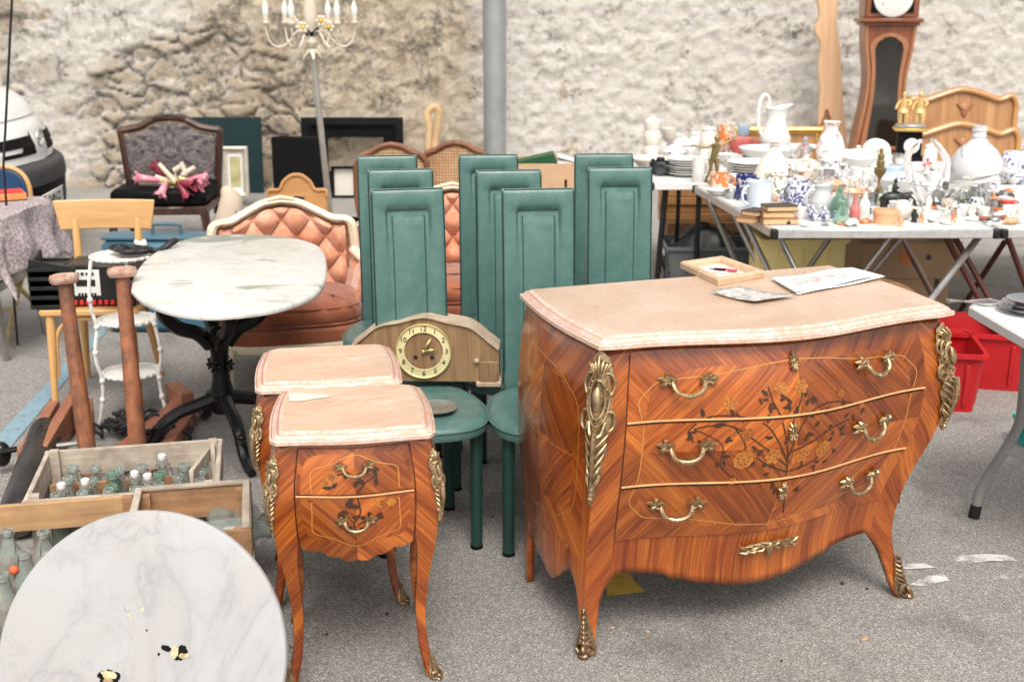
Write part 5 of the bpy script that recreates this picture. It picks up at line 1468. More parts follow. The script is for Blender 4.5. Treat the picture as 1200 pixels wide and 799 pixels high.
# ------------------------------------------------------------------ background left
# carved armchair with tapestry back
def tapestry():
    m, nt, b = new_mat('worn_tapestry'); t = NT(nt); o = t.oc()
    X, _, Z = t.xyz(o); mx = t.comb(t.math('ABSOLUTE', X), 0.0, Z)
    n = t.noise(mx, 9, 4, .6, 2.2); n2 = t.noise(mx, 22, 4, .6, 1.4)
    c = t.ramp(n, [(.36, (.028, .022, .022)), (.46, (.10, .08, .08)), (.56, (.20, .17, .165)), (.66, (.075, .07, .068))])
    c = t.mix(t.ramp(n2, [(.45, 0.0), (.6, .6)]), c, (.06, .06, .07))
    t.l(c, b.inputs['Base Color']); b.inputs['Roughness'].default_value = .8
    t.bump(n, 1, .02, b); return m
def carved_chair():
    A = GY(150, 240, 9.0); Bq = GY(262, 240, 9.0); c = (A + Bq) / 2; hw = (Bq.x - A.x) / 2; zt = GY(205, 138, 9.0).z; zs = GY(205, 150, 9.0).z
    root = thing('carved_chair', 'dark carved walnut chair with grey purple tapestry back against the wall', 'chair', (c.x, 9.0, 0), R(3))
    def topz(x): return tab(abs(x) / hw, [(0, zt), (.3, zt - .012), (.6, zs + .01), (.85, zs - .01), (1, zs - .02)])
    hwz = lambda z: hw * (.90 + .12 * (z - .4) / .5)
    g = MB(); g.grid(lambda u, v: V(((-1 + 2 * u) * hwz(.4 + v * (topz((-1 + 2 * u) * hw) - .44)) * .93, -.012 - .02 * sin(pi * u) * sin(pi * v), .4 + v * (topz((-1 + 2 * u) * hw) - .44))), 30, 24)
    g.build('backrest', tapestry(), root, recalc=False, mods=[('solid', .04, 0)])
    pts = [(-hwz(.2) , 0, .2), (-hwz(.5), 0, .5), (-hwz(.75), 0, .75)] + [(x, 0, topz(x)) for x in [-hw * 1.0 + 2 * hw * k / 22 for k in range(23)]] + [(hwz(.75), 0, .75), (hwz(.5), 0, .5), (hwz(.2), 0, .2)]
    sp = spline(pts, 3); g = MB(); g.tube(sp, .030, 8); 
    for k in range(-4, 5): g.ell((k * .028, -.02, zt + .018 - abs(k) * .004), (.017, .02, .016), 8, 5)
    g.mi = 1
    for p in sp: g.ell((p.x * .93, -.022, p.z - .03), .006, 6, 4)
    g.build('frame', [M['walnut'], M['brass']], root)
    g = MB(); g.box((0, -.28, .40), (hw * 1.85, .56, .13), .04); g.build('seat', M['black'], root)
    g = MB(); g.box((0, -.28, .31), (hw * 1.9, .57, .06), .01); g.build('seat_rail', M['walnut'], root)
    for sx in (-1, 1):
        for yy in (-.53, -.02): g = MB(); g.tube([(sx * hw * .88, yy, .30), (sx * hw * .92, yy - .01, .15), (sx * hw * .88, yy, 0)], [.035, .028, .02], 8); g.build('leg', M['walnut'], root)
    return root
cc = carved_chair()
# tulip chandelier lying on its seat
def tulips():
    c = GY(212, 224, 8.55); z0 = .47
    root = thing('tulip_chandelier', 'pink glass tulip chandelier with brass stems lying on the carved chair', 'chandelier', (c.x, 8.55, z0), 0)
    K = lambda x, y, dy=0: GY(x, y, 8.55 + dy) - V((c.x, 8.55, z0))
    pairs = [((188, 218, -.05), (160, 215, -.08), 'tulip', .060), ((200, 215, .05), (176, 197, .03), 'tulip_dk', .055), ((215, 222, -.05), (238, 228, -.08), 'tulip', .055), ((210, 226, -.08), (222, 247, -.12), 'tulip_dk', .050), ((205, 208, .05), (196, 207, .08), 'tulip', .045), ((222, 212, .02), (243, 210, .04), 'tulip', .045), ((196, 224, -.1), (190, 238, -.14), 'tulip', .040), ((212, 235, -.1), (233, 240, -.16), 'tulip_dk', .048)]
    hub = K(208, 219)
    g = MB(); g.lathe([(0, -.09), (.02, -.08), (.026, 0), (.018, .08), (0, .09)], 12); g.xf(0, MX.Translation(hub) @ rotM('Y', R(75))); g.build('hub', M['brass_arm'], root)
    for a, b, mm, L in pairs:
        L *= 1.15
        A = K(*a); Bp = K(*b); d = (Bp - A).normalized()
        for P_ in (A, Bp): P_.z = max(P_.z, .05)
        g = MB(); mid = (hub + A) / 2 + V((0, -.02, .05 * rnd.random())); g.tube(spline([hub, mid, A, A + d * .02], 5), .012, 6); st = g.build('stem', M['brass_arm'], root)
        g = MB(); q = d.to_track_quat('Z', 'Y').to_matrix().to_4x4(); q.translation = A
        n = 24; rings = []
        for r0, z in ((.010, 0), (.018, .02), (.024, L), (.026, L * 1.7), (.034, L * 2.2), (.046, L * 2.45)):
            rings.append([V((r0 * (1 + (.11 * cos(5 * u) if z > L * 1.5 else .05 * cos(5 * u))) * cos(u), r0 * (1 + (.11 * cos(5 * u) if z > L * 1.5 else .05 * cos(5 * u))) * sin(u), z + (.012 * cos(5 * u) if z > L * 1.5 else 0))) for u in [2 * pi * j / n for j in range(n)]])
        g.loft(rings, True, False); g.xf(0, q); g.build('tulip_shade', M[mm], root, mods=[('solid', .003, 0)])
    for (x0, y0, x1, y1) in ((225, 232, 240, 222), (190, 228, 172, 238), (200, 222, 165, 232), (210, 216, 240, 232), (206, 214, 186, 192), (216, 222, 228, 246), (214, 205, 228, 196), (196, 212, 182, 207), (204, 200, 215, 193), (218, 205, 212, 190), (190, 246, 203, 248)):
        a = K(x0, y0); b = K(x1, y1); a.z = max(a.z, .02); b.z = max(b.z, .02); g = MB(); g.tube([a, b], [.020, .016], 8); g.tube(spline([hub, (hub + a) / 2 + V((0, 0, .03)), a], 4), .006, 6); g.build('candle_sleeve', M['cream_arm'], root)
tulips()
# hard cases and frames leaning at the wall
def leaning(name, label, cat, x0, y0, x1, Y, zb, m, th=.02, tilt=6):
    a = GY(x0, y0, Y); b = GY(x1, y0, Y); w = b.x - a.x; h = a.z - zb
    g = MB(); g.box((0, 0, h / 2), (w, th, h), .003)
    o = g.build(name, m); o.location = ((a.x + b.x) / 2, Y - h * sin(R(tilt)), zb); o.rotation_euler = (-R(tilt), 0, 0); tag(o, label, cat); return o
leaning('teal_board', 'plain dark teal board leaning on the wall behind the carved chair', 'board', 218, 137, 306, 11.45, .0, M['tealboard'])
def picture(name, label, x0, y0, x1, y1, Y, border, mf, mp, th=.04, cat='picture frame', tilt=5, zb=None, mount=True):
    a = GY(x0, y0, Y); b = GY(x1, y1, Y); w = b.x - a.x; zb = max(0.0, b.z) if zb is None else zb; h = a.z - zb
    root = thing(name, label, cat, ((a.x + b.x) / 2, Y, zb), 0); root.rotation_euler = (-R(tilt), 0, 0)
    prof = [(0, 0), (0, -th), (border * .35, -th * 1.25), (border * .6, -th * .7), (border, -th * .45), (border, 0)]
    g = MB(); rings = []
    cs = [(-w / 2, 0), (w / 2, 0), (w / 2, h), (-w / 2, h)]
    for d, y in prof: rings.append([V((x, y, z)) for x, z in [(-w / 2 + d, d), (w / 2 - d, d), (w / 2 - d, h - d), (-w / 2 + d, h - d)]])
    rings.append(rings[0]); g.loft(rings, False, False); g.build('frame', mf, root, smooth=20)
    if mp is not None:
        g = MB(); g.box((0, -.004, h / 2), (w - 2 * border + .004, .004, h - 2 * border + .004), 0); g.build('picture', mp, root)
        if mount:
            g = MB(); ww, hh = w - 2 * border, h - 2 * border; k = .22
            for bx in ((-ww / 2 * (1 - k / 2) , h / 2, ww * k / 2, hh), (ww / 2 * (1 - k / 2), h / 2, ww * k / 2, hh), (0, h / 2 + hh / 2 * (1 - k / 2), ww * (1 - k), hh * k / 2), (0, h / 2 - hh / 2 * (1 - k / 2), ww * (1 - k), hh * k / 2)):
                g.box((bx[0], -.009, bx[1]), (bx[2], .004, bx[3]), 0)
            g.build('mount', M['paper'], root)
    return root
landscape = mat('small_landscape_painting', (.30, .29, .13), .6, var=.3, scale=8, dirt=(.55, .48, .30), dirtamt=.8, dscale=9)
picture('picture_frame', 'silver grey picture frame with pale mount standing before the teal board', 258, 172, 293, 232, 10.6, .055, M['silverframe'], landscape)
picture('picture_frame', 'large empty black picture frame leaning against the rubble wall', 352, 138, 474, 232, 11.5, .19, M['black'], None, th=.05, zb=0.0)
def black_panel():
    a = GY(318, 160, 11.0); b = GY(386, 215, 11.0); w = b.x - a.x; h = a.z - .02
    root = thing('television', 'flat black screen panel standing in front of the black frame', 'television', ((a.x + b.x) / 2, 11.0, 0), R(4))
    g = MB(); g.box((0, 0, h / 2 + .03), (w, .05, h - .02), .012); g.build('screen', M['black'], root)
    g = MB(); g.box((0, .01, .012), (w * .5, .16, .022), .004); g.build('stand', M['black'], root)
black_panel()
# small honey wood headboard
def scallop_board(name, label, px0, px1, ytop, ysh, Y, mat_, hole=True):
    a = GY(px0, ysh, Y); b = GY(px1, ysh, Y); w = (b.x - a.x) / 2; zt = GY(350, ytop, Y).z; zs = a.z
    root = thing(name, label, 'headboard', ((a.x + b.x) / 2, Y, 0), R(2))
    top = spl2([(-w, zs - .04), (-w * .95, zs), (-w * .6, zs + .005), (-w * .45, zs + (zt - zs) * .55), (-w * .2, zt - .006), (0, zt), (w * .2, zt - .006), (w * .45, zs + (zt - zs) * .55), (w * .6, zs + .005), (w * .95, zs), (w, zs - .04)], 4)
    g = MB(); g.prism([(-w, .04)] + top + [(w, .04)], -.014, .014); g.build('panel', mat_, root, mods=[('bevel', .006, 2)])
    g = MB(); g.tube([(x, -.016, z - .004) for x, z in top], .012, 6); g.build('moulding', mat_, root)
    if hole:
        g = MB(); g.ell((0, -.012, zs - .06), (.045, .006, .02), 14, 6); g.tube([(-.045, -.02, zs - .05), (0, -.03, zs - .085), (.045, -.02, zs - .05)], .005, 6); g.build('handle', M['black_iron'], root)
    for sx in (-1, 1): g = MB(); g.box((sx * (w - .02), 0, .02), (.035, .03, .04)); g.build('leg', mat_, root)
scallop_board('small_headboard', 'small scalloped honey wood headboard behind the tufted armchair', 314, 383, 204, 222, 7.9, M['headboard'])
# flower candle floor lamp
def floor_lamp():
    Y = 8.3; top = GY(365, 50, Y); ft = GY(392, 290, Y); d = (top - GY(384, 226, Y)).normalized(); base = top - d * (top.z / d.z)
    root = thing('floor_lamp', 'leaning chrome floor lamp with candle bulbs and yellow enamel flowers', 'floor lamp', (base.x, Y, 0), 0)
    L = lambda p: p - V((base.x, Y, 0))
    g = MB(); g.tube([L(base), L(top)], .022, 14); g.build('pole', M['pole_dull'], root)
    g = MB(); g.lathe([(0, 0), (.15, 0), (.15, .015), (.05, .04), (.03, .08), (0, .08)], 24); g.build('base', M['pole_dull'], root)
    c = L(top)
    g = MB(); g.lathe([(0, -.03), (.035, -.03), (.045, 0), (.03, .03), (.035, .10), (.05, .2), (.03, .34), (0, .36)], 14, c); g.build('hub', M['cream_arm'], root)
    for k in range(6):
        a = R(15 + 60 * k); u = V((cos(a), sin(a), 0))
        g = MB(); pts = [c, c + u * .05 + V((0, 0, .07)), c + u * .10 + V((0, 0, .065)), c + u * .15 + V((0, 0, .005)), c + u * .21 + V((0, 0, -.03)), c + u * .27 + V((0, 0, .0)), c + u * .295 + V((0, 0, .07)), c + u * .295 + V((0, 0, .13))]
        g.tube(spline(pts, 5), .0065, 7); g.lathe([(0, 0), (.024, .005), (.030, .02), (.018, .025), (.018, .06), (0, .06)], 12, pts[-1] - V((0, 0, .02))); ar = g.build('arm', M['cream_arm'], root)
        g = MB(); g.lathe([(0, 0), (.014, .0), (.023, .03), (.021, .06), (.010, .095), (0, .11)], 12, pts[-1] + V((0, 0, .035))); g.build('candle_bulb', M['porc'], ar)
        f = MB(); q = c + u * .12 + V((0, 0, .10 + .04 * (k % 2)))
        for j in range(6): f.ell(q + V((.026 * cos(j * pi / 3), .012 * sin(a), .026 * sin(j * pi / 3))), (.015, .008, .015), 7, 4)
        f.build('flower_petals', M['cream_arm'], root); f = MB(); f.ell(q + V((0, -.008, 0)), .015, 8, 5); f.build('flower_centre', M['yellow'], root)
    for k in range(5):
        a = R(40 + 70 * k); u = V((cos(a), sin(a), 0)); g = MB(); g.tube([c + V((0, 0, .0)), c + u * .03 + V((0, 0, .06)), c + u * .07 + V((0, 0, .10))], [.010, .028, .004], 8, flat=.4); g.build('enamel_leaf', M['green'] if k < 2 else M['black_iron'], root)
    for k in range(5):
        a = R(72 * k); u = V((cos(a), sin(a), 0)); g = MB(); g.tube([c - V((0, 0, .02)), c + u * .03 - V((0, 0, .06)), c + u * .07 - V((0, 0, .11))], [.010, .022, .006], 8, flat=.5); g.build('drooping_petal', M['cream_arm'], root)
    g = MB(); g.lathe([(0, -.02), (.03, -.018), (.034, 0), (.03, .018), (0, .02)], 14, c - V((0, 0, .01))); g.build('collar', M['yellow'], root)
floor_lamp()
# cane chairs
def cane():
    m, nt, b = new_mat('woven_cane'); t = NT(nt); o = t.oc(); X, _, Z = t.xyz(o)
    n = t.noise(o, 20, 3); c = t.ramp(n, [(.3, (.36, .20, .09)), (.7, (.56, .36, .20))])
    d = t.math('SQRT', t.math('ADD', t.math('POWER', t.math('SUBTRACT', t.math('FRACT', t.math('MULTIPLY', X, 55)), .5), 2), t.math('POWER', t.math('SUBTRACT', t.math('FRACT', t.math('MULTIPLY', Z, 55)), .5), 2)))
    c = t.mix(t.ramp(d, [(.22, 1.0), (.3, 0.0)]), c, (.10, .055, .03))
    t.l(c, b.inputs['Base Color']); b.inputs['Roughness'].default_value = .6; return m
CANE = cane()
def cane_chair():
    root = thing('cane_chair', 'dark framed cane back chair behind the left row of green chairs', 'chair', (0, 0, 0), 0, 'cane back chairs')
    hw = .205
    def tz(x): return tab(abs(x) / hw, [(0, .93), (.3, .918), (.6, .885), (.85, .865), (1, .82)])
    g = MB(); g.grid(lambda u, v: V(((-1 + 2 * u) * hw * .94, 0, .5 + v * (tz((-1 + 2 * u) * hw) - .51))), 20, 14); g.build('cane_panel', CANE, root, recalc=False, mods=[('solid', .006, 0)])
    xs = [-hw + 2 * hw * k / 20 for k in range(21)]
    loop = [(x, 0, tz(x)) for x in xs] + [(hw * 1.0, 0, .7), (hw * .96, 0, .54), (hw * .7, 0, .49), (-hw * .7, 0, .49), (-hw * .96, 0, .54), (-hw, 0, .7), (xs[0], 0, tz(xs[0]))]
    g = MB(); g.tube(spline(loop, 3), .019, 8); g.tube([p + V((0, -.016, 0)) for p in spline(loop, 3)], .008, 6); g.build('back_frame', M['canewood'], root)
    g = MB(); g.box((0, -.22, .43), (.44, .43, .06), .02); g.build('seat', M['canewood'], root)
    for sx in (-1, 1):
        g = MB(); g.tube([(sx * hw * .75, 0, .5), (sx * hw * .85, 0, .40), (sx * hw * .9, .04, 0)], [.018, .022, .015], 8); g.build('leg', M['canewood'], root)
        g = MB(); g.tube([(sx * .19, -.40, .42), (sx * .195, -.41, .2), (sx * .18, -.40, 0)], [.026, .020, .014], 8); g.build('leg', M['canewood'], root)
    return root
ca = cane_chair(); p = GY(458, 170, 7.05); ca.location = (p.x, 7.05, 0); ca.rotation_euler = (0, 0, R(4))
p = GY(534, 170, 7.15); dup(ca, (p.x, 7.15, 0), R(-6), 'second cane back chair, beside the green chairs of the middle row', 'cane back chairs')
# twisted hemp loop hung on the wall side
g = MB(); 
pk = [GY(x, y, 11.2) for x, y in ((502, 172), (503, 150), (501, 134), (507, 126), (514, 130), (513, 150), (510, 172))]
pk = [V((p.x, 11.2, p.z)) for p in pk]; pk = [V((pk[0].x, 11.2, .0))] + pk + [V((pk[-1].x, 11.2, 0))]
g.tube(spline(pk, 5), .034, 8); o = g.build('branch', M['hemp']); tag(o, 'tan twisted forked branch standing upright against the wall', 'branch')
# cardboard box with green lid things
def cardbox(name, label, px0, px1, ytop, Y, h0, dep, m, rz=0, slot=False):
    a = GY(px0, ytop, Y); b = GY(px1, ytop, Y); w = b.x - a.x; h = a.z - h0
    root = thing(name, label, 'box', ((a.x + b.x) / 2, Y + dep / 2, h0), rz)
    t_ = .006; g = MB()
    g.box((0, 0, .004), (w, dep, .008)); g.box((0, -dep / 2, h / 2), (w, t_, h)); g.box((0, dep / 2, h / 2), (w, t_, h)); g.box((-w / 2, 0, h / 2), (t_, dep - t_, h)); g.box((w / 2, 0, h / 2), (t_, dep - t_, h)); g.build('carton', m, root)
    if slot: g = MB(); g.box((w * .28, -dep / 2 - .003, h - .13), (.016, .004, .06), .001); g.build('hand_slot', M['black'], root)
    return root, w, h
bx, w, h = cardbox('cardboard_box', 'plain open cardboard box behind the middle row of green chairs', 604, 680, 192, 7.6, 0.0, .4, M['card'], 0, True)
g = MB(); g.prism([(-.17, 0), (.10, .0), (.075, .075), (-.16, .022)], -.09, .09); o = g.build('folder', M['green']); o.location = (bx.location.x - .03, 7.80, h - .025); tag(o, 'dark green folder sticking out of the cardboard box', 'folder')
g = MB(); g.box((0, 0, .05), (.12, .2, .004)); g.xf(0, rotM('Y', .25)); g.box((0, 0, -.06), (.1, .18, .2)); o = g.build('white_paper_pad', M['paper']); o.location = (bx.location.x + .115, 7.80, h - .035); tag(o, 'white paper pad tilted in the cardboard box next to the folder', 'paper')
# red toy-box, shoes and small things behind the armchair
g = MB(); 
for bxs in ((0, 0, .01, .22, .2, .02), (-.107, 0, .05, .006, .2, .10), (.107, 0, .05, .006, .2, .10), (0, -.097, .05, .21, .006, .10), (0, .097, .05, .21, .006, .10)): g.box(bxs[:3], bxs[3:])
a = GY(530, 232, 6.75); o = g.build('red_box', M['red_plastic']); o.location = (a.x - .01, 6.80, .452); tag(o, 'open red plastic box on the seat of the second cane chair', 'box')
# crate stack behind the armchair carrying a shoe box
def small_items():
    Y = 7.3; a = GY(415, 250, Y)
    g = MB(); g.box((0, 0, .17), (.34, .30, .34), .006); o = g.build('wooden_stool', M['canewood']); o.location = (a.x, Y, 0); tag(o, 'dark wooden box holding the open shoe box behind the armchair', 'box')
    root = thing('shoe_box', 'open shoe box with a pair of white shoes behind the salmon armchair', 'shoe box', (a.x - .02, Y - .03, .342), R(-10))
    g = MB(); g.box((0, 0, .012), (.24, .19, .02)); g.box((0, .09, .06), (.24, .008, .1)); g.box((-.117, 0, .04), (.006, .19, .06)); g.box((.117, 0, .04), (.006, .19, .06)); g.build('box', M['black'], root)
    for sx in (-1, 1):
        g = MB(); g.tube(spline([(sx * .045 - .02, .08, .05), (sx * .045, .0, .055), (sx * .045 + .02, -.08, .045)], 4), [.02, .034, .038, .036, .034, .036, .038, .036, .022], 10); g.build('shoe', M['porc_cream'], root)
    g = MB(); g.lathe([(0, 0), (.07, 0), (.09, .2), (.085, .2), (.066, .01), (0, .01)], 22); q = GY(416, 272, 6.9); o = g.build('red_bucket', M['red_plastic']); o.location = (q.x - .02, 6.9, .0); o.scale = (1.2, 1.2, 1.5); tag(o, 'red plastic bucket beside the salmon armchair', 'bucket')
    g = MB(); g.tube(spline([(0, 0, 0), (.005, 0, .06), (-.01, 0, .12)], 4), [.03, .034, .034, .03, .028, .026, .024, .02, .014], 9); q = GY(393, 232, 7.3); o = g.build('ornament', M['rubber_red']); o.location = (a.x - .14, Y - .06, .342); tag(o, 'small orange red ornament left of the white shoes', 'ornament')
    g = MB(); g.lathe([(0, .035), (.07, .035), (.075, .0), (.11, 0), (.115, .006), (.08, .012), (.07, .045), (0, .05)], 24); q = GY(424, 268, 6.9); o = g.build('straw_dish', M['peach']); o.location = (q.x + .02, 6.75, .0); tag(o, 'round straw coloured dish on the ground beside the red bucket', 'dish')
    picture('pale_picture', 'small dark framed pale picture behind the white shoes', 388, 195, 418, 232, 9.0, .02, M['black'], M['porc_cream'], mount=False)
    # tan cloth sack and glass beside silver frame
    g = MB(); q = GY(268, 250, 8.2); g.tube(spline([(0, 0, .02), (0, 0, .25), (.02, 0, .42), (-.02, 0, .52)], 4), [.10, .11, .11, .105, .10, .10, .09, .085, .08, .07, .05, .04, .02], 14); o = g.build('cloth_sack', mat('grey_linen', (.50, .41, .33), .9, var=.15, bump=.003, bscale=30)); o.location = (q.x, 8.2, 0); tag(o, 'upright pale linen sack between the carved and salmon armchairs', 'sack')
    g = MB(); g.lathe([(0, 0), (.05, 0), (.055, .1), (.045, .14), (.03, .16), (.028, .2), (.022, .2), (.022, .16), (.04, .13), (.048, .1), (.045, .008), (0, .008)], 18); q = GY(283, 245, 7.6); g.build
    g2 = MB(); g2.box((0, 0, .13), (.3, .3, .26), .01); o = g2.build('low_box', M['old_crate']); o.location = (q.x, 7.6, 0); tag(o, 'low pale wooden box between the sack and the salmon armchair', 'box')
    o = g.build('glass_jar', M['clearglass']); o.location = (q.x, 7.55, .262); tag(o, 'clear glass jar on the low pale wooden box', 'jar')
small_items()
# ------------------------------------------------------------------ foreground left: crates, bottles, marble disc
def crate_boards(name, label, O, ex, ey, w, d, zt, zb, m1, m2, bw=.07, boards=((.0, .09), (.17, .30)), div=()):
    ang = atan2(ex.y, ex.x)
    c = O + ex * (w / 2) + ey * (d / 2)
    root = thing(name, label, 'crate', (c.x, c.y, 0), ang)
    T = .016
    for sy in (-1, 1):
        for k, (z0, z1) in enumerate(boards):
            g = MB(); g.box((0, sy * (d / 2 - T / 2), (z0 + z1) / 2), (w, T, z1 - z0), .002); g.build('side_board', m1, root)
    for sx in (-1, 1):
        for k, (z0, z1) in enumerate(boards):
            g = MB(); g.box((sx * (w / 2 - T / 2 - .0), 0, (z0 + z1) / 2 - .004), (T, d - 2 * T - .002, z1 - z0), .002); g.build('end_board', m2, root)
        for sy in (-1, 1):
            g = MB(); g.box((sx * (w / 2 - T - .016), sy * (d / 2 - T - .014), .15), (.030, .026, .29), .002); g.build('corner_post', m1, root)
    g = MB(); g.box((0, 0, .012), (w - 2 * T, d - 2 * T, .016)); g.build('bottom', m1, root)
    return root
A0 = G(25, 590, .28); A1 = G(245, 573, .28); ex = (A1 - A0); ex.z = 0; wA = ex.length; ex.normalize(); ey = V((-ex.y, ex.x, 0)); A0.z = 0
dA = .44
crA = crate_boards('bottle_crate', 'weathered grey wooden crate full of swing top glass bottles behind the marble disc', A0, ex, ey, wA + .03, dA, .30, 0, M['old_crate'], M['old_crate_y'], boards=((.02, .11), (.195, .285)))
# diagonal broken slats at the right end
for (p, q) in (((.20, -.12, .285), (.245, .10, .275)), ((.255, .17, .285), (.262, .02, .02))):
    g = MB(); g.bar(p, q, .014, .045, .002); g.build('loose_slat', M['old_crate_y'], crA)
g = MB(); g.box((-.03, -.17, .24), (.25, .02, .03), .002); g.build('divider', M['old_crate'], crA)
g = MB(); g.box((.0, .02, .17), (wA - .05, .010, .14), .002); g.build('divider', M['crate_brown'], crA)
B0 = A0 + ex * (wA * .60) - ey * .372
crB = crate_boards('small_crate', 'brown wooden crate holding old glass jars right behind the marble disc', B0, ex, ey, .345, .36, .30, 0, M['crate_brown'], M['old_crate_y'], boards=((.02, .12), (.20, .30)))
for sx in (-1, 1): g = MB(); g.box((sx * .158, .0, .305), (.022, .35, .010), .002); g.build('rim_strip', M['old_crate_y'], crB)
g = MB(); g.box((0, .17, .305), (.30, .024, .010), .002); g.build('rim_strip', M['old_crate'], crB)
C0 = A0 - ex * .16 - ey * .372
crC = crate_boards('front_crate', 'pale brown wooden crate at the left edge with three stoppered bottles', C0, ex, ey, .50, .36, .30, 0, M['crate_brown'], M['old_crate_y'], boards=((.02, .12),))
for ch in list(crC.children):
    pass
g = MB(); g.box((0, .172, .245), (.50, .018, .085), .002); g.build('upper_board', wood('honey_crate_board', (.34, .19, .085), (.55, .36, .18), 'X', 9, .7, 0, .001, (.2, .12, .07), .4), crC)
# bottles
def bottle_geo(h=.25, r=.034, neck=.013):
    g = MB()
    g.lathe([(0, .003), (r * .8, 0), (r, .006), (r, h * .55), (r * .92, h * .62), (r * .55, h * .76), (neck * 1.15, h * .86), (neck, h * .93), (neck * 1.35, h * .94), (neck * 1.4, h * .985), (neck * 1.15, h), (neck * .75, h), (neck * .7, h * .9), (r * .5, h * .74), (r * .86, h * .60), (r * .9, h * .52), (r * .88, .012), (0, .010)], 20)
    return g
def wire_geo(h, neck):
    g = MB(); z = h * .93
    g.tube([(neck * 1.5 * cos(a), neck * 1.5 * sin(a), z) for a in [2 * pi * k / 14 for k in range(15)]], .0016, 5)
    g.tube(spline([(neck * 1.5, 0, z), (neck * 2.1, .004, z - .03), (neck * 2.6, .006, z - .055), (neck * 1.8, .008, z - .07)], 3), .0014, 5)
    g.tube(spline([(-neck * 1.5, 0, z), (-neck * 2.2, .004, z - .035), (-neck * 1.7, .006, z - .06)], 3), .0014, 5)
    return g
bg = 'empty swing top bottles in the crates'
lab_p = 'empty pale glass bottle standing open in the wooden bottle crate'
lab_g = 'green tinted glass bottle standing in the wooden bottle crate'
lab_s = 'glass bottle with white porcelain swing top stopper in the bottle crate'
protos = {}
def put_bottle(P, kind, lab, grp, h=.25, r=.034, rz=0.0, tilt=(0, 0)):
    key = (kind, h, r)
    if key not in protos:
        o = bottle_geo(h, r).build('glass_bottle', M['bottle_g'] if kind == 'g' else M['bottle'], smooth=50)
        w_ = wire_geo(h, .013).build('wire_bail', M['wire'], o)
        if kind == 's':
            g = MB(); g.lathe([(0, h - .004), (.012, h - .002), (.014, h + .004), (.013, h + .014), (.007, h + .018), (0, h + .019)], 14); g.build('stopper', M['porc'], o)
            g = MB(); g.lathe([(.006, h - .005), (.013, h - .004), (.013, h), (.006, h)], 12); g.build('seal', M['rubber_red'], o)
        protos[key] = o
    else:
        s_ = protos[key]; o = s_.copy(); COL.objects.link(o)
        for c in list(s_.children): d = c.copy(); COL.objects.link(d); d.parent = o
    o.location = P; o.rotation_euler = (tilt[0], tilt[1], rz); tag(o, lab, 'bottle', grp); return o
bt = [(85, 545, 'p'), (111, 545, 'p'), (79, 558, 'p'), (107, 560, 'p'), (72, 571, 's'), (63, 584, 'p'), (94, 581, 'p'), (124, 582, 'p'), (100, 566, 's'), (132, 552, 'g'), (140, 546, 'p'), (130, 568, 'g'), (166, 544, 'p'), (158, 557, 's'), (158, 570, 'p'), (190, 537, 's'), (186, 553, 'g'), (186, 565, 'p'), (209, 556, 'p'), (215, 543, 'p'), (206, 570, 'g'), (238, 560, 'p'), (243, 549, 'p'), (173, 560, 's'), (247, 538, 'p'), (170, 576, 'p')]
for k, (x, y, kd) in enumerate(bt):
    h = .262 if kd != 's' else .268
    P = G(x, y, h + .022)
    v = P - crA.location; lx = v.x * ex.x + v.y * ex.y; ly = v.x * ey.x + v.y * ey.y
    lx = max(-wA / 2 + .05, min(wA / 2 - .045, lx)); ly = max(-dA / 2 + .055, min(dA / 2 - .06, ly))
    P = V(crA.location) + ex * lx + ey * ly
    put_bottle((P.x, P.y, .021), kd, {'p': lab_p, 'g': lab_g, 's': lab_s}[kd], bg, h, .031, rnd.uniform(0, 6.28))
for k, (x, y, lab) in enumerate([(8, 620, 'stone grey bottle with wire bail at the far left of the front crate'), (50, 622, 'grey glass bottle under the upper board of the front crate'), (28, 646, 'grey bottle next to the hanging orange rubber stopper'), (2, 672, 'half hidden grey bottle lowest at the left picture edge')]):
    P = G(x, y, .245); P.z = 0.021; P.y = min(P.y, crC.location.y + .12)
    o = put_bottle(P, 'p', lab, 'bottles in the front left crate', .225, .043, rnd.uniform(0, 6))
g = MB(); g.ell((.0, 0, 0), .014, 10, 6); o = g.build('rubber_seal_stopper', [M['rubber_red']]); P = G(15, 656, .23); o.location = P; o.location.z = .2
g2 = MB(); g2.tube([(0, 0, 0), (-.01, .01, -.18)], .003, 5); o2 = g2.build('wire', M['wire'], o); tag(o, 'orange and white rubber stopper hanging among the grey bottles', 'stopper')
for k, (x, y, rz) in enumerate([(258, 607, .3), (285, 603, .9), (280, 622, 1.8)]):
    P = G(x, y, .19)
    g = MB(); g.lathe([(0, -.09), (.035, -.09), (.042, -.08), (.042, .03), (.026, .06), (.026, .08), (.030, .082), (.030, .095), (.022, .095), (.022, .06), (.036, .03), (.036, -.08), (0, -.082)], 20); g.xf(0, rotM('X', R(90)))
    o = g.build('glass_jar', M['bottle']); o.location = (P.x, P.y, .19); o.rotation_euler = (0, 0, rz); tag(o, 'dusty clear glass jar lying in the brown crate behind the disc', 'jar', 'jars lying in the brown crate')
g = MB(); g.box((0, 0, .085), (.28, .29, .12), .02); o = g.build('crumpled_paper', M['paper']); o.location = (crB.location.x, crB.location.y, 0.0); o.rotation_euler = (0, 0, crB.rotation_euler.z); tag(o, 'crumpled packing paper under the jars in the brown crate', 'paper')
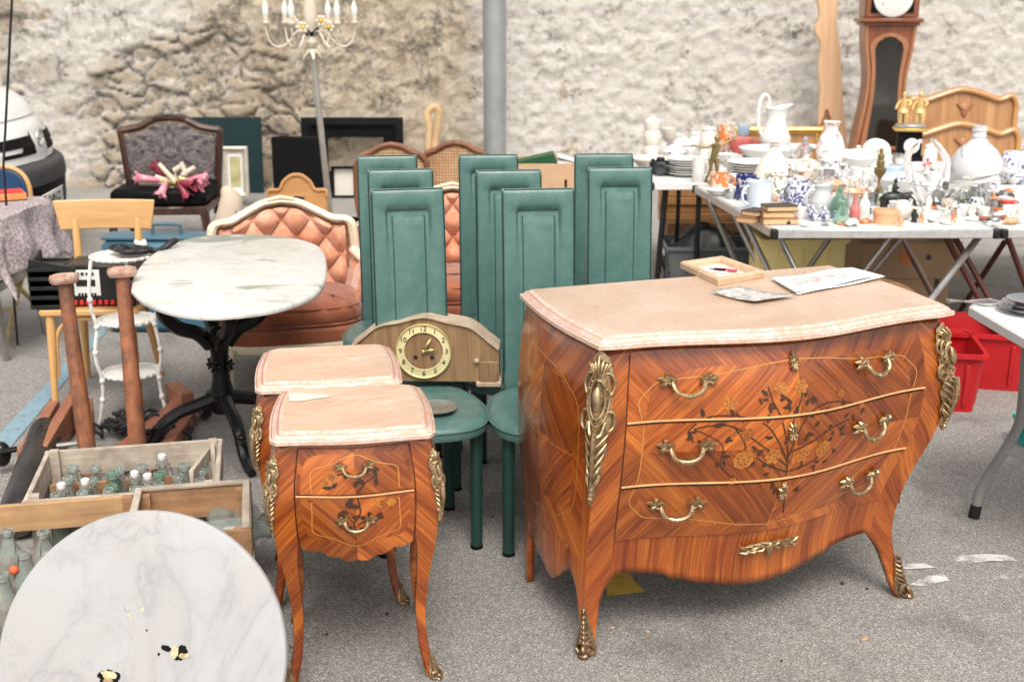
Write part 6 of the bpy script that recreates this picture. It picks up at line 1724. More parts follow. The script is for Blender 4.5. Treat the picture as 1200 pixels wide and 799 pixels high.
# leaning marble disc
def disc():
    r = .335; cx, cy = 165, 771; D = F * r / 172; d = ray(cx, cy); k = V((0, cos(PIT), -sin(PIT))); P = V((0, 0, HC)) + d * (D / d.dot(k))
    al = R(25)
    root = thing('marble_disc', 'round white veined marble table top leaning against the crates in front', 'table top', P, 0)
    root.rotation_euler = (R(90) - al, 0, R(-3))
    g = MB(); n = 128
    g.lathe([(0, -.022), (r - .004, -.022), (r, -.018), (r, -.006), (r - .003, -.001), (r - .008, 0), (r * .5, 0), (0, 0)], n); g.build('slab', M['white_marble'], root, smooth=30)
    inv = root.matrix_basis.inverted() if False else (MX.Translation(P) @ root.rotation_euler.to_matrix().to_4x4()).inverted()
    nrm = root.rotation_euler.to_matrix() @ V((0, 0, 1))
    def on(px, py):
        dd = ray(px, py); o = V((0, 0, HC)); t = (P - o).dot(nrm) / dd.dot(nrm); q = inv @ (o + dd * t); return q.x, q.y
    glue = mat('yellowed_glue', (.50, .44, .26), .5, var=.3, scale=60, bump=.002, bscale=120)
    def blob(cx_, cy_, w, h, m, name, z, seed, ang=0):
        x, y = on(cx_, cy_); r_ = random.Random(seed); pts = []
        for k in range(30):
            a = 2 * pi * k / 30; q = 1 + .38 * noise.noise(V((cos(a) * 1.8, sin(a) * 1.8, seed)))  + .16 * noise.noise(V((cos(a) * 5, sin(a) * 5, seed)))
            u, v = w * q * cos(a), h * q * sin(a); pts.append((x + u * cos(ang) - v * sin(ang), y + u * sin(ang) + v * cos(ang)))
        g = MB(); g.plate(pts, 0, z); return g.build(name, m, root)
    blob(195, 759, .013, .006, M['black'], 'glue_residue', .0008, 3, -.3); blob(186, 766, .003, .004, M['black'], 'glue_residue', .0008, 4); blob(172, 738, .0022, .0022, M['black'], 'glue_residue', .0008, 5)
    blob(211, 764, .019, .016, M['black'], 'glue_residue', .0010, 6); blob(205, 763, .008, .014, glue, 'glue_residue', .0018, 7); blob(216, 768, .013, .005, glue, 'glue_residue', .003, 8, .1)
    blob(127, 793, .025, .016, M['black'], 'glue_residue', .0010, 9); blob(128, 790, .020, .008, glue, 'glue_residue', .0022, 10, -.2); blob(127, 800, .012, .012, M['brass'], 'bolt_plate', .005, 12)
    blob(214, 767, .005, .005, M['brass'], 'bolt_head', .006, 11)
    blob(153, 723, .002, .010, glue, 'glue_residue', .0006, 13, .6); blob(167, 714, .0025, .006, glue, 'glue_residue', .0006, 14, -.6)
    x, y = on(149, 713); g = MB(); g.lathe([(.0055, .0), (.0062, .0012), (.0045, .0014), (.0035, -.004), (0, -.004)], 16, (x, y, .0005)); g.lathe([(0, .0004), (.0045, .0004), (0, .0008)], 12, (x, y, .0)); g.build('screw_hole', M['pewter'], root)
disc()
# ------------------------------------------------------------------ right: market tables
TZ = .72
def market_table(name, label, corners, mt, legm, edge=.035, hinge=True):
    # corners: FL, FR, BR, BL in plan
    c = sum(corners, V()) / 4; c.z = 0
    root = thing(name, label, 'table', c, 0)
    P = [p - c for p in corners]
    top = [(p.x, p.y) for p in P]
    g = MB(); g.loft([[V((x, y, z)) for x, y in offset2(top, d)] for d, z in ((.026, TZ - .020), (.026, TZ - .002), (.026, TZ))]); g.build('tabletop', M['white_plastic'], root)
    for k in range(4):
        a, b = V((*top[k], 0)), V((*top[(k + 1) % 4], 0)); d = (b - a).normalized(); nrm = V((-d.y, d.x, 0))
        g = MB(); g.bar(a + d * .028 + nrm * .012 + V((0, 0, TZ - .018)), b - d * .028 + nrm * .012 + V((0, 0, TZ - .018)), .022, .040, .003, roll=0)
        g.build('edge_rail', mt, root)
        g = MB(); q = a + (d + nrm) * .012; g.box((q.x, q.y, TZ - .018), (.034, .034, .044), .006); g.build('corner_cap', M['black_plastic'], root)
    return root, P
T1 = [G(905, 270, TZ), G(1172, 270, TZ), V((2.28, 6.86, 0)), G(812, 218, TZ)]
for p in T1: p.z = 0
t1, P1 = market_table('market_table', 'white folding market table with aluminium edge crowded with porcelain and glass', T1, M['alu'], M['steel_leg'])
T2 = [T1[1] + V((.012, 0, 0)), T1[1] + V((1.3, .03, 0)), T1[2] + V((1.3, .03, 0)), T1[2] + V((.012, 0, 0))]
t2, P2 = market_table('market_table', 'second white folding table joined on at the right picture edge', T2, M['alu'], M['brown_leg'])
def legs(root, c, prs, m, r=.014):
    for a, b in prs:
        g = MB(); A = V(a) - V((c.x, c.y, 0)); Bp = V(b) - V((c.x, c.y, 0)); g.tube([A, Bp], r, 10); l = g.build('leg', m, root)
        g = MB(); d = (Bp - A).normalized(); g.tube([Bp - d * .03, Bp], r * 1.25, 10); g.build('foot_cap', M['black_plastic'], l)
def TT(px, py): p = G(px, py, TZ - .03); return (p.x, p.y, p.z)
def FT(px, py, Y):
    # point on the ray at the given depth, then continued to the floor along the leg
    p = GY(px, py, Y); return p
def leg_px(x0, y0, x1, y1, Y0, Y1):
    A = GY(x0, y0, Y0); Bq = GY(x1, y1, Y1); d = Bq - A; t = A.z / -d.z; E_ = A + d * t
    return (tuple(A), (E_.x, E_.y, max(.002, E_.z)))
legs(t1, t1.location, [leg_px(829, 232, 868, 320, 6.5, 6.4), leg_px(858, 248, 888, 310, 6.15, 6.0), leg_px(872, 258, 900, 316, 5.9, 5.6), leg_px(912, 274, 933, 318, 5.6, 5.55), leg_px(975, 274, 945, 318, 5.6, 5.75)], M['steel_leg'])
legs(t1, t1.location, [leg_px(1046, 274, 1016, 314, 5.6, 5.6), leg_px(1060, 274, 1026, 316, 5.62, 5.65), leg_px(1056, 276, 1082, 326, 5.7, 5.75)], M['steel_leg'])
legs(t2, t2.location, [leg_px(1106, 274, 1146, 348, 5.62, 5.6), leg_px(1117, 274, 1158, 348, 5.7, 5.62), leg_px(1180, 276, 1204, 340, 5.55, 5.6), leg_px(1177, 284, 1144, 335, 5.6, 6.0)], M['brown_leg'])
legs(t2, t2.location, [leg_px(1150, 274, 1092, 350, 5.6, 5.25)], M['steel_leg'], .017)
# rear table
RA = V((.80, 6.93, 0)); RB = V((3.9, 6.93, 0)); RC = V((3.9, 7.95, 0)); RD = V((.86, 7.95, 0))
rt, PRr = market_table('trestle_table', 'long white rear trestle table under stacked plates and white porcelain', [RA, RB, RC, RD], M['white_plastic'], M['grey_leg'])
legs(rt, rt.location, [((.90, 7.0, TZ - .03), (.86, 6.99, .002)), ((1.02, 7.8, TZ - .03), (.98, 7.85, .002)), ((1.10, 7.0, TZ - .03), (1.10, 7.0, .002)), ((2.4, 7.0, TZ - .03), (2.35, 7.0, .002)), ((3.7, 7.0, TZ - .03), (3.75, 7.0, .002)), ((3.7, 7.8, TZ - .03), (3.75, 7.85, .002))], M['black_plastic'], .016)
# ------------------------------------------------------------------ wares
PROF = {
 'jug': ([(0, 0), (.72, 0), (.76, .03), (1, .34), (.94, .55), (.66, .78), (.62, .90), (.70, 1), (.62, .99), (.55, .88), (.58, .78), (.86, .54), (.9, .34), (.66, .06), (0, .05)], 1, 1),
 'pitcher': ([(0, 0), (.74, 0), (.70, .04), (.80, .12), (1, .32), (.98, .42), (.72, .62), (.60, .78), (.66, .93), (.76, 1), (.68, .98), (.53, .78), (.64, .62), (.9, .40), (.9, .30), (.6, .06), (0, .05)], 2, 1),
 'mug': ([(0, 0), (.86, 0), (.92, .03), (.96, .5), (1, 1), (.90, 1), (.86, .5), (.80, .08), (0, .07)], 1, 0),
 'cup': ([(0, 0), (.5, 0), (.55, .06), (.85, .45), (1, 1), (.92, .99), (.75, .45), (.45, .12), (0, .1)], 0, 0),
 'jar': ([(0, 0), (.85, 0), (.95, .05), (1, .45), (.96, .75), (.78, .84), (.80, .88), (.86, .90), (.80, .95), (.3, .985), (.14, 1.0), (0, 1.0)], 0, 0),
 'bowl': ([(0, 0), (.45, 0), (.48, .08), (.85, .6), (1, 1), (.94, .98), (.78, .6), (.4, .16), (0, .14)], 0, 0),
 'plate': ([(0, 0), (.62, 0), (.66, .3), (1, .85), (1, 1), (.64, .5), (0, .45)], 0, 0),
 'vase': ([(0, 0), (.5, 0), (.55, .03), (.9, .3), (1, .5), (.75, .72), (.42, .84), (.46, .94), (.62, 1), (.54, .99), (.36, .9), (.36, .84), (.66, .71), (.9, .5), (.8, .3), (0, .05)], 0, 0),
 'bottle': ([(0, 0), (.9, 0), (1, .04), (1, .5), (.9, .62), (.42, .76), (.36, .95), (.46, .955), (.46, 1), (.3, 1), (.28, .8), (.78, .62), (.88, .5), (.88, .06), (0, .05)], 0, 0),
 'goblet': ([(0, 0), (.8, 0), (.8, .02), (.16, .06), (.12, .42), (.3, .48), (.8, .62), (1, 1), (.95, 1), (.72, .64), (.2, .52), (0, .51)], 0, 0),
 'decanter': ([(0, 0), (.9, 0), (1, .05), (.92, .25), (.62, .55), (.28, .74), (.24, .86), (.34, .88), (.34, .9), (.12, .9), (.28, .95), (.2, 1), (0, 1)], 0, 0),
 'demijohn': ([(0, 0), (.86, 0), (.96, .05), (1, .22), (.93, .40), (.68, .58), (.36, .71), (.26, .77), (.25, .80), (.28, .81), (.25, .84), (.25, .90), (.28, .91), (.28, .935), (.25, .94), (.26, 1), (.20, 1), (.19, .8), (0, .78)], 0, 0),
 'candlestick': ([(0, 0), (.95, 0), (1, .03), (.7, .06), (.22, .12), (.16, .2), (.3, .24), (.4, .30), (.2, .36), (.15, .44), (.24, .47), (.8, .56), (.95, .64), (.95, .66), (.5, .67), (.6, .72), (.62, .78), (.4, .80), (.5, .84), (.5, .9), (.28, .92), (.26, 1), (0, 1)], 0, 0),
 'tureen': ([(0, 0), (.5, 0), (.55, .05), (.5, .12), (.9, .32), (1, .5), (1.04, .52), (1.04, .56), (.98, .57), (.8, .72), (.45, .84), (.1, .88), (.14, .94), (.1, 1), (0, 1)], 0, 0),
 'box': ([(0, 0), (1, 0), (1, .7), (1.03, .72), (1.03, .95), (.98, 1), (0, 1)], 0, 0),
 'ball': ([(0, 0), (.4, .01), (.8, .2), (1, .5), (.85, .8), (.45, .97), (0, 1)], 0, 0),
 'canister': ([(0, 0), (.92, 0), (1, .04), (1, .30), (.9, .33), (1, .36), (1, .62), (.88, .66), (.96, .70), (.96, .86), (.6, .92), (.2, .95), (.16, 1), (0, 1)], 0, 0),
}
def ware(name, cat, label, kind, px, py, hpx, wpx, m, zb=TZ, handle=0, spout=0, m2=None, dy=0.0, group=None, rz=0.0):
    P = G(px, py, zb); P.y += dy
    k = F / depth(P); h = hpx / k / .955; r = wpx / 2 / k
    prof, hh, sp = PROF[kind]
    g = MB(); g.lathe([(a * r, z * h) for a, z in prof], 28)
    root = g.build(name, m, smooth=45)
    if sp:       # pull the lip into a spout on +x
        for v in root.data.vertices:
            if v.co.z > .8 * h and v.co.x > .2 * r: v.co.x += (v.co.z / h - .8) * 2.2 * r * (v.co.x / r); v.co.z += (v.co.z / h - .8) * h * .35 * (v.co.x / r)
    if hh:
        g = MB(); s_ = -1
        if hh == 2: pts = [(-.58 * r, 0, .72 * h), (-.95 * r, 0, 1.02 * h), (-.85 * r, 0, 1.20 * h), (-.55 * r, 0, 1.22 * h), (-.42 * r, 0, 1.12 * h)]; pts = [(-.85 * r, 0, .40 * h), (-1.15 * r, 0, .62 * h), (-1.22 * r, 0, .95 * h), (-1.05 * r, 0, 1.20 * h), (-.75 * r, 0, 1.26 * h), (-.52 * r, 0, 1.15 * h), (-.6 * r, 0, 1.0 * h)]
        else: pts = [(-.9 * r, 0, .24 * h), (-1.35 * r, 0, .34 * h), (-1.48 * r, 0, .58 * h), (-1.25 * r, 0, .82 * h), (-.8 * r, 0, .84 * h)]
        g.tube(spline(pts, 5), max(.005, r * .11), 8); g.build('handle', m2 or m, root)
    root.location = P; root.rotation_euler = (0, 0, rz); tag(root, label, cat, group); return root
# (name, category, label, kind, px, base y, height px, width px, material)
W = [
 ('canister', 'canister', 'tall stack of white storage canisters at the left end of the rear table', 'canister', 763, 188, 50, 19, 'porc_cream'),
 ('cake_plate', 'plate', 'pale pink rimmed cake plate under the canister stack', 'plate', 762, 197, 12, 46, 'porc_cream'),
 ('goblet', 'goblet', 'orange rimmed cream goblet between canisters and glass swans', 'goblet', 783, 182, 30, 18, 'porc_cream'),
 ('sugar_bowl', 'bowl', 'white lidded sugar bowl in front of the rubble wall, left of the dancer', 'tureen', 800, 183, 24, 24, 'porc'),
 ('tea_pot', 'teapot', 'small plain white teapot on the rear table beside the sugar bowl', 'jar', 817, 182, 26, 20, 'porc'),
 ('paper_cup', 'cup', 'plain white paper cup at the front of the rear table', 'mug', 818, 214, 28, 15, 'paper'),
 ('pink_jar', 'jar', 'white jar with pink band on the rear table behind the dancer', 'jar', 829, 186, 36, 20, 'porc_cream'),
 ('orange_goblet', 'goblet', 'goblet with bright orange rim behind the bronze dancer', 'mug', 848, 183, 34, 17, 'orange_glaze'),
 ('blue_goblet', 'goblet', 'pale blue glass goblet on the rear table left of the pitcher', 'goblet', 870, 178, 30, 16, 'blueglass'),
 ('pink_bowl', 'bowl', 'large ribbed salmon pink glass bowl on the rear table', 'bowl', 867, 184, 21, 30, 'pinkglass'),
 ('pink_cup', 'cup', 'rose pink glass cup right beside the ribbed pink bowl', 'mug', 886, 180, 14, 17, 'pinkglass'),
 ('pink_beaker', 'beaker', 'small pink glass beaker directly before the white pitcher', 'mug', 905, 180, 13, 14, 'pinkglass'),
 ('soup_tureen', 'tureen', 'low white serving dish under the tall white pitcher', 'bowl', 900, 191, 17, 70, 'porc'),
 ('side_dish', 'dish', 'white oval dish right of the tall white pitcher', 'plate', 937, 180, 9, 44, 'porc'),
 ('decanter', 'decanter', 'frosted conical decanter with a black stopper on the market table', 'decanter', 905, 214, 48, 46, 'porc_cream'),
 ('orange_mug', 'mug', 'orange patterned mug at the left end of the market table', 'mug', 843, 222, 18, 24, 'orange_glaze'),
 ('navy_mug', 'mug', 'cobalt blue decorated mug next to the orange mug', 'mug', 873, 234, 28, 24, 'darkblue'),
 ('pale_mug', 'mug', 'large pale blue mug near the left table edge behind the books', 'mug', 889, 247, 33, 30, 'greyblue'),
 ('floral_jar', 'jar', 'cream ceramic jar with orange flowers behind the stacked books', 'jar', 909, 242, 40, 27, 'floral'),
 ('delft_jug', 'jug', 'blue and white painted jug right behind the old books', 'mug', 934, 246, 34, 29, 'delft2'),
 ('grey_jug', 'jug', 'light grey stoneware jug with cobalt handle', 'jug', 962, 252, 33, 28, 'stoneware'),
 ('flower_tureen', 'tureen', 'white tureen with small flower sprays behind the blue jug', 'tureen', 943, 216, 33, 38, 'floral'),
 ('delft_bottle', 'jug', 'white jug with blue bands behind the orange bowl', 'jug', 972, 212, 22, 26, 'delft'),
 ('orange_bowl', 'bowl', 'peach and white lidded dish in the middle of the market table', 'tureen', 976, 224, 15, 30, 'peach'),
 ('glass_jar', 'jar', 'pale green glass jar at the front edge of the market table', 'bottle', 982, 256, 34, 20, 'bottle_g'),
 ('glass_carafe', 'carafe', 'small conical clear green carafe at the front table edge', 'decanter', 986, 262, 26, 20, 'bottle_g'),
 ('glass_tumbler', 'tumbler', 'clear glass tumbler left of the pink bottle', 'mug', 993, 254, 25, 13, 'clearglass'),
 ('pink_bottle', 'bottle', 'little pink glass bottle at the front edge', 'bottle', 1001, 260, 27, 12, 'pinkglass'),
 ('coral_bowl', 'bowl', 'coral coloured ribbed bowl behind the pink bottle', 'bowl', 1000, 238, 14, 40, 'peach'),
 ('white_bottle', 'bottle', 'slim white porcelain bottle beside the pink bottle', 'bottle', 1012, 256, 30, 13, 'porc'),
 ('candlestick', 'candlestick', 'tall brass and cream candlestick in the middle of the market table', 'candlestick', 1028, 240, 62, 15, 'bronze'),
 ('filigree_box', 'box', 'round coppery filigree box at the front table edge', 'box', 1037, 262, 16, 28, 'peach'),
 ('porcelain_ball', 'ornament', 'white flower studded porcelain ball right of the filigree box', 'ball', 1057, 257, 22, 21, 'porc_cream'),
 ('white_bowl', 'bowl', 'large white bowl behind the brass candlestick', 'bowl', 1052, 226, 17, 60, 'porc'),
 ('teal_tile_box', 'box', 'pale turquoise decorated box behind the candlestick', 'box', 1046, 209, 15, 22, 'blueglass'),
 ('demijohn', 'demijohn', 'big bulbous grey white stoneware flagon with blue scrollwork', 'demijohn', 1142, 213, 62, 62, 'stone_flagon'),
 ('delft_jar', 'jar', 'blue and white lidded jar standing right of the big flagon', 'jar', 1186, 206, 28, 30, 'delft'),
 ('delft_dish', 'dish', 'blue and white dish at the right edge under the lidded jar', 'bowl', 1189, 216, 15, 34, 'delft'),
 ('glass_vase', 'vase', 'milky white globe vase with painted roses in front of the plank', 'vase', 971, 204, 58, 33, 'rose_vase'),
 ('porcelain_shell', 'dish', 'white shell shaped dish in front of the globe vase', 'bowl', 995, 196, 18, 40, 'porc'),
 ('white_casserole', 'casserole', 'white lidded casserole before the longcase clock', 'tureen', 1004, 200, 28, 40, 'porc'),
 ('cream_cup', 'cup', 'white cup with a square black mark behind the carafe', 'mug', 1003, 216, 19, 18, 'porc'),
 ('small_ewer', 'ewer', 'little white ewer between the cup and the candlestick', 'jug', 1014, 222, 20, 13, 'porc'),
 ('white_sauceboat', 'sauceboat', 'long white sauceboat left of the navy mug', 'bowl', 842, 229, 7, 30, 'porc'),
 ('grey_dish', 'dish', 'small pewter dish at the left edge before the pale blue mug', 'bowl', 857, 233, 10, 18, 'pewter'),
 ('saucer', 'saucer', 'blue rimmed saucer below the grey stoneware jug', 'plate', 941, 256, 7, 22, 'delft'),
 ('clear_bowl', 'bowl', 'wide clear glass bowl with the two tall swan necks', 'bowl', 1091, 242, 26, 52, 'clearglass'),
 ('white_cup', 'cup', 'white cup behind the swan bowl under the black clock', 'mug', 1056, 200, 14, 15, 'porc'),
 ('butter_dish', 'dish', 'white butter dish behind the swan bowl', 'jar', 1098, 218, 16, 26, 'porc'),
 ('coffee_pot', 'coffee pot', 'slim white coffee pot between swan neck and black clock', 'jar', 1088, 204, 34, 16, 'porc'),
]
M['stone_flagon'] = painted('grey_white_flagon', (.56, .56, .57), (.16, .20, .36), 9, .635, .3, seed=2)
M['rose_vase'] = painted('milk_glass_roses', (.80, .77, .75), (.66, .24, .22), 22, .60, .2, seed=7)
made = {}
for w_ in W:
    made[w_[0]] = ware(*w_[:8], M[w_[8]], rz=rnd.uniform(-.5, .5) if w_[3] not in ('jug', 'mug') else rnd.choice([pi, pi, 2.4, .3]))
# big white pitcher on its dish, handle to the left
ware('pitcher', 'pitcher', 'tall white porcelain pitcher with looped handle on the rear table', 'pitcher', 907, 184, 54, 36, M['porc'], rz=0.15)
# stacked plates
P = G(806, 207, TZ); k = F / depth(P)
for i in range(7):
    r = (.125 - .004 * (i % 3)); g = MB(); g.lathe([(a * r, z * .022) for a, z in PROF['plate'][0]], 30)
    if i < 3: g.mi = 1
    o = g.build('plate', [M['porc'], M['porc_cream']], smooth=45); o.location = (P.x + .006 * sin(i * 2), P.y + .04 + .005 * cos(i * 3), TZ + .002 + i * .014)
    tag(o, 'white dinner plate in the pile behind the black camera', 'plate', 'plates piled behind the camera')
P = G(882, 206, TZ)
for i in range(5):
    r = .155; g = MB(); g.lathe([(a * r, z * .024) for a, z in PROF['plate'][0]], 30); o = g.build('plate', M['porc_cream'] if i % 2 else M['porc'], smooth=45); o.location = (P.x, P.y + .03, TZ + .002 + i * .015)
    tag(o, 'wide white platter in the pile below the pink glass bowl', 'plate', 'platters piled below the pink bowl')
P = G(925, 205, TZ)
for i in range(4):
    g = MB(); g.lathe([(a * .13, z * .026) for a, z in PROF['plate'][0]], 30); o = g.build('plate', M['porc'], smooth=45); o.location = (P.x, P.y + .05, TZ + .002 + i * .016)
    tag(o, 'white plate in the low pile between decanter and globe vase', 'plate', 'plates piled beside the decanter')
# camera with strap
def camera_():
    P = G(774, 205, TZ)
    root = thing('camera', 'black photo camera with hanging strap at the front of the rear table', 'camera', (P.x, P.y + .02, TZ + .001), R(-12))
    g = MB(); g.box((0, 0, .042), (.13, .05, .084), .010); g.box((0, 0, .09), (.05, .045, .03), .010); g.box((-.047, 0, .089), (.022, .022, .01), .003); g.build('body', M['black_plastic'], root)
    g = MB(); g.lathe([(0, 0), (.038, 0), (.042, .02), (.040, .07), (.034, .075), (.030, .06), (0, .055)], 22); g.xf(0, TR(.01, -.02, .042) @ rotM('X', R(90))); g.build('lens', M['bumper'], root)
    g = MB(); pts = [(.065, 0, .07), (.09, -.01, .06), (.11, -.05, .012), (.122, -.085, -.03), (.125, -.09, -.2), (.12, -.09, -.40)]; sp = spline(pts, 5)
    g.tube(sp, [.005 + .014 * sstep(10, 16, i) for i in range(len(sp))], 8, flat=.25); g.build('strap', M['black_plastic'], root)
camera_()
# figurine builder (tiny statues)
def figure(name, label, cat, px, py, hpx, m, pose, dy=0, zb=TZ):
    P = G(px, py, zb); P.y += dy; k = F / depth(P); h = hpx / k / .955
    g = MB()
    def t(pts, r): 
        sp = spline([(x * h, y * h, z * h) for x, y, z in pts], 4); n = len(sp); r = r if isinstance(r, tuple) else (r, r)
        g.tube(sp, [(r[0] + (r[1] - r[0]) * i / (n - 1)) * h for i in range(n)], 8)
    if pose == 'dancer':
        t([(-.03, 0, .46), (-.01, 0, .55), (.02, 0, .66), (.03, 0, .76)], (.065, .085)); t([(.03, 0, .76), (.03, 0, .82)], (.03, .028)); g.ell((.03 * h, 0, .88 * h), (.052 * h, .055 * h, .065 * h))
        t([(-.06, 0, .47), (-.08, 0, .27), (-.16, 0, .03)], (.058, .022)); t([(.03, 0, .47), (.06, -.02, .28), (.05, 0, .03)], (.058, .024))
        t([(-.05, 0, .74), (-.16, 0, .70), (-.40, -.04, .72)], (.03, .016)); t([(.10, 0, .74), (.24, 0, .80), (.42, 0, .92)], (.03, .016))
        t([(-.18, -.05, .018), (-.12, 0, .02)], .02); g.lathe([(0, 0), (.20 * h, 0), (.20 * h, .025 * h), (0, .03 * h)], 18)
    else:
        for q, sx in (pose or [(0, 1)]):
            n0 = g.mark()
            t([(0, 0, .44), (.0, 0, .55), (.0, 0, .70), (0, 0, .76)], (.10, .11)); t([(0, 0, .76), (0, 0, .82)], (.045, .04)); g.ell((0, 0, .90 * h), (.070 * h, .07 * h, .085 * h)); g.ell((0, .015 * h, .93 * h), (.076 * h, .07 * h, .07 * h))
            t([(-.055, 0, .46), (-.07, 0, .24), (-.08, -.02, .04)], (.075, .040)); t([(.055, 0, .46), (.075, -.03, .25), (.07, 0, .04)], (.075, .040))
            t([(-.10, 0, .74), (-.17, -.02, .60), (-.20 * sx, -.10, .50)], (.045, .03)); t([(.10, 0, .74), (.17, -.03, .62), (.10, -.12, .56)], (.045, .03))
            t([(-.08, -.05, .03), (-.08, .03, .03)], .035); t([(.07, -.05, .03), (.07, .03, .03)], .035)
            g.lathe([(.10 * h, .46 * h), (.16 * h, .34 * h), (.14 * h, .33 * h), (.08 * h, .44 * h)], 14)
            g.xf(n0, TR(q * h, 0, 0))
    o = g.build(name, m, smooth=60); o.location = P; tag(o, label, cat); return o
figure('dancer_statuette', 'green gold bronze dancer statuette with outstretched arms on the rear table', 'statuette', 836, 214, 56, M['bronze'], 'dancer')
figure('doll_figurine', 'little figurine in blue and red right of the white pitcher', 'figurine', 942, 192, 30, painted('girl_figurine_glaze', (.18, .42, .58), (.62, .16, .10), 26, .5, seed=4), [(0, 1)])
figure('boy_figurine', 'small dark red seated figurine left of the blue doll figurine', 'figurine', 932, 192, 15, painted('boy_figurine_glaze', (.10, .03, .03), (.66, .45, .36), 30, .55, seed=2), [(0, 1)])
figure('red_figurine', 'white and red figurine between the two glass swan necks', 'figurine', 1085, 214, 30, painted('red_white_figurine', (.76, .72, .68), (.62, .06, .03), 30, .5, seed=6), [(0, 1)])
figure('orange_figurine', 'small orange pink figurine near the front of the right table', 'figurine', 1163, 250, 25, M['peach'], [(0, 1)])
figure('putto_figurine', 'tiny cream figurine at the foot of the black mantel clock', 'figurine', 1052, 186, 13, M['gold_fig'], [(0, 1)])
figure('shepherd_figurine', 'small white and green porcelain figurine by the filigree box', 'figurine', 1006, 250, 20, painted('green_white_figurine', (.74, .70, .66), (.05, .14, .08), 40, .5, seed=8), [(0, 1)])
for x, y, lab in ((953, 259, 'left one of two little blue and white porcelain clogs'), (967, 260, 'right one of two little blue and white porcelain clogs')):
    P = G(x, y, TZ); g = MB(); g.ell((0, 0, .028), (.022, .022, .028)); g.tube(spline([(-.005, 0, .05), (-.012, 0, .07), (-.03, 0, .074)], 3), [.012, .012, .011, .01, .008, .006, .004], 8); g.tube(spline([(.018, 0, .02), (.04, 0, .03), (.046, 0, .05)], 3), .006, 6)
    o = g.build('porcelain_bird', M['delft2']); o.location = (P.x, P.y, TZ + .001); tag(o, lab.replace('clogs', 'ornaments'), 'ornament')
# elephant with rider
def elephant():
    P = G(1046, 247, TZ); root_l = 'dark bronze elephant with a small rider on the market table'
    g = MB(); g.ell((0, 0, .062), (.066, .034, .034), 16, 10); g.ell((.066, 0, .064), (.026, .024, .028))
    g.tube(spline([(.08, 0, .062), (.10, 0, .050), (.11, 0, .030), (.118, 0, .022)], 3), [.014, .013, .012, .011, .010, .009, .008, .007, .006, .005], 8)
    for x in (-.045, .038):
        for y in (-.02, .02): g.tube([(x, y, .055), (x - .002, y, .03), (x, y, .0)], [.017, .013, .014], 8)
    g.tube([(-.064, 0, .07), (-.074, 0, .045)], [.005, .002], 6)
    for y in (-.024, .024): g.ell((.052, y, .064), (.016, .006, .022))
    g.tube(spline([(.0, 0, .092), (.002, 0, .115), (.0, 0, .135)], 3), [.013, .014, .015, .014, .012, .01, .008], 8); g.ell((.004, 0, .147), (.010, .010, .012)); g.tube([(.0, -.012, .125), (.02, -.014, .112)], .005, 6); g.tube([(.0, .014, .10), (.02, .02, .09)], .006, 6); g.tube([(.0, -.014, .10), (.02, -.02, .09)], .006, 6)
    o = g.build('elephant_statuette', M['bronze_dk'], smooth=60); o.location = (P.x, P.y, TZ + .002); tag(o, root_l, 'statuette')
elephant()
# old books
P = G(898, 263, TZ); zz = TZ + .002
for i, (w1, d1, t1_, dx, dy, rz, mc, lab) in enumerate([(.17, .11, .030, .06, .03, .06, 'bookcover2', 'lowest tan old book of the right hand pile near the table corner'), (.15, .10, .028, .055, .03, -.03, 'bookcover2', 'middle tan old book of the right hand pile near the table corner'), (.15, .10, .026, .065, .035, .12, 'bookcover', 'black covered old book on top of the right hand pile'), (.13, .09, .028, -.06, .075, .9, 'bookcover2', 'red brown old book leaning left of the book pile'), (.12, .09, .025, -.035, .09, .85, 'bookcover', 'small old book on the red brown one, left of the pile')]):
    if i == 3: zz = TZ + .002
    root = thing('book', lab, 'book', (P.x + dx, P.y + dy, zz), rz)
    g = MB(); g.box((0, 0, t1_ / 2), (w1 - .006, d1 - .006, t1_ - .006)); g.build('pages', M['bookedge'], root)
    g = MB(); g.box((0, 0, .0015), (w1, d1, .003)); g.box((0, 0, t1_ - .0015), (w1, d1, .003)); g.box((0, d1 / 2 - .0015, t1_ / 2), (w1, .003, t1_ - .006)); g.build('cover', M[mc], root)
    zz += t1_ + .001
# the glass swans: two tall necks rising out of the bowl
for (pts, lab) in (([(1088, 236), (1070, 215), (1063, 190), (1068, 174), (1078, 166)], 'left clear glass swan neck curving up from the glass bowl'), ([(1096, 236), (1106, 215), (1109, 190), (1103, 176), (1093, 165)], 'right clear glass swan neck curving up from the glass bowl')):
    Y = G(1091, 242, TZ).y; q = [GY(x, y, Y) for x, y in pts]; c = q[0]; g = MB(); sp = spline([p - V((c.x, Y, TZ)) for p in q], 5); n = len(sp)
    g.tube(sp, [.030 - .017 * (i / (n - 1)) for i in range(n)], 10); g.ell(sp[-1], (.015, .012, .013))
    g.lathe([(0, -.0), (.045, 0), (.04, .02), (.02, .04), (0, .045)], 16, (sp[0].x, 0, 0)) if False else None
    o = g.build('glass_swan', M['clearglass']); o.location = (c.x, Y, TZ + .0); tag(o, lab, 'glass ornament')
P0, P1_ = GY(1108, 218, 5.9), GY(1172, 208, 6.1); g = MB(); c = P0
g.tube([V((0, 0, 0)), P1_ - P0], [.022, .018], 12); o = g.build('glass_tube', M['clearglass']); o.location = (P0.x, P0.y, P0.z); tag(o, 'long clear glass funnel lying before the big flagon', 'glass funnel')
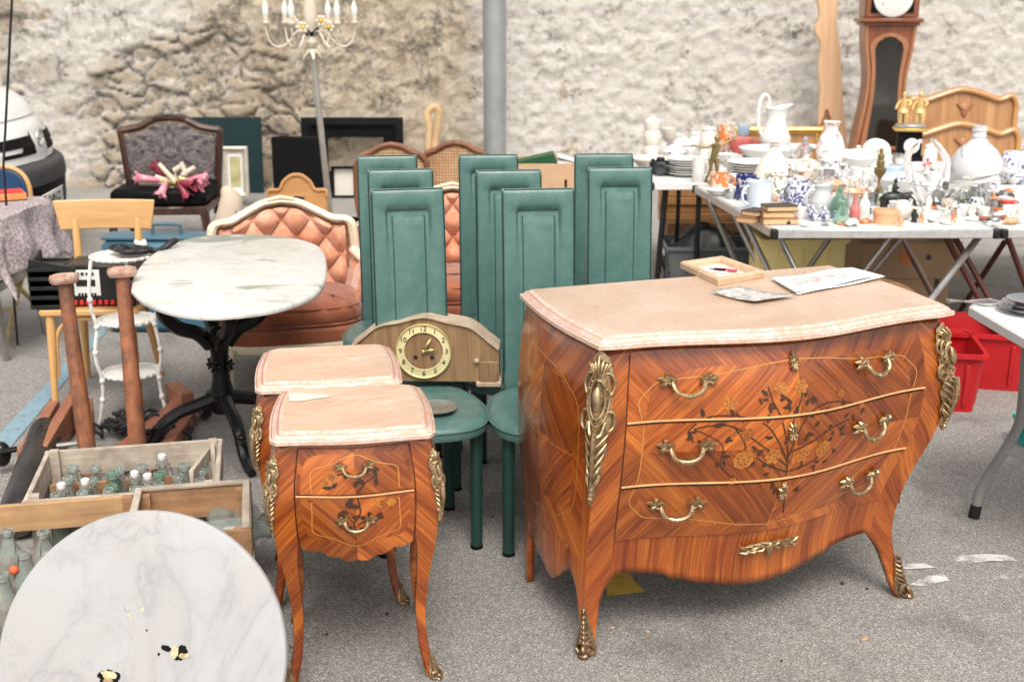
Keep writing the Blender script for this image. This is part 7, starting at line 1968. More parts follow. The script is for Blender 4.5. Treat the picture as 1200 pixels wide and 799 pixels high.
# black leather case and foliage on the right table
P = G(1162, 236, TZ); g = MB(); g.box((0, 0, .022), (.22, .10, .042), .015); o = g.build('leather_case', M['black_plastic']); o.location = (P.x, P.y, TZ + .001); o.rotation_euler = (0, 0, -.35); tag(o, 'flat black leather case lying in front of the big flagon', 'case')
P = G(1135, 243, TZ); g = MB(); r5 = random.Random(9)
for k in range(110):
    a = r5.uniform(0, 6.28); rr = r5.uniform(0, .10); p = V((rr * cos(a), rr * .5 * sin(a), .01 + .07 * r5.random())); L = r5.uniform(.014, .028); b = r5.uniform(0, 6.28); u = V((cos(b), sin(b), r5.uniform(-.2, .7))).normalized() * L; s2 = V((-u.y, u.x, 0)).normalized() * L * .3
    g.add([p, p + u * .5 + s2, p + u, p + u * .5 - s2], [(0, 1, 2, 3)])
for k in range(14): a = r5.uniform(0, 6.28); g.tube([(0, 0, .002), (.08 * cos(a), .04 * sin(a), .05)], .0025, 5)
o = g.build('artificial_sprig', M['foliage']); o.location = (P.x, P.y, TZ + .001); tag(o, 'grey green artificial sprig lying right of the glass swan bowl', 'sprig')
P = G(1181, 252, TZ); g = MB(); g.box((0, 0, .03), (.07, .05, .058), .006); g.mi = 1; g.box((0, 0, .064), (.076, .056, .012), .004); o = g.build('lidded_box', [M['porc'], M['red']]); o.location = (P.x, P.y, TZ + .001); tag(o, 'small white box with a red lid at the right front', 'box')
P = G(1176, 258, TZ); g = MB(); g.tube(spline([(-.07, .02, .01), (-.02, -.01, .012), (.03, .012, .012), (.06, -.005, .012)], 4), .009, 6); g.ell((.06, -.005, .014), .014, 8, 6); o = g.build('bead_string', M['redwood']); o.location = (P.x - .06, P.y, TZ); tag(o, 'dark red bead string with a black knob at the front right', 'beads')
# trinkets along the front of both tables
kinds = []
def tk(i):
    g = MB()
    if i == 0: g.lathe([(0, 0), (.012, 0), (.022, .014), (.024, .026), (.021, .026), (.018, .012), (0, .006)], 14)
    elif i == 1: g.ell((0, 0, .012), (.026, .018, .012)); g.tube([(.018, 0, .014), (.034, .004, .008)], [.008, .002], 6)
    elif i == 2: g.tube([(.02 * cos(a), .015 * sin(a), .006) for a in [2 * pi * k / 14 for k in range(15)]], .005, 6); g.ell((.0, .016, .008), .009, 8, 5)
    elif i == 3: g.lathe([(0, 0), (.014, 0), (.010, .012), (.016, .030), (.008, .044), (.009, .052), (0, .056)], 12)
    else: g.box((0, 0, .008), (.05, .034, .015), .004); g.ell((0, 0, .018), (.012, .009, .005), 8, 5)
    return g
tm = ['porc', 'porc_cream', 'peach', 'pewter', 'bronze', 'clearglass', 'floral', 'delft', 'orange_glaze', 'bronze_dk', 'porc', 'porc']
tl = [('porcelain thimble cup among the small trinkets at the table front', 'trinket cup'), ('little shell among the small trinkets at the table front', 'shell'), ('small ring shaped brooch among the trinkets at the table front', 'brooch'), ('tiny bottle stopper among the trinkets at the table front', 'stopper'), ('little pill box among the trinkets at the table front', 'pill box')]
tn = ['trinket_cup', 'shell', 'brooch', 'stopper', 'pill_box']
tp = {}
r6 = random.Random(21)
spots2 = [(1062 + r6.uniform(0, 136), r6.uniform(244, 264)) for k in range(46)] + [(1010 + r6.uniform(0, 50), r6.uniform(244, 266)) for k in range(10)] + [(920 + r6.uniform(0, 90), 264 + r6.uniform(-2, 2)) for k in range(6)] + [(1100 + r6.uniform(0, 90), r6.uniform(222, 244)) for k in range(14)]
for k, (x, y) in enumerate(spots2):
    i = r6.randrange(5); mm = r6.choice(tm); key = (i, mm); P = G(x, y, TZ)
    if key not in tp: o = tk(i).build(tn[i], M[mm], smooth=50); tp[key] = o
    else: o = tp[key].copy(); COL.objects.link(o)
    o.location = (P.x, P.y, TZ + .001); o.rotation_euler = (0, 0, r6.uniform(0, 6)); s_ = r6.uniform(.8, 1.5); o.scale = (s_, s_, s_); tag(o, tl[i][0], tl[i][1], 'small trinkets along the table fronts')
# small white porcelain crowd on the rear table
rw = random.Random(5)
for k, (x, y) in enumerate([(790, 190), (808, 188), (826, 194), (852, 192), (775, 184), (792, 178)]):
    kd = ['tureen', 'cup', 'jar', 'bowl', 'mug', 'cup'][k]
    ware('porcelain_cup', 'tableware', ['white porcelain lidded bowl behind the pile of dinner plates', 'white porcelain teacup among plates left of the dancer', 'short white porcelain jar at the feet of the dancer', 'small white porcelain bowl right of the dancer', 'white porcelain mug beside the canister stack', 'white porcelain cup farthest back on the rear table'][k], kd, x, y, [22, 14, 18, 11, 16, 20][k], [26, 18, 16, 24, 14, 16][k], M['porc'], rz=rw.uniform(0, 6))
for k, (x, y, lab) in enumerate([(862, 215, 'white saucer lying behind the cobalt mug'), (925, 228, 'white bowl between decanter and blue jug'), (1018, 208, 'white bowl in front of the white dome clock'), (1075, 226, 'white dish left inside the pair of swan necks'), (1120, 232, 'white dish at the foot of the big flagon'), (960, 230, 'white dish with blue dots behind the grey stoneware jug')]):
    ware('white_dish', 'dish', lab, 'bowl', x, y, 9, 30, M['delft'] if k == 5 else M['porc'])
# further small glass, porcelain and metal pieces
re_ = random.Random(77)
more = [('glass_tumbler', 'tumbler', 'small clear glass standing among the crowded tableware', 'mug', 'clearglass', 13, 18), ('china_cup', 'cup', 'little white china cup among the crowded tableware', 'cup', 'porc', 15, 12), ('china_cup', 'cup', 'little blue and white cup among the crowded tableware', 'mug', 'delft', 13, 13), ('glass_flacon', 'bottle', 'small clear glass flacon among the crowded tableware', 'bottle', 'clearglass', 9, 22), ('china_cup', 'cup', 'little flowered cup among the crowded tableware', 'cup', 'floral', 15, 12), ('metal_beaker', 'beaker', 'small pewter beaker among the crowded tableware', 'mug', 'pewter', 11, 15), ('stem_glass', 'glass', 'small stemmed liqueur glass among the crowded tableware', 'goblet', 'clearglass', 11, 24)]
for k in range(96):
    if k < 26: x, y = re_.uniform(785, 1060), re_.uniform(186, 204)
    elif k < 64: x, y = re_.uniform(880, 1190), re_.uniform(204, 232)
    else: x, y = re_.uniform(930, 1195), re_.uniform(236, 258)
    q = more[re_.randrange(7)]; f_ = re_.uniform(.75, 1.25)
    ware(q[0], q[1], q[2], q[3], x, y, q[6] * f_, q[5] * f_, M[q[4]], rz=re_.uniform(0, 6), group='small pieces among the tableware')
# white dome mantel clock
def dome_clock():
    P = G(1026, 198, TZ)
    root = thing('porcelain_clock', 'white porcelain mantel clock with domed top left of the black clock', 'clock', (P.x, P.y + .02, TZ + .001), 0)
    k = F / depth(P); w_ = 17 / k
    g = MB(); out = [(-w_ * 1.2, 0), (-w_ * 1.25, .03), (-w_ * .95, .06)] + [(w_ * .95 * cos(a), .10 + w_ * .95 * sin(a)) for a in [pi - pi * q / 16 for q in range(17)]] + [(w_ * .95, .06), (w_ * 1.25, .03), (w_ * 1.2, 0)]
    g.prism(out, -.04, .04); g.build('case', M['porc'], root, mods=[('bevel', .012, 3)])
    g = MB(); g.lathe([(0, .0), (.045, 0), (.05, .004), (.044, .008), (0, .007)], 24); g.xf(0, TR(0, -.041, .11) @ rotM('X', R(90))); d = g.build('dial', M['porc_cream'], root)
    g = MB(); g.bar((0, -.051, .11), (.012, -.051, .135), .003, .002); g.bar((0, -.051, .11), (-.018, -.051, .118), .003, .002); g.build('hands', M['ink'], d)
dome_clock()
# black and gilt mantel clock with two gilded figures
def black_clock():
    P = G(1066, 189, TZ); k = F / depth(P); w_ = 16 / k; hh = 34 / k
    root = thing('mantel_clock', 'black mantel clock with white dial carrying two gilded figures', 'clock', (P.x, P.y + .05, TZ + .001), R(-12))
    g = MB(); g.box((0, 0, hh * .5), (w_ * 1.7, .12, hh), .006); g.box((0, 0, .012), (w_ * 2.5, .17, .024), .005); g.build('case', M['black'], root)
    g = MB(); g.box((0, 0, hh + .012), (w_ * 2.3, .17, .022), .006); g.build('gilt_ledge', M['gilt'], root)
    g = MB(); g.box((0, 0, hh + .034), (w_ * 2.0, .14, .022), .008); g.build('grey_plinth', M['pewter'], root)
    g = MB(); g.lathe([(0, 0), (.048, 0), (.051, .008), (.046, .014), (0, .011)], 28); g.xf(0, TR(.012, -.061, hh * .52) @ rotM('X', R(90))); d = g.build('dial', M['porc'], root)
    g = MB(); g.bar((.012, -.076, hh * .52), (.03, -.076, hh * .52 + .03), .005, .002); g.bar((.012, -.076, hh * .52), (-.02, -.076, hh * .52 + .012), .005, .002); g.build('hands', M['ink'], d)
    h = 37 / k
    for sx in (-1, 1):
        g = MB()
        def t(pts, r0, r1): sp = spline([(x * h + sx * .052, y * h, z * h + hh + .045) for x, y, z in pts], 4); n = len(sp); g.tube(sp, [(r0 + (r1 - r0) * i / (n - 1)) * h for i in range(n)], 8)
        t([(0, 0, .42), (0, 0, .6), (0, 0, .78)], .13, .12); t([(0, 0, .78), (0, 0, .84)], .05, .05); g.ell((sx * .052, 0, .91 * h + hh + .045), (.075 * h, .075 * h, .09 * h))
        t([(-.07, 0, .46), (-.09, -.02, .24), (-.08, 0, .02)], .10, .06); t([(.07, 0, .46), (.09, -.05, .24), (.09, 0, .02)], .10, .06)
        t([(-.11, 0, .74), (-.20, -.03, .58), (-.24, -.06, .46)], .055, .035); t([(.11, 0, .74), (.2, -.04, .66), (.12, -.14, .58)], .055, .035)
        g.lathe([(.12 * h, .50 * h), (.18 * h, .36 * h), (.15 * h, .35 * h), (.09 * h, .48 * h)], 14, (sx * .052, 0, hh + .045))
        g.build('gilded_figure', M['gold_fig'], root)
black_clock()
# longcase clock -------------------------------------------------------
def longcase():
    Y = 10.6; a = GY(1003, 30, Y); b = GY(1069, 30, Y); w_ = (b.x - a.x) * .90; cx = (a.x + b.x) / 2 + .03
    zd = GY(1043, 0, Y).z; zl = GY(1040, 24, Y).z
    root = thing('longcase_clock', 'tall reddish brown longcase clock with curved glass door at the wall', 'clock', (cx, Y, 0), R(-6))
    hw, D = w_ / 2, .30
    def wz(z): return tab(z, [(.45, hw * 1.08), (.62, hw * 1.0), (.95, hw * .78), (1.15, hw * .76), (1.35, hw * .90), (zl - .04, hw * .98)])
    zs = [.45 + (zl - .04 - .45) * k / 24 for k in range(25)]
    g = MB(); g.loft([[V((-wz(z), -D / 2, z)), V((wz(z), -D / 2, z)), V((wz(z), D / 2, z)), V((-wz(z), D / 2, z))] for z in zs]); g.build('trunk', M['clockcase'], root, smooth=30)
    g = MB(); g.box((0, 0, .24), (hw * 2.2, D + .04, .40), .01); g.box((0, 0, .03), (hw * 2.35, D + .08, .06), .01); g.box((0, 0, .445), (hw * 2.3, D + .06, .03), .01); g.build('plinth', M['clockcase'], root)
    # door: frame and dark glass
    iw = lambda z: wz(z) * .60
    zt = zl - .13; zb_ = .55
    zz = [zb_ + (zt - .1 - zb_) * k / 20 for k in range(21)]
    glass = [(iw(z), z) for z in zz] + [(iw(zt) * .8, zt - .05), (iw(zt) * .35, zt - .01), (0, zt)]; glass = glass + [(-x, z) for x, z in glass[::-1][1:]]
    ow = [(x * 1.34, z + (.03 if z > 1 else -.03)) for x, z in glass]
    g = MB(); n = len(ow); g.add([V((x, -D / 2 - .018, z)) for x, z in ow] + [V((x, -D / 2 - .018, z)) for x, z in glass] + [V((x, -D / 2 - .001, z)) for x, z in ow], [(k, (k + 1) % n, n + (k + 1) % n, n + k) for k in range(n)] + [(k, (k + 1) % n, 2 * n + (k + 1) % n, 2 * n + k) for k in range(n)]); dr = g.build('door', M['clockcase_lt'], root)
    g = MB(); g.add([V((x, -D / 2 - .010, z)) for x, z in glass], [tuple(range(n))]); g.build('door_glass', mat('dark_clock_glass', (.012, .011, .010), .08, coat=1.0), dr, recalc=False)
    for sx in (-1, 1):
        g = MB(); g.tube([(sx * (wz(z) - .012), -D / 2 - .004, z) for z in zs], .016, 8); g.build('moulding', M['clockcase_lt'], root)
    # hood
    g = MB(); g.box((0, -.01, zl), (hw * 2.35, D + .10, .035), .012); g.box((0, -.005, zl - .03), (hw * 2.15, D + .05, .03), .01); g.build('cornice', M['clockcase'], root)
    g = MB(); H = .52; g.box((0, .01, zl + .02 + H / 2), (hw * 2.05, D + .02, H), .01); g.box((0, 0, zl + H + .04), (hw * 2.3, D + .1, .05), .015); g.build('hood', M['clockcase'], root)
    g = MB(); g.box((0, -D / 2 - .006, zl + .02 + H / 2), (hw * 1.62, .010, H * .84), .002); g.build('dial_plate', M['black'], root)
    g = MB(); g.lathe([(0, 0), (hw * .72, 0), (hw * .75, .01), (hw * .69, .016), (0, .012)], 36); g.xf(0, TR(0, -D / 2 - .012, zd + .02) @ rotM('X', R(90)))
    g.mi = 1
    for k in range(12): a_ = 2 * pi * k / 12; put_text(g, ['XII', 'I', 'II', 'III', 'IV', 'V', 'VI', 'VII', 'VIII', 'IX', 'X', 'XI'][k], .045, MX.Translation((hw * .56 * sin(a_), -D / 2 - .026, zd + .02 + hw * .56 * cos(a_))) @ rotM('X', R(90)), 1)
    g.bar((0, -D / 2 - .03, zd + .02), (.06, -D / 2 - .03, zd + .11), .008, .003); g.bar((0, -D / 2 - .03, zd + .02), (-.07, -D / 2 - .03, zd + .05), .008, .003)
    g.build('dial', [M['porc'], M['ink']], root)
longcase()
# carved plank leaning left of the clock
def plank():
    Y = 11.1; pl = [(960, 0), (962, 20), (956, 36), (963, 52), (960, 80), (962, 110), (959, 140), (962, 178), (994, 178), (991, 140), (988, 100), (987, 60), (983, 30), (985, 0)]
    up = GY(972, 0, Y).z
    q = [GY(x, y, Y) for x, y in pl]; cx = sum(p.x for p in q) / len(q)
    lo = [(q[7].x - cx, .0), (q[8].x - cx, 0)]
    left = [(p.x - cx, p.z) for p in q[:8]]; right = [(p.x - cx, p.z) for p in q[8:]]
    hi = [(right[-1][0] + .0, up + .35), (left[0][0] + .02, up + .30)]
    pts = spl2(left, 3) + lo + spl2(right, 3) + hi
    root = thing('carved_plank', 'tall pale carved bed plank leaning on the wall left of the longcase clock', 'bed plank', (cx, Y, 0), 0); root.rotation_euler = (R(-3), 0, 0)
    g = MB(); g.prism(pts, -.03, .03); g.build('board', M['plank'], root, mods=[('bevel', .012, 2)])
    g = MB()
    for k in range(3): g.tube(spline([(-.07 + .03 * k, -.031, .62 + .06 * k), (.0, -.036, .70 + .055 * k), (.08 - .02 * k, -.031, .60 + .06 * k)], 5), .010, 6)
    g.build('carving', M['clockcase_lt'], root)
plank()
# two honey headboards
def bedhead(name, label, x0, x1, ytop, ysh, Y, ybot):
    a = GY(x0, ysh, Y); b = GY(x1, ysh, Y); w_ = (b.x - a.x) / 2; zs = a.z; zt = GY(1130, ytop, Y).z; d = zt - zs
    root = thing(name, label, 'headboard', ((a.x + b.x) / 2, Y, 0), R(2)); root.rotation_euler = (R(-4), 0, R(2))
    top = spl2([(-w_, zs - .16), (-w_, zs - .04), (-w_ * .93, zs), (-w_ * .70, zs - .012), (-w_ * .42, zs + d * .40), (-w_ * .1, zt), (w_ * .15, zt - .01), (w_ * .45, zs + d * .30), (w_ * .68, zs - .01), (w_ * .90, zs + .02), (w_, zs - .04), (w_, zs - .16)], 4)
    g = MB(); g.prism([(-w_, 0)] + top + [(w_, 0)], -.018, .018); g.build('panel', M['headpanel'], root)
    g = MB(); fr = [(-w_ + .02, .05)] + [(x * .965, z - .03) for x, z in top] + [(w_ - .02, .05)]
    g.tube([(x, -.022, z) for x, z in fr], .032, 8, flat=.8); g.build('frame', M['headboard'], root)
    g = MB(); g.ell((0.02, -.022, zt - .20), (.035, .012, .06)); g.tube(spline([(-.05, -.024, zt - .14), (.02, -.03, zt - .20), (.09, -.024, zt - .14)], 4), .010, 6); g.build('carving', M['clockcase_lt'], root)
    return root
bedhead('headboard', 'taller honey coloured wavy topped headboard with figured panel at the right', 1066, 1197, 102, 112, 10.4, 200)
bedhead('headboard', 'lower honey wavy topped headboard in front, behind the big flagon', 1058, 1199, 142, 152, 9.9, 220)
# gilt frame standing behind the pitcher
picture('picture_frame', 'ornate gilded picture frame behind the white pitcher', 862, 150, 962, 200, 10.0, .055, M['gilt'], M['headpanel'], th=.05, zb=.0, mount=False)
# ---- below the tables
def tub(name, label, cat, c, w_, d, h, rz, m, taper=.88, lip=.02, holes=True, th=.006):
    root = thing(name, label, cat, c, rz); g = MB()
    def rr(w0, d0, z, q=.03): 
        P = []
        for sx, sy, a0 in ((1, 1, 0), (-1, 1, 90), (-1, -1, 180), (1, -1, 270)):
            for k in range(5): a = R(a0 + 22.5 * k); P.append(V((sx * (w0 / 2 - q) + q * cos(a), sy * (d0 / 2 - q) + q * sin(a), z)))
        return P
    g.loft([rr(w_ * taper, d * taper, 0), rr(w_, d, h - lip), rr(w_ + .03, d + .03, h - lip), rr(w_ + .03, d + .03, h), rr(w_ - .004, d - .004, h), rr(w_ * taper - .012, d * taper - .012, .008)])
    for sx in (-1, 1):
        for q in (-.3, 0, .3):
            g.bar((q * w_, sx * (d * (taper + .02) / 2 + .003), .03), (q * w_, sx * (d / 2 + .003), h - lip - .03), .016, .010, .002)
        for q in (-.32, .32): g.bar((sx * (w_ * (taper + .02) / 2 + .003), q * d, .03), (sx * (w_ / 2 + .003), q * d, h - lip - .03), .016, .010, .002)
    g.build('shell', m, root)
    if holes:
        for sx in (-1, 1): g = MB(); g.box((sx * (w_ * .985 / 2 + .006), 0, h - .07), (.008, d * .26, .032), .003); g.build('hand_slot', M['paper'], root)
    return root
q = G(1140, 462); tub('red_crate', 'large red plastic crate under the right white table', 'crate', (2.33, 5.42, 0), .62, .40, .27, R(-14), M['red_plastic'])
tub('red_crate', 'red plastic crate half hidden behind the right corner of the chest', 'crate', (1.90, 5.15, 0), .34, .42, .27, R(-10), M['red_plastic'])
tub('grey_crate', 'open grey plastic crate with a black bag under the market table', 'crate', (1.22, 7.25, 0), .56, .40, .32, R(-2), M['grey_plastic'])
g = MB(); r7 = random.Random(4)
g.grid(lambda u, v: V(((-1 + 2 * u) * .24 * (1 - .1 * sin(v * 9)), (-1 + 2 * v) * .17, .16 + .27 * (sin(pi * u) * sin(pi * v))**.6 + .04 * noise.noise(V((u * 5, v * 5, 1))))), 24, 18)
o = g.build('black_bag', M['black_plastic'], recalc=False, mods=[('solid', .004, 0)]); o.location = (1.18, 7.25, 0); tag(o, 'crumpled black bag bulging out of the grey plastic crate', 'bag')
# dark chair frame and cables below the rear table
g = MB()
for k in range(7):
    pts = [(r7.uniform(-.2, .3), r7.uniform(-.1, .1), r7.uniform(.01, .35)) for _ in range(5)]; g.tube(spline(pts, 5), .008, 6)
o = g.build('cable_tangle', M['black_plastic']); o.location = (1.25, 7.75, 0.0); tag(o, 'tangle of black cables below the rear table', 'cables')
for k in range(4):
    g = MB(); g.box((0, 0, 0), (1.05, .10, .05), .004); o = g.build('timber_board', M['headboard']); o.location = (1.55, 8.3 + .02 * (k % 2), .30 + .055 * k); tag(o, 'honey coloured timber board in the pile behind the table legs', 'board', 'timber boards piled behind the tables')
g = MB(); g.box((0, 0, .137), (.95, .3, .272), .01); o = g.build('low_chest', M['crate_brown']); o.location = (1.55, 8.35, 0); tag(o, 'brown wooden chest carrying the timber boards behind the tables', 'chest')
# yellow box in an orange tub
tub('yellow_tub', 'pale yellow plastic tub under the front of the market table', 'tub', (1.45, 5.98, .10), .42, .30, .50, R(2), M['yellow_plastic'], .97, holes=False)
tub('orange_tray', 'orange red plastic tray holding the yellow tub', 'tray', (1.48, 5.98, 0), .58, .42, .13, R(2), M['orange_plastic'], .92, holes=False)
g = MB(); g.box((0, 0, .045), (.38, .28, .09)); o = g.build('plastic_block', M['orange_plastic']); o.location = (1.48, 5.98, .009); tag(o, 'orange block between the tray and the yellow tub', 'block')
# cardboard boxes with printed fruit marks
def carton(name, label, c, w_, d, h, rz, marks):
    root = thing(name, label, 'box', c, rz); g = MB(); g.box((0, 0, h / 2), (w_, d, h), .003); g.build('carton', M['card'], root)
    for x, z, ww, hh, m in marks: g = MB(); g.box((x, -d / 2 - .002, z), (ww, .003, hh), 0); g.build('printed_mark', m, root)
    return root
carton('banana_carton', 'lower cardboard carton with green stripes under the market table', (2.14, 6.75, 0), .62, .40, .24, R(3), [(-.22, .12, .03, .23, M['green']), (.24, .12, .025, .23, M['green'])])
o = carton('fruit_carton', 'upper cardboard carton with an orange print tilted on the striped carton', (2.22, 6.72, .245), .56, .38, .20, R(3), [])
g = MB(); g.lathe([(0, 0), (.045, 0), (.045, .002), (0, .002)], 20); g.xf(0, TR(-.03, -.191, .12) @ rotM('X', R(90))); g.build('printed_mark', M['orange'], o)
g = MB(); g.lathe([(0, 0), (.016, 0), (.016, .002), (0, .002)], 14); g.xf(0, TR(.09, -.191, .12) @ rotM('X', R(90))); g.build('hand_hole', M['walnut'], o)
# curved brown board behind the chest
g = MB(); pts = [(-.30, 0), (.20, 0), (.19, .28), (.12, .40), (-.02, .46), (-.30, .50)]; g.prism(spl2(pts, 3), -.012, .012); o = g.build('brown_board', M['crate_brown']); P = G(1075, 372); o.location = (1.80, 5.52, 0); o.rotation_euler = (R(-5), 0, R(-6)); tag(o, 'dark brown curved wooden board standing behind the marble chest top', 'board')
# right white folding table -----------------------------------------
def right_table():
    A = G(1132, 356, TZ); Bc = G(1205, 398, TZ); d = V((Bc.x - A.x, Bc.y - A.y, 0)).normalized(); nrm = V((-d.y, d.x, 0))
    root_c = A + d * .38 + nrm * .62; rz = atan2(d.y, d.x)
    root = thing('plastic_table', 'white plastic folding table with bent grey legs at the right edge', 'table', (root_c.x, root_c.y, 0), rz)
    L, Wd = .76, 1.24
    g = MB(); lv = [(.012, TZ - .040), (.0, TZ - .034), (0, TZ - .006), (.006, TZ)]
    q = .03; out = []
    for sx, sy, a0 in ((1, 1, 0), (-1, 1, 90), (-1, -1, 180), (1, -1, 270)):
        for k in range(5): a = R(a0 + 22.5 * k); out.append((sx * (L / 2 - q) + q * cos(a), sy * (Wd / 2 - q) + q * sin(a)))
    g.loft([[V((x, y, z)) for x, y in offset2(out, dd)] for dd, z in lv]); g.build('tabletop', M['white_plastic'], root)
    inv = (MX.Translation(root.location) @ rotM('Z', rz)).inverted()
    pts = [GY(1204, 395, 3.62), GY(1201, 440, 3.66), GY(1196, 490, 3.72), GY(1182, 520, 3.76), GY(1156, 560, 3.82), GY(1147, 580, 3.83), G(1141, 606)]
    sp = spline([inv @ p for p in pts], 5); g = MB(); g.tube(sp, .017, 12); lg = g.build('leg', M['grey_leg'], root)
    g = MB(); g.tube([sp[-4], sp[-1]], .0195, 12); g.build('foot_cap', M['black_plastic'], lg)
    g = MB(); g.bar(inv @ GY(1178, 524, 3.76), inv @ GY(1235, 545, 3.74), .014, .04, .003); g.build('cross_brace', M['grey_leg'], root)
    for dx in (.55,):
        sp2 = [p + V((dx, 0, 0)) for p in sp]; g = MB(); g.tube(sp2, .017, 12); g.build('leg', M['grey_leg'], root)
    sp3 = [V((p.x, Wd - .2 - p.y * 0 + (-1) * 0 + .0, p.z)) for p in sp]
    for dx in (0, .55):
        g = MB(); g.tube([V((p.x + dx, Wd * .36, p.z)) for p in sp], .017, 12); g.build('leg', M['grey_leg'], root)
    P = G(1197, 366, TZ)
    for i in range(3):
        g = MB(); g.lathe([(a * (.105 - .012 * i), z * .022) for a, z in PROF['plate'][0]], 34); o = g.build('pewter_plate', M['pewter'], smooth=45); o.location = (P.x + .03, P.y, TZ + .002 + i * .012)
        tag(o, 'pewter plate in the small pile on the right white table', 'plate', 'pewter plates on the right table')
    g = MB(); q0 = G(1155, 357, TZ); g.grid(lambda u, v: V(((u - .5) * .26, (v - .5) * .07, .006 + .005 * sin(u * 9 + v * 3) + .004 * noise.noise(V((u * 6, v * 3, 2))))), 20, 6); o = g.build('clear_film', M['clearglass'], recalc=False, mods=[('solid', .001, 0)]); o.location = (q0.x, q0.y, TZ + .002); o.rotation_euler = (0, 0, -.2); tag(o, 'crinkled strip of clear film on the right white table', 'film')
    P = G(1183, 546, .0)
    t = tub('teal_box', 'teal plastic box standing under the right white table', 'box', (P.x + .27, P.y + .15, 0), .26, .3, .12, 0.1, M['teal'], .95, holes=False)
right_table()
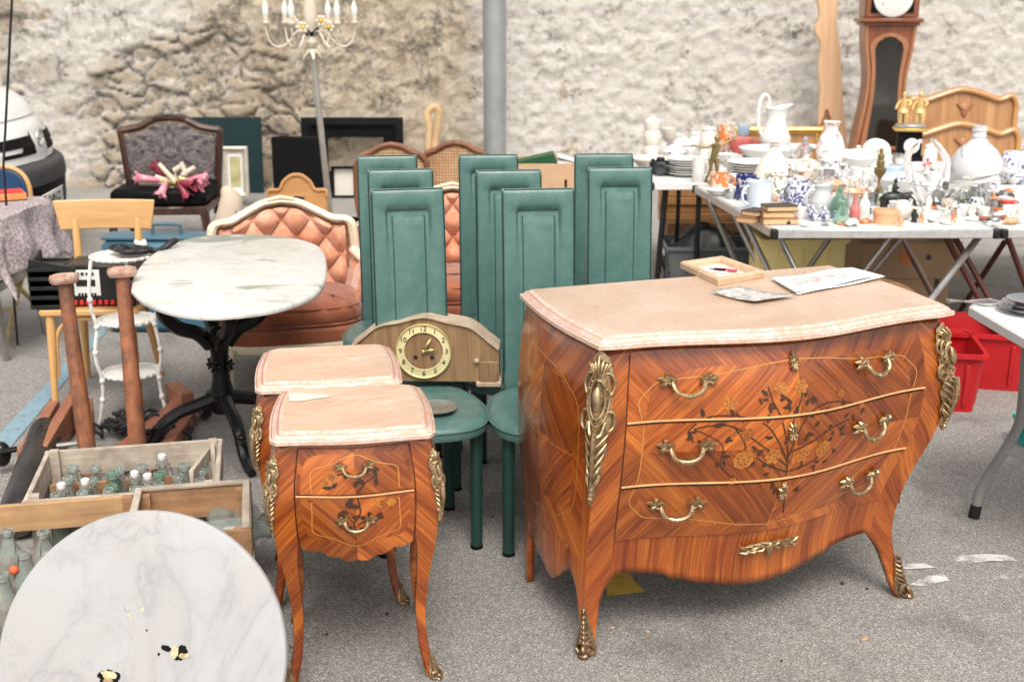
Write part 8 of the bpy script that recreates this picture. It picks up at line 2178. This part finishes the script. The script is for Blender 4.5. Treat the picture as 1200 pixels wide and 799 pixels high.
# ------------------------------------------------------------------ things on the chest of drawers
CT = .899
def commode_things():
    P = G(846, 323, CT)
    root = thing('picture_frame', 'small pale wooden frame lying on the chest with a red penknife inside', 'picture frame', (P.x, P.y, CT), R(-17))
    # corners from the photograph: front (806,313)-(842,333)-(895,323)-(850,307)
    q = [G(797, 314, CT), G(841, 335, CT), G(896, 325, CT), G(846, 307, CT)]; c = sum(q, V()) / 4; root.location = (c.x, c.y, CT); root.rotation_euler = (0, 0, 0)
    pl = [(p.x - c.x, p.y - c.y) for p in q]
    g = MB(); rings = []
    for d, z in ((0, 0), (0, .016), (.004, .022), (.018, .022), (.022, .018), (.026, .010), (.028, .0)): rings.append([V((x, y, z)) for x, y in offset2(pl, d)])
    rings.append(rings[0]); g.loft(rings, False, False); g.build('frame', wood('pale_frame_wood', (.44, .28, .17), (.62, .45, .30), 'X', 20, .5), root, smooth=20)
    g = MB(); i_ = offset2(pl, .026); g.plate(i_, .001, .004); g.build('backing', M['porc_cream'], root)
    g = MB(); g.tube([(-.035, .005, 0), (.035, -.004, 0)], [.008, .007], 8, flat=.6); g.mi = 1; g.tube([(.0, -.012, .004), (-.05, -.006, .003)], [.006, .003], 6, flat=.4); o = g.build('penknife', [mat('raspberry_handle', (.45, .05, .12), .35), M['black']]); o.location = (c.x + .015, c.y, CT + .010); o.rotation_euler = (0, 0, -.25); tag(o, 'raspberry and black penknife lying inside the wooden frame', 'penknife')
    g = MB(); g.box((0, 0, 0), (.075, .035, .003), .001); o = g.build('photo_card', M['paper']); o.location = (c.x - .02, c.y - .005, CT + .0065); o.rotation_euler = (0, 0, -.4); tag(o, 'small white card under the penknife in the wooden frame', 'card')
    # silver card
    q = [G(833, 345, CT), G(868, 340, CT), G(932, 350, CT), G(884, 357, CT)]; c = sum(q, V()) / 4; g = MB(); pl = [(p.x - c.x, p.y - c.y) for p in q]
    i0 = g.mark(); g.grid(lambda u, v: V((*( (V((*pl[0], 0)) * (1 - u) + V((*pl[3], 0)) * u) * (1 - v) + (V((*pl[1], 0)) * (1 - u) + V((*pl[2], 0)) * u) * v).xy, .004 + .006 * (1 - sin(pi * u)) )), 14, 6)
    m, nt, b = new_mat('silvered_paper'); t = NT(nt); n = t.noise(t.oc(), 60, 4); t.l(t.ramp(n, [(.42, (.42, .41, .39)), (.55, (.70, .69, .66))]), b.inputs['Base Color']); b.inputs['Roughness'].default_value = .28; b.inputs['Metallic'].default_value = .4
    o = g.build('silver_card', m, recalc=False, mods=[('solid', .0025, 1)]); o.location = (c.x, c.y, CT); tag(o, 'silvery embossed card lying curled on the chest in front of the frame', 'card')
    # flower print / folded newspaper
    q = [G(903, 329, CT), G(998, 316, CT), G(1034, 327, CT), G(932, 346, CT)]; c = sum(q, V()) / 4; pl = [(p.x - c.x, p.y - c.y) for p in q]
    root = thing('flower_print', 'folded white print with green and pink flowers on the chest', 'print', (c.x, c.y, CT), 0)
    def bl(u, v, s_=1.0, off=(0, 0)):
        a = V((*pl[0], 0)) * (1 - u) + V((*pl[1], 0)) * u; b_ = V((*pl[3], 0)) * (1 - u) + V((*pl[2], 0)) * u; return a * (1 - v) + b_ * v
    for k, (dz, nm) in enumerate(((.0015, 'lower_sheet'), (.0065, 'upper_sheet'))):
        g = MB(); g.grid(lambda u, v: bl(u, v) + V((.006 * (1 - k), -.006 * (1 - k), dz + .0035 * (1 + sin(u * 8 + k * 2)) * .6 + .004 * u * v)), 20, 8); m, nt, b = new_mat('printed_paper_%s' % nm); t = NT(nt)
        o_ = t.oc(); c0 = (.80, .79, .76)
        if k:
            X, Y_, _ = t.xyz(o_)
            dd = V((*pl[1], 0)) - V((*pl[0], 0)); L = dd.length; dd.normalize(); ee = V((-dd.y, dd.x, 0)); mid = bl(.42, .45)
            u = t.math('ADD', t.math('MULTIPLY', X, dd.x), t.math('MULTIPLY', Y_, dd.y)); v = t.math('ADD', t.math('MULTIPLY', X, ee.x), t.math('MULTIPLY', Y_, ee.y))
            u = t.math('SUBTRACT', u, mid.dot(dd)); v = t.math('SUBTRACT', v, mid.dot(ee))
            ins = t.math('MULTIPLY', t.math('LESS_THAN', t.math('ABSOLUTE', u), L * .34), t.math('LESS_THAN', t.math('ABSOLUTE', v), .036))
            n1 = t.noise(o_, 28, 3, .5, 1.0); n2 = t.noise(t.mapv(o_, (1, 1, 1), (0, 0, 0), (2, 3, 0)), 24, 3, .5, 1.0)
            pc = t.ramp(n1, [(.40, (.40, .56, .48)), (.50, (.55, .68, .60)), (.54, (.72, .74, .68)), (.62, (.30, .30, .28))]); pc = t.mix(t.ramp(n2, [(.54, 0.0), (.58, .9)]), pc, (.62, .26, .28)); cc_ = t.mix(ins, c0, pc)
        else: cc_ = t.ramp(t.noise(o_, 10, 3), [(.3, sc(c0, .93)), (.7, c0)])
        t.l(cc_, b.inputs['Base Color']); b.inputs['Roughness'].default_value = .6
        g.build(nm, m, root, recalc=False, mods=[('solid', .001, 0)])
commode_things()
# ------------------------------------------------------------------ mantel clock on the chair seat
def mantel_clock():
    c0 = G(500, 410, .62); Y0 = 3.935
    zb = .461
    a = GY(408, 398, 3.92); b = GY(588, 440, 3.80)
    cx = GY(498, 410, Y0 - .05).x; hw = .252
    rz = R(-2)
    root = thing('mantel_clock', 'brown arched wooden mantel clock with cream dial standing on green chair seats', 'clock', (cx, Y0, zb), rz)
    zsh = .150; zt = .240; D = .11
    top = spl2([(-hw, zsh - .02), (-hw * .86, zsh + .008), (-hw * .62, zsh + .055), (-hw * .32, zt - .018), (0, zt), (hw * .32, zt - .018), (hw * .62, zsh + .055), (hw * .86, zsh + .008), (hw, zsh - .02)], 6)
    g = MB(); g.prism([(-hw, .018)] + top + [(hw, .018)], -D / 2, D / 2); g.build('case', M['mantel'], root, smooth=35)
    g = MB(); inner = [(x * 1.0, z) for x, z in top]; rim_o = [(x * 1.004, z + .004) for x, z in top]
    n = len(top); g.loft([[V((x, -D / 2 - .008, z + .0005)) for x, z in top] + [V((x, -D / 2 - .008, z)) for x, z in rim_o[::-1]], [V((x, D / 2 + .004, z + .0005)) for x, z in top] + [V((x, D / 2 + .004, z)) for x, z in rim_o[::-1]]]); g.build('rim', M['mantel_rim'], root, smooth=35)
    for sx in (-1, 1):
        g = MB(); g.box((sx * (hw - .035), 0, .010), (.085, D + .02, .020), .004); g.build('foot', M['mantel_rim'], root)
        g = MB(); g.box((sx * (hw - .035), -D / 2 - .004, .055), (.060, .010, .072), .003); g.build('pilaster', M['mantel'], root)
        g = MB(); g.ell((sx * (hw - .075), -D / 2 - .006, .093), (.010, .010, .010)); g.build('stud', M['mantel_rim'], root)
    R0 = .092; zc = .125; xo = -.002
    g = MB(); g.lathe([(R0 * .72, 0), (R0, 0), (R0 * 1.03, .004), (R0, .008), (R0 * .97, .005), (R0 * .74, .005), (R0 * .715, .006), (R0 * .70, .002)], 56, cap=False); g.xf(0, TR(xo, -D / 2 - .001, zc) @ rotM('X', R(90)))
    ri = g.build('chapter_ring', M['dial'], root)
    g = MB(); g.tube([(xo + R0 * 1.02 * cos(a), -D / 2 - .007, zc + R0 * 1.02 * sin(a)) for a in [2 * pi * k / 56 for k in range(57)]], .003, 8); g.build('bezel', M['brass_arm'], root)
    g = MB()
    for k in range(1, 13):
        a = 2 * pi * k / 12; put_text(g, str(k), .024, MX.Translation((xo + R0 * .85 * sin(a), -D / 2 - .0072, zc + R0 * .85 * cos(a))) @ rotM('X', R(90)), 0)
    for k in range(60):
        a = 2 * pi * k / 60; g.box((xo + R0 * .955 * sin(a), -D / 2 - .0066, zc + R0 * .955 * cos(a)), (.0012, .001, .0012))
    g.build('numerals', M['ink'], ri)
    for sx in (-1, 1): g = MB(); g.lathe([(0, 0), (.006, 0), (.007, .002), (0, .003)], 14); g.xf(0, TR(xo + sx * .028, -D / 2 - .001, zc - .022) @ rotM('X', R(90))); g.build('winding_hole', M['ink'], root)
    g = MB()
    for a, L in ((R(30), .058), (R(82), .050)):
        p = V((xo, -D / 2 - .010, zc)); d = V((sin(a), 0, cos(a))); s_ = V((cos(a), 0, -sin(a)))
        g.add([p - s_ * .003, p + d * L * .5 + s_ * -.006 + V((0, -.001, 0)), p + d * L, p + d * L * .5 + s_ * .006 + V((0, -.001, 0)), p + s_ * .003], [(0, 1, 2, 3, 4)])
    g.lathe([(0, 0), (.006, 0), (.006, .004), (0, .005)], 14) if False else None
    g.ell((xo, -D / 2 - .012, zc), (.006, .004, .006), 10, 6); g.build('hands', M['brass_arm'], root, mods=[('solid', .0015, 0)])
    # grey dish at its foot
    P = G(525, 467, .462); g = MB(); g.lathe([(0, 0), (.05, 0), (.07, .012), (.072, .014), (.05, .006), (0, .005)], 26); o = g.build('pewter_dish', M['pewter']); o.location = (-.245, 3.62, .462); tag(o, 'small grey metal dish on the green seat beside the nightstand', 'dish')
mantel_clock()
# ------------------------------------------------------------------ light, sky, camera
SUN_EL, SUN_AZ = 56, 174          # azimuth measured from +Y towards +X
w = bpy.data.worlds.new('World'); S.world = w; w.use_nodes = True
nt = w.node_tree; bgn = nt.nodes['Background']; sky = nt.nodes.new('ShaderNodeTexSky'); sky.sky_type = 'NISHITA'; sky.sun_disc = False
sky.sun_elevation = R(SUN_EL); sky.sun_rotation = R(SUN_AZ); sky.dust_density = 4.0; sky.air_density = 1.0; sky.ozone_density = 1.0
hs = nt.nodes.new('ShaderNodeHueSaturation'); hs.inputs['Saturation'].default_value = .22
mx = nt.nodes.new('ShaderNodeMix'); mx.data_type = 'RGBA'; mx.blend_type = 'MULTIPLY'; mx.inputs[0].default_value = 1.0; mx.inputs[7].default_value = (1.0, .955, .89, 1)
nt.links.new(sky.outputs[0], hs.inputs['Color']); nt.links.new(hs.outputs[0], mx.inputs[6]); nt.links.new(mx.outputs[2], bgn.inputs[0]); bgn.inputs[1].default_value = .15
sl = bpy.data.lights.new('sun', 'SUN'); sl.energy = 1.2; sl.angle = R(26); sl.color = (1.0, .95, .88)
so = bpy.data.objects.new('sun', sl); COL.objects.link(so)
dv = V((sin(R(SUN_AZ)) * cos(R(SUN_EL)), cos(R(SUN_AZ)) * cos(R(SUN_EL)), sin(R(SUN_EL))))
so.rotation_euler = dv.to_track_quat('Z', 'Y').to_euler(); so.location = (0, 0, 8)
cam = bpy.data.cameras.new('camera'); co = bpy.data.objects.new('camera', cam); COL.objects.link(co); S.camera = co
cam.sensor_width = 36; cam.sensor_fit = 'HORIZONTAL'; cam.lens = 36 * F / 1200; cam.clip_end = 500; cam.clip_start = .05
co.location = (0, 0, HC); co.rotation_euler = (R(90) - PIT, 0, 0)
cam.dof.use_dof = True; cam.dof.focus_distance = 3.45; cam.dof.aperture_fstop = 4.2
S.view_settings.view_transform = 'Standard'; S.view_settings.look = 'None'; S.view_settings.exposure = .82; S.view_settings.gamma = 1.0
S.render.engine = 'CYCLES'
try:
    S.cycles.use_denoising = True; S.cycles.max_bounces = 10; S.cycles.diffuse_bounces = 2; S.cycles.transmission_bounces = 8; S.cycles.sample_clamp_indirect = 6
except Exception: pass
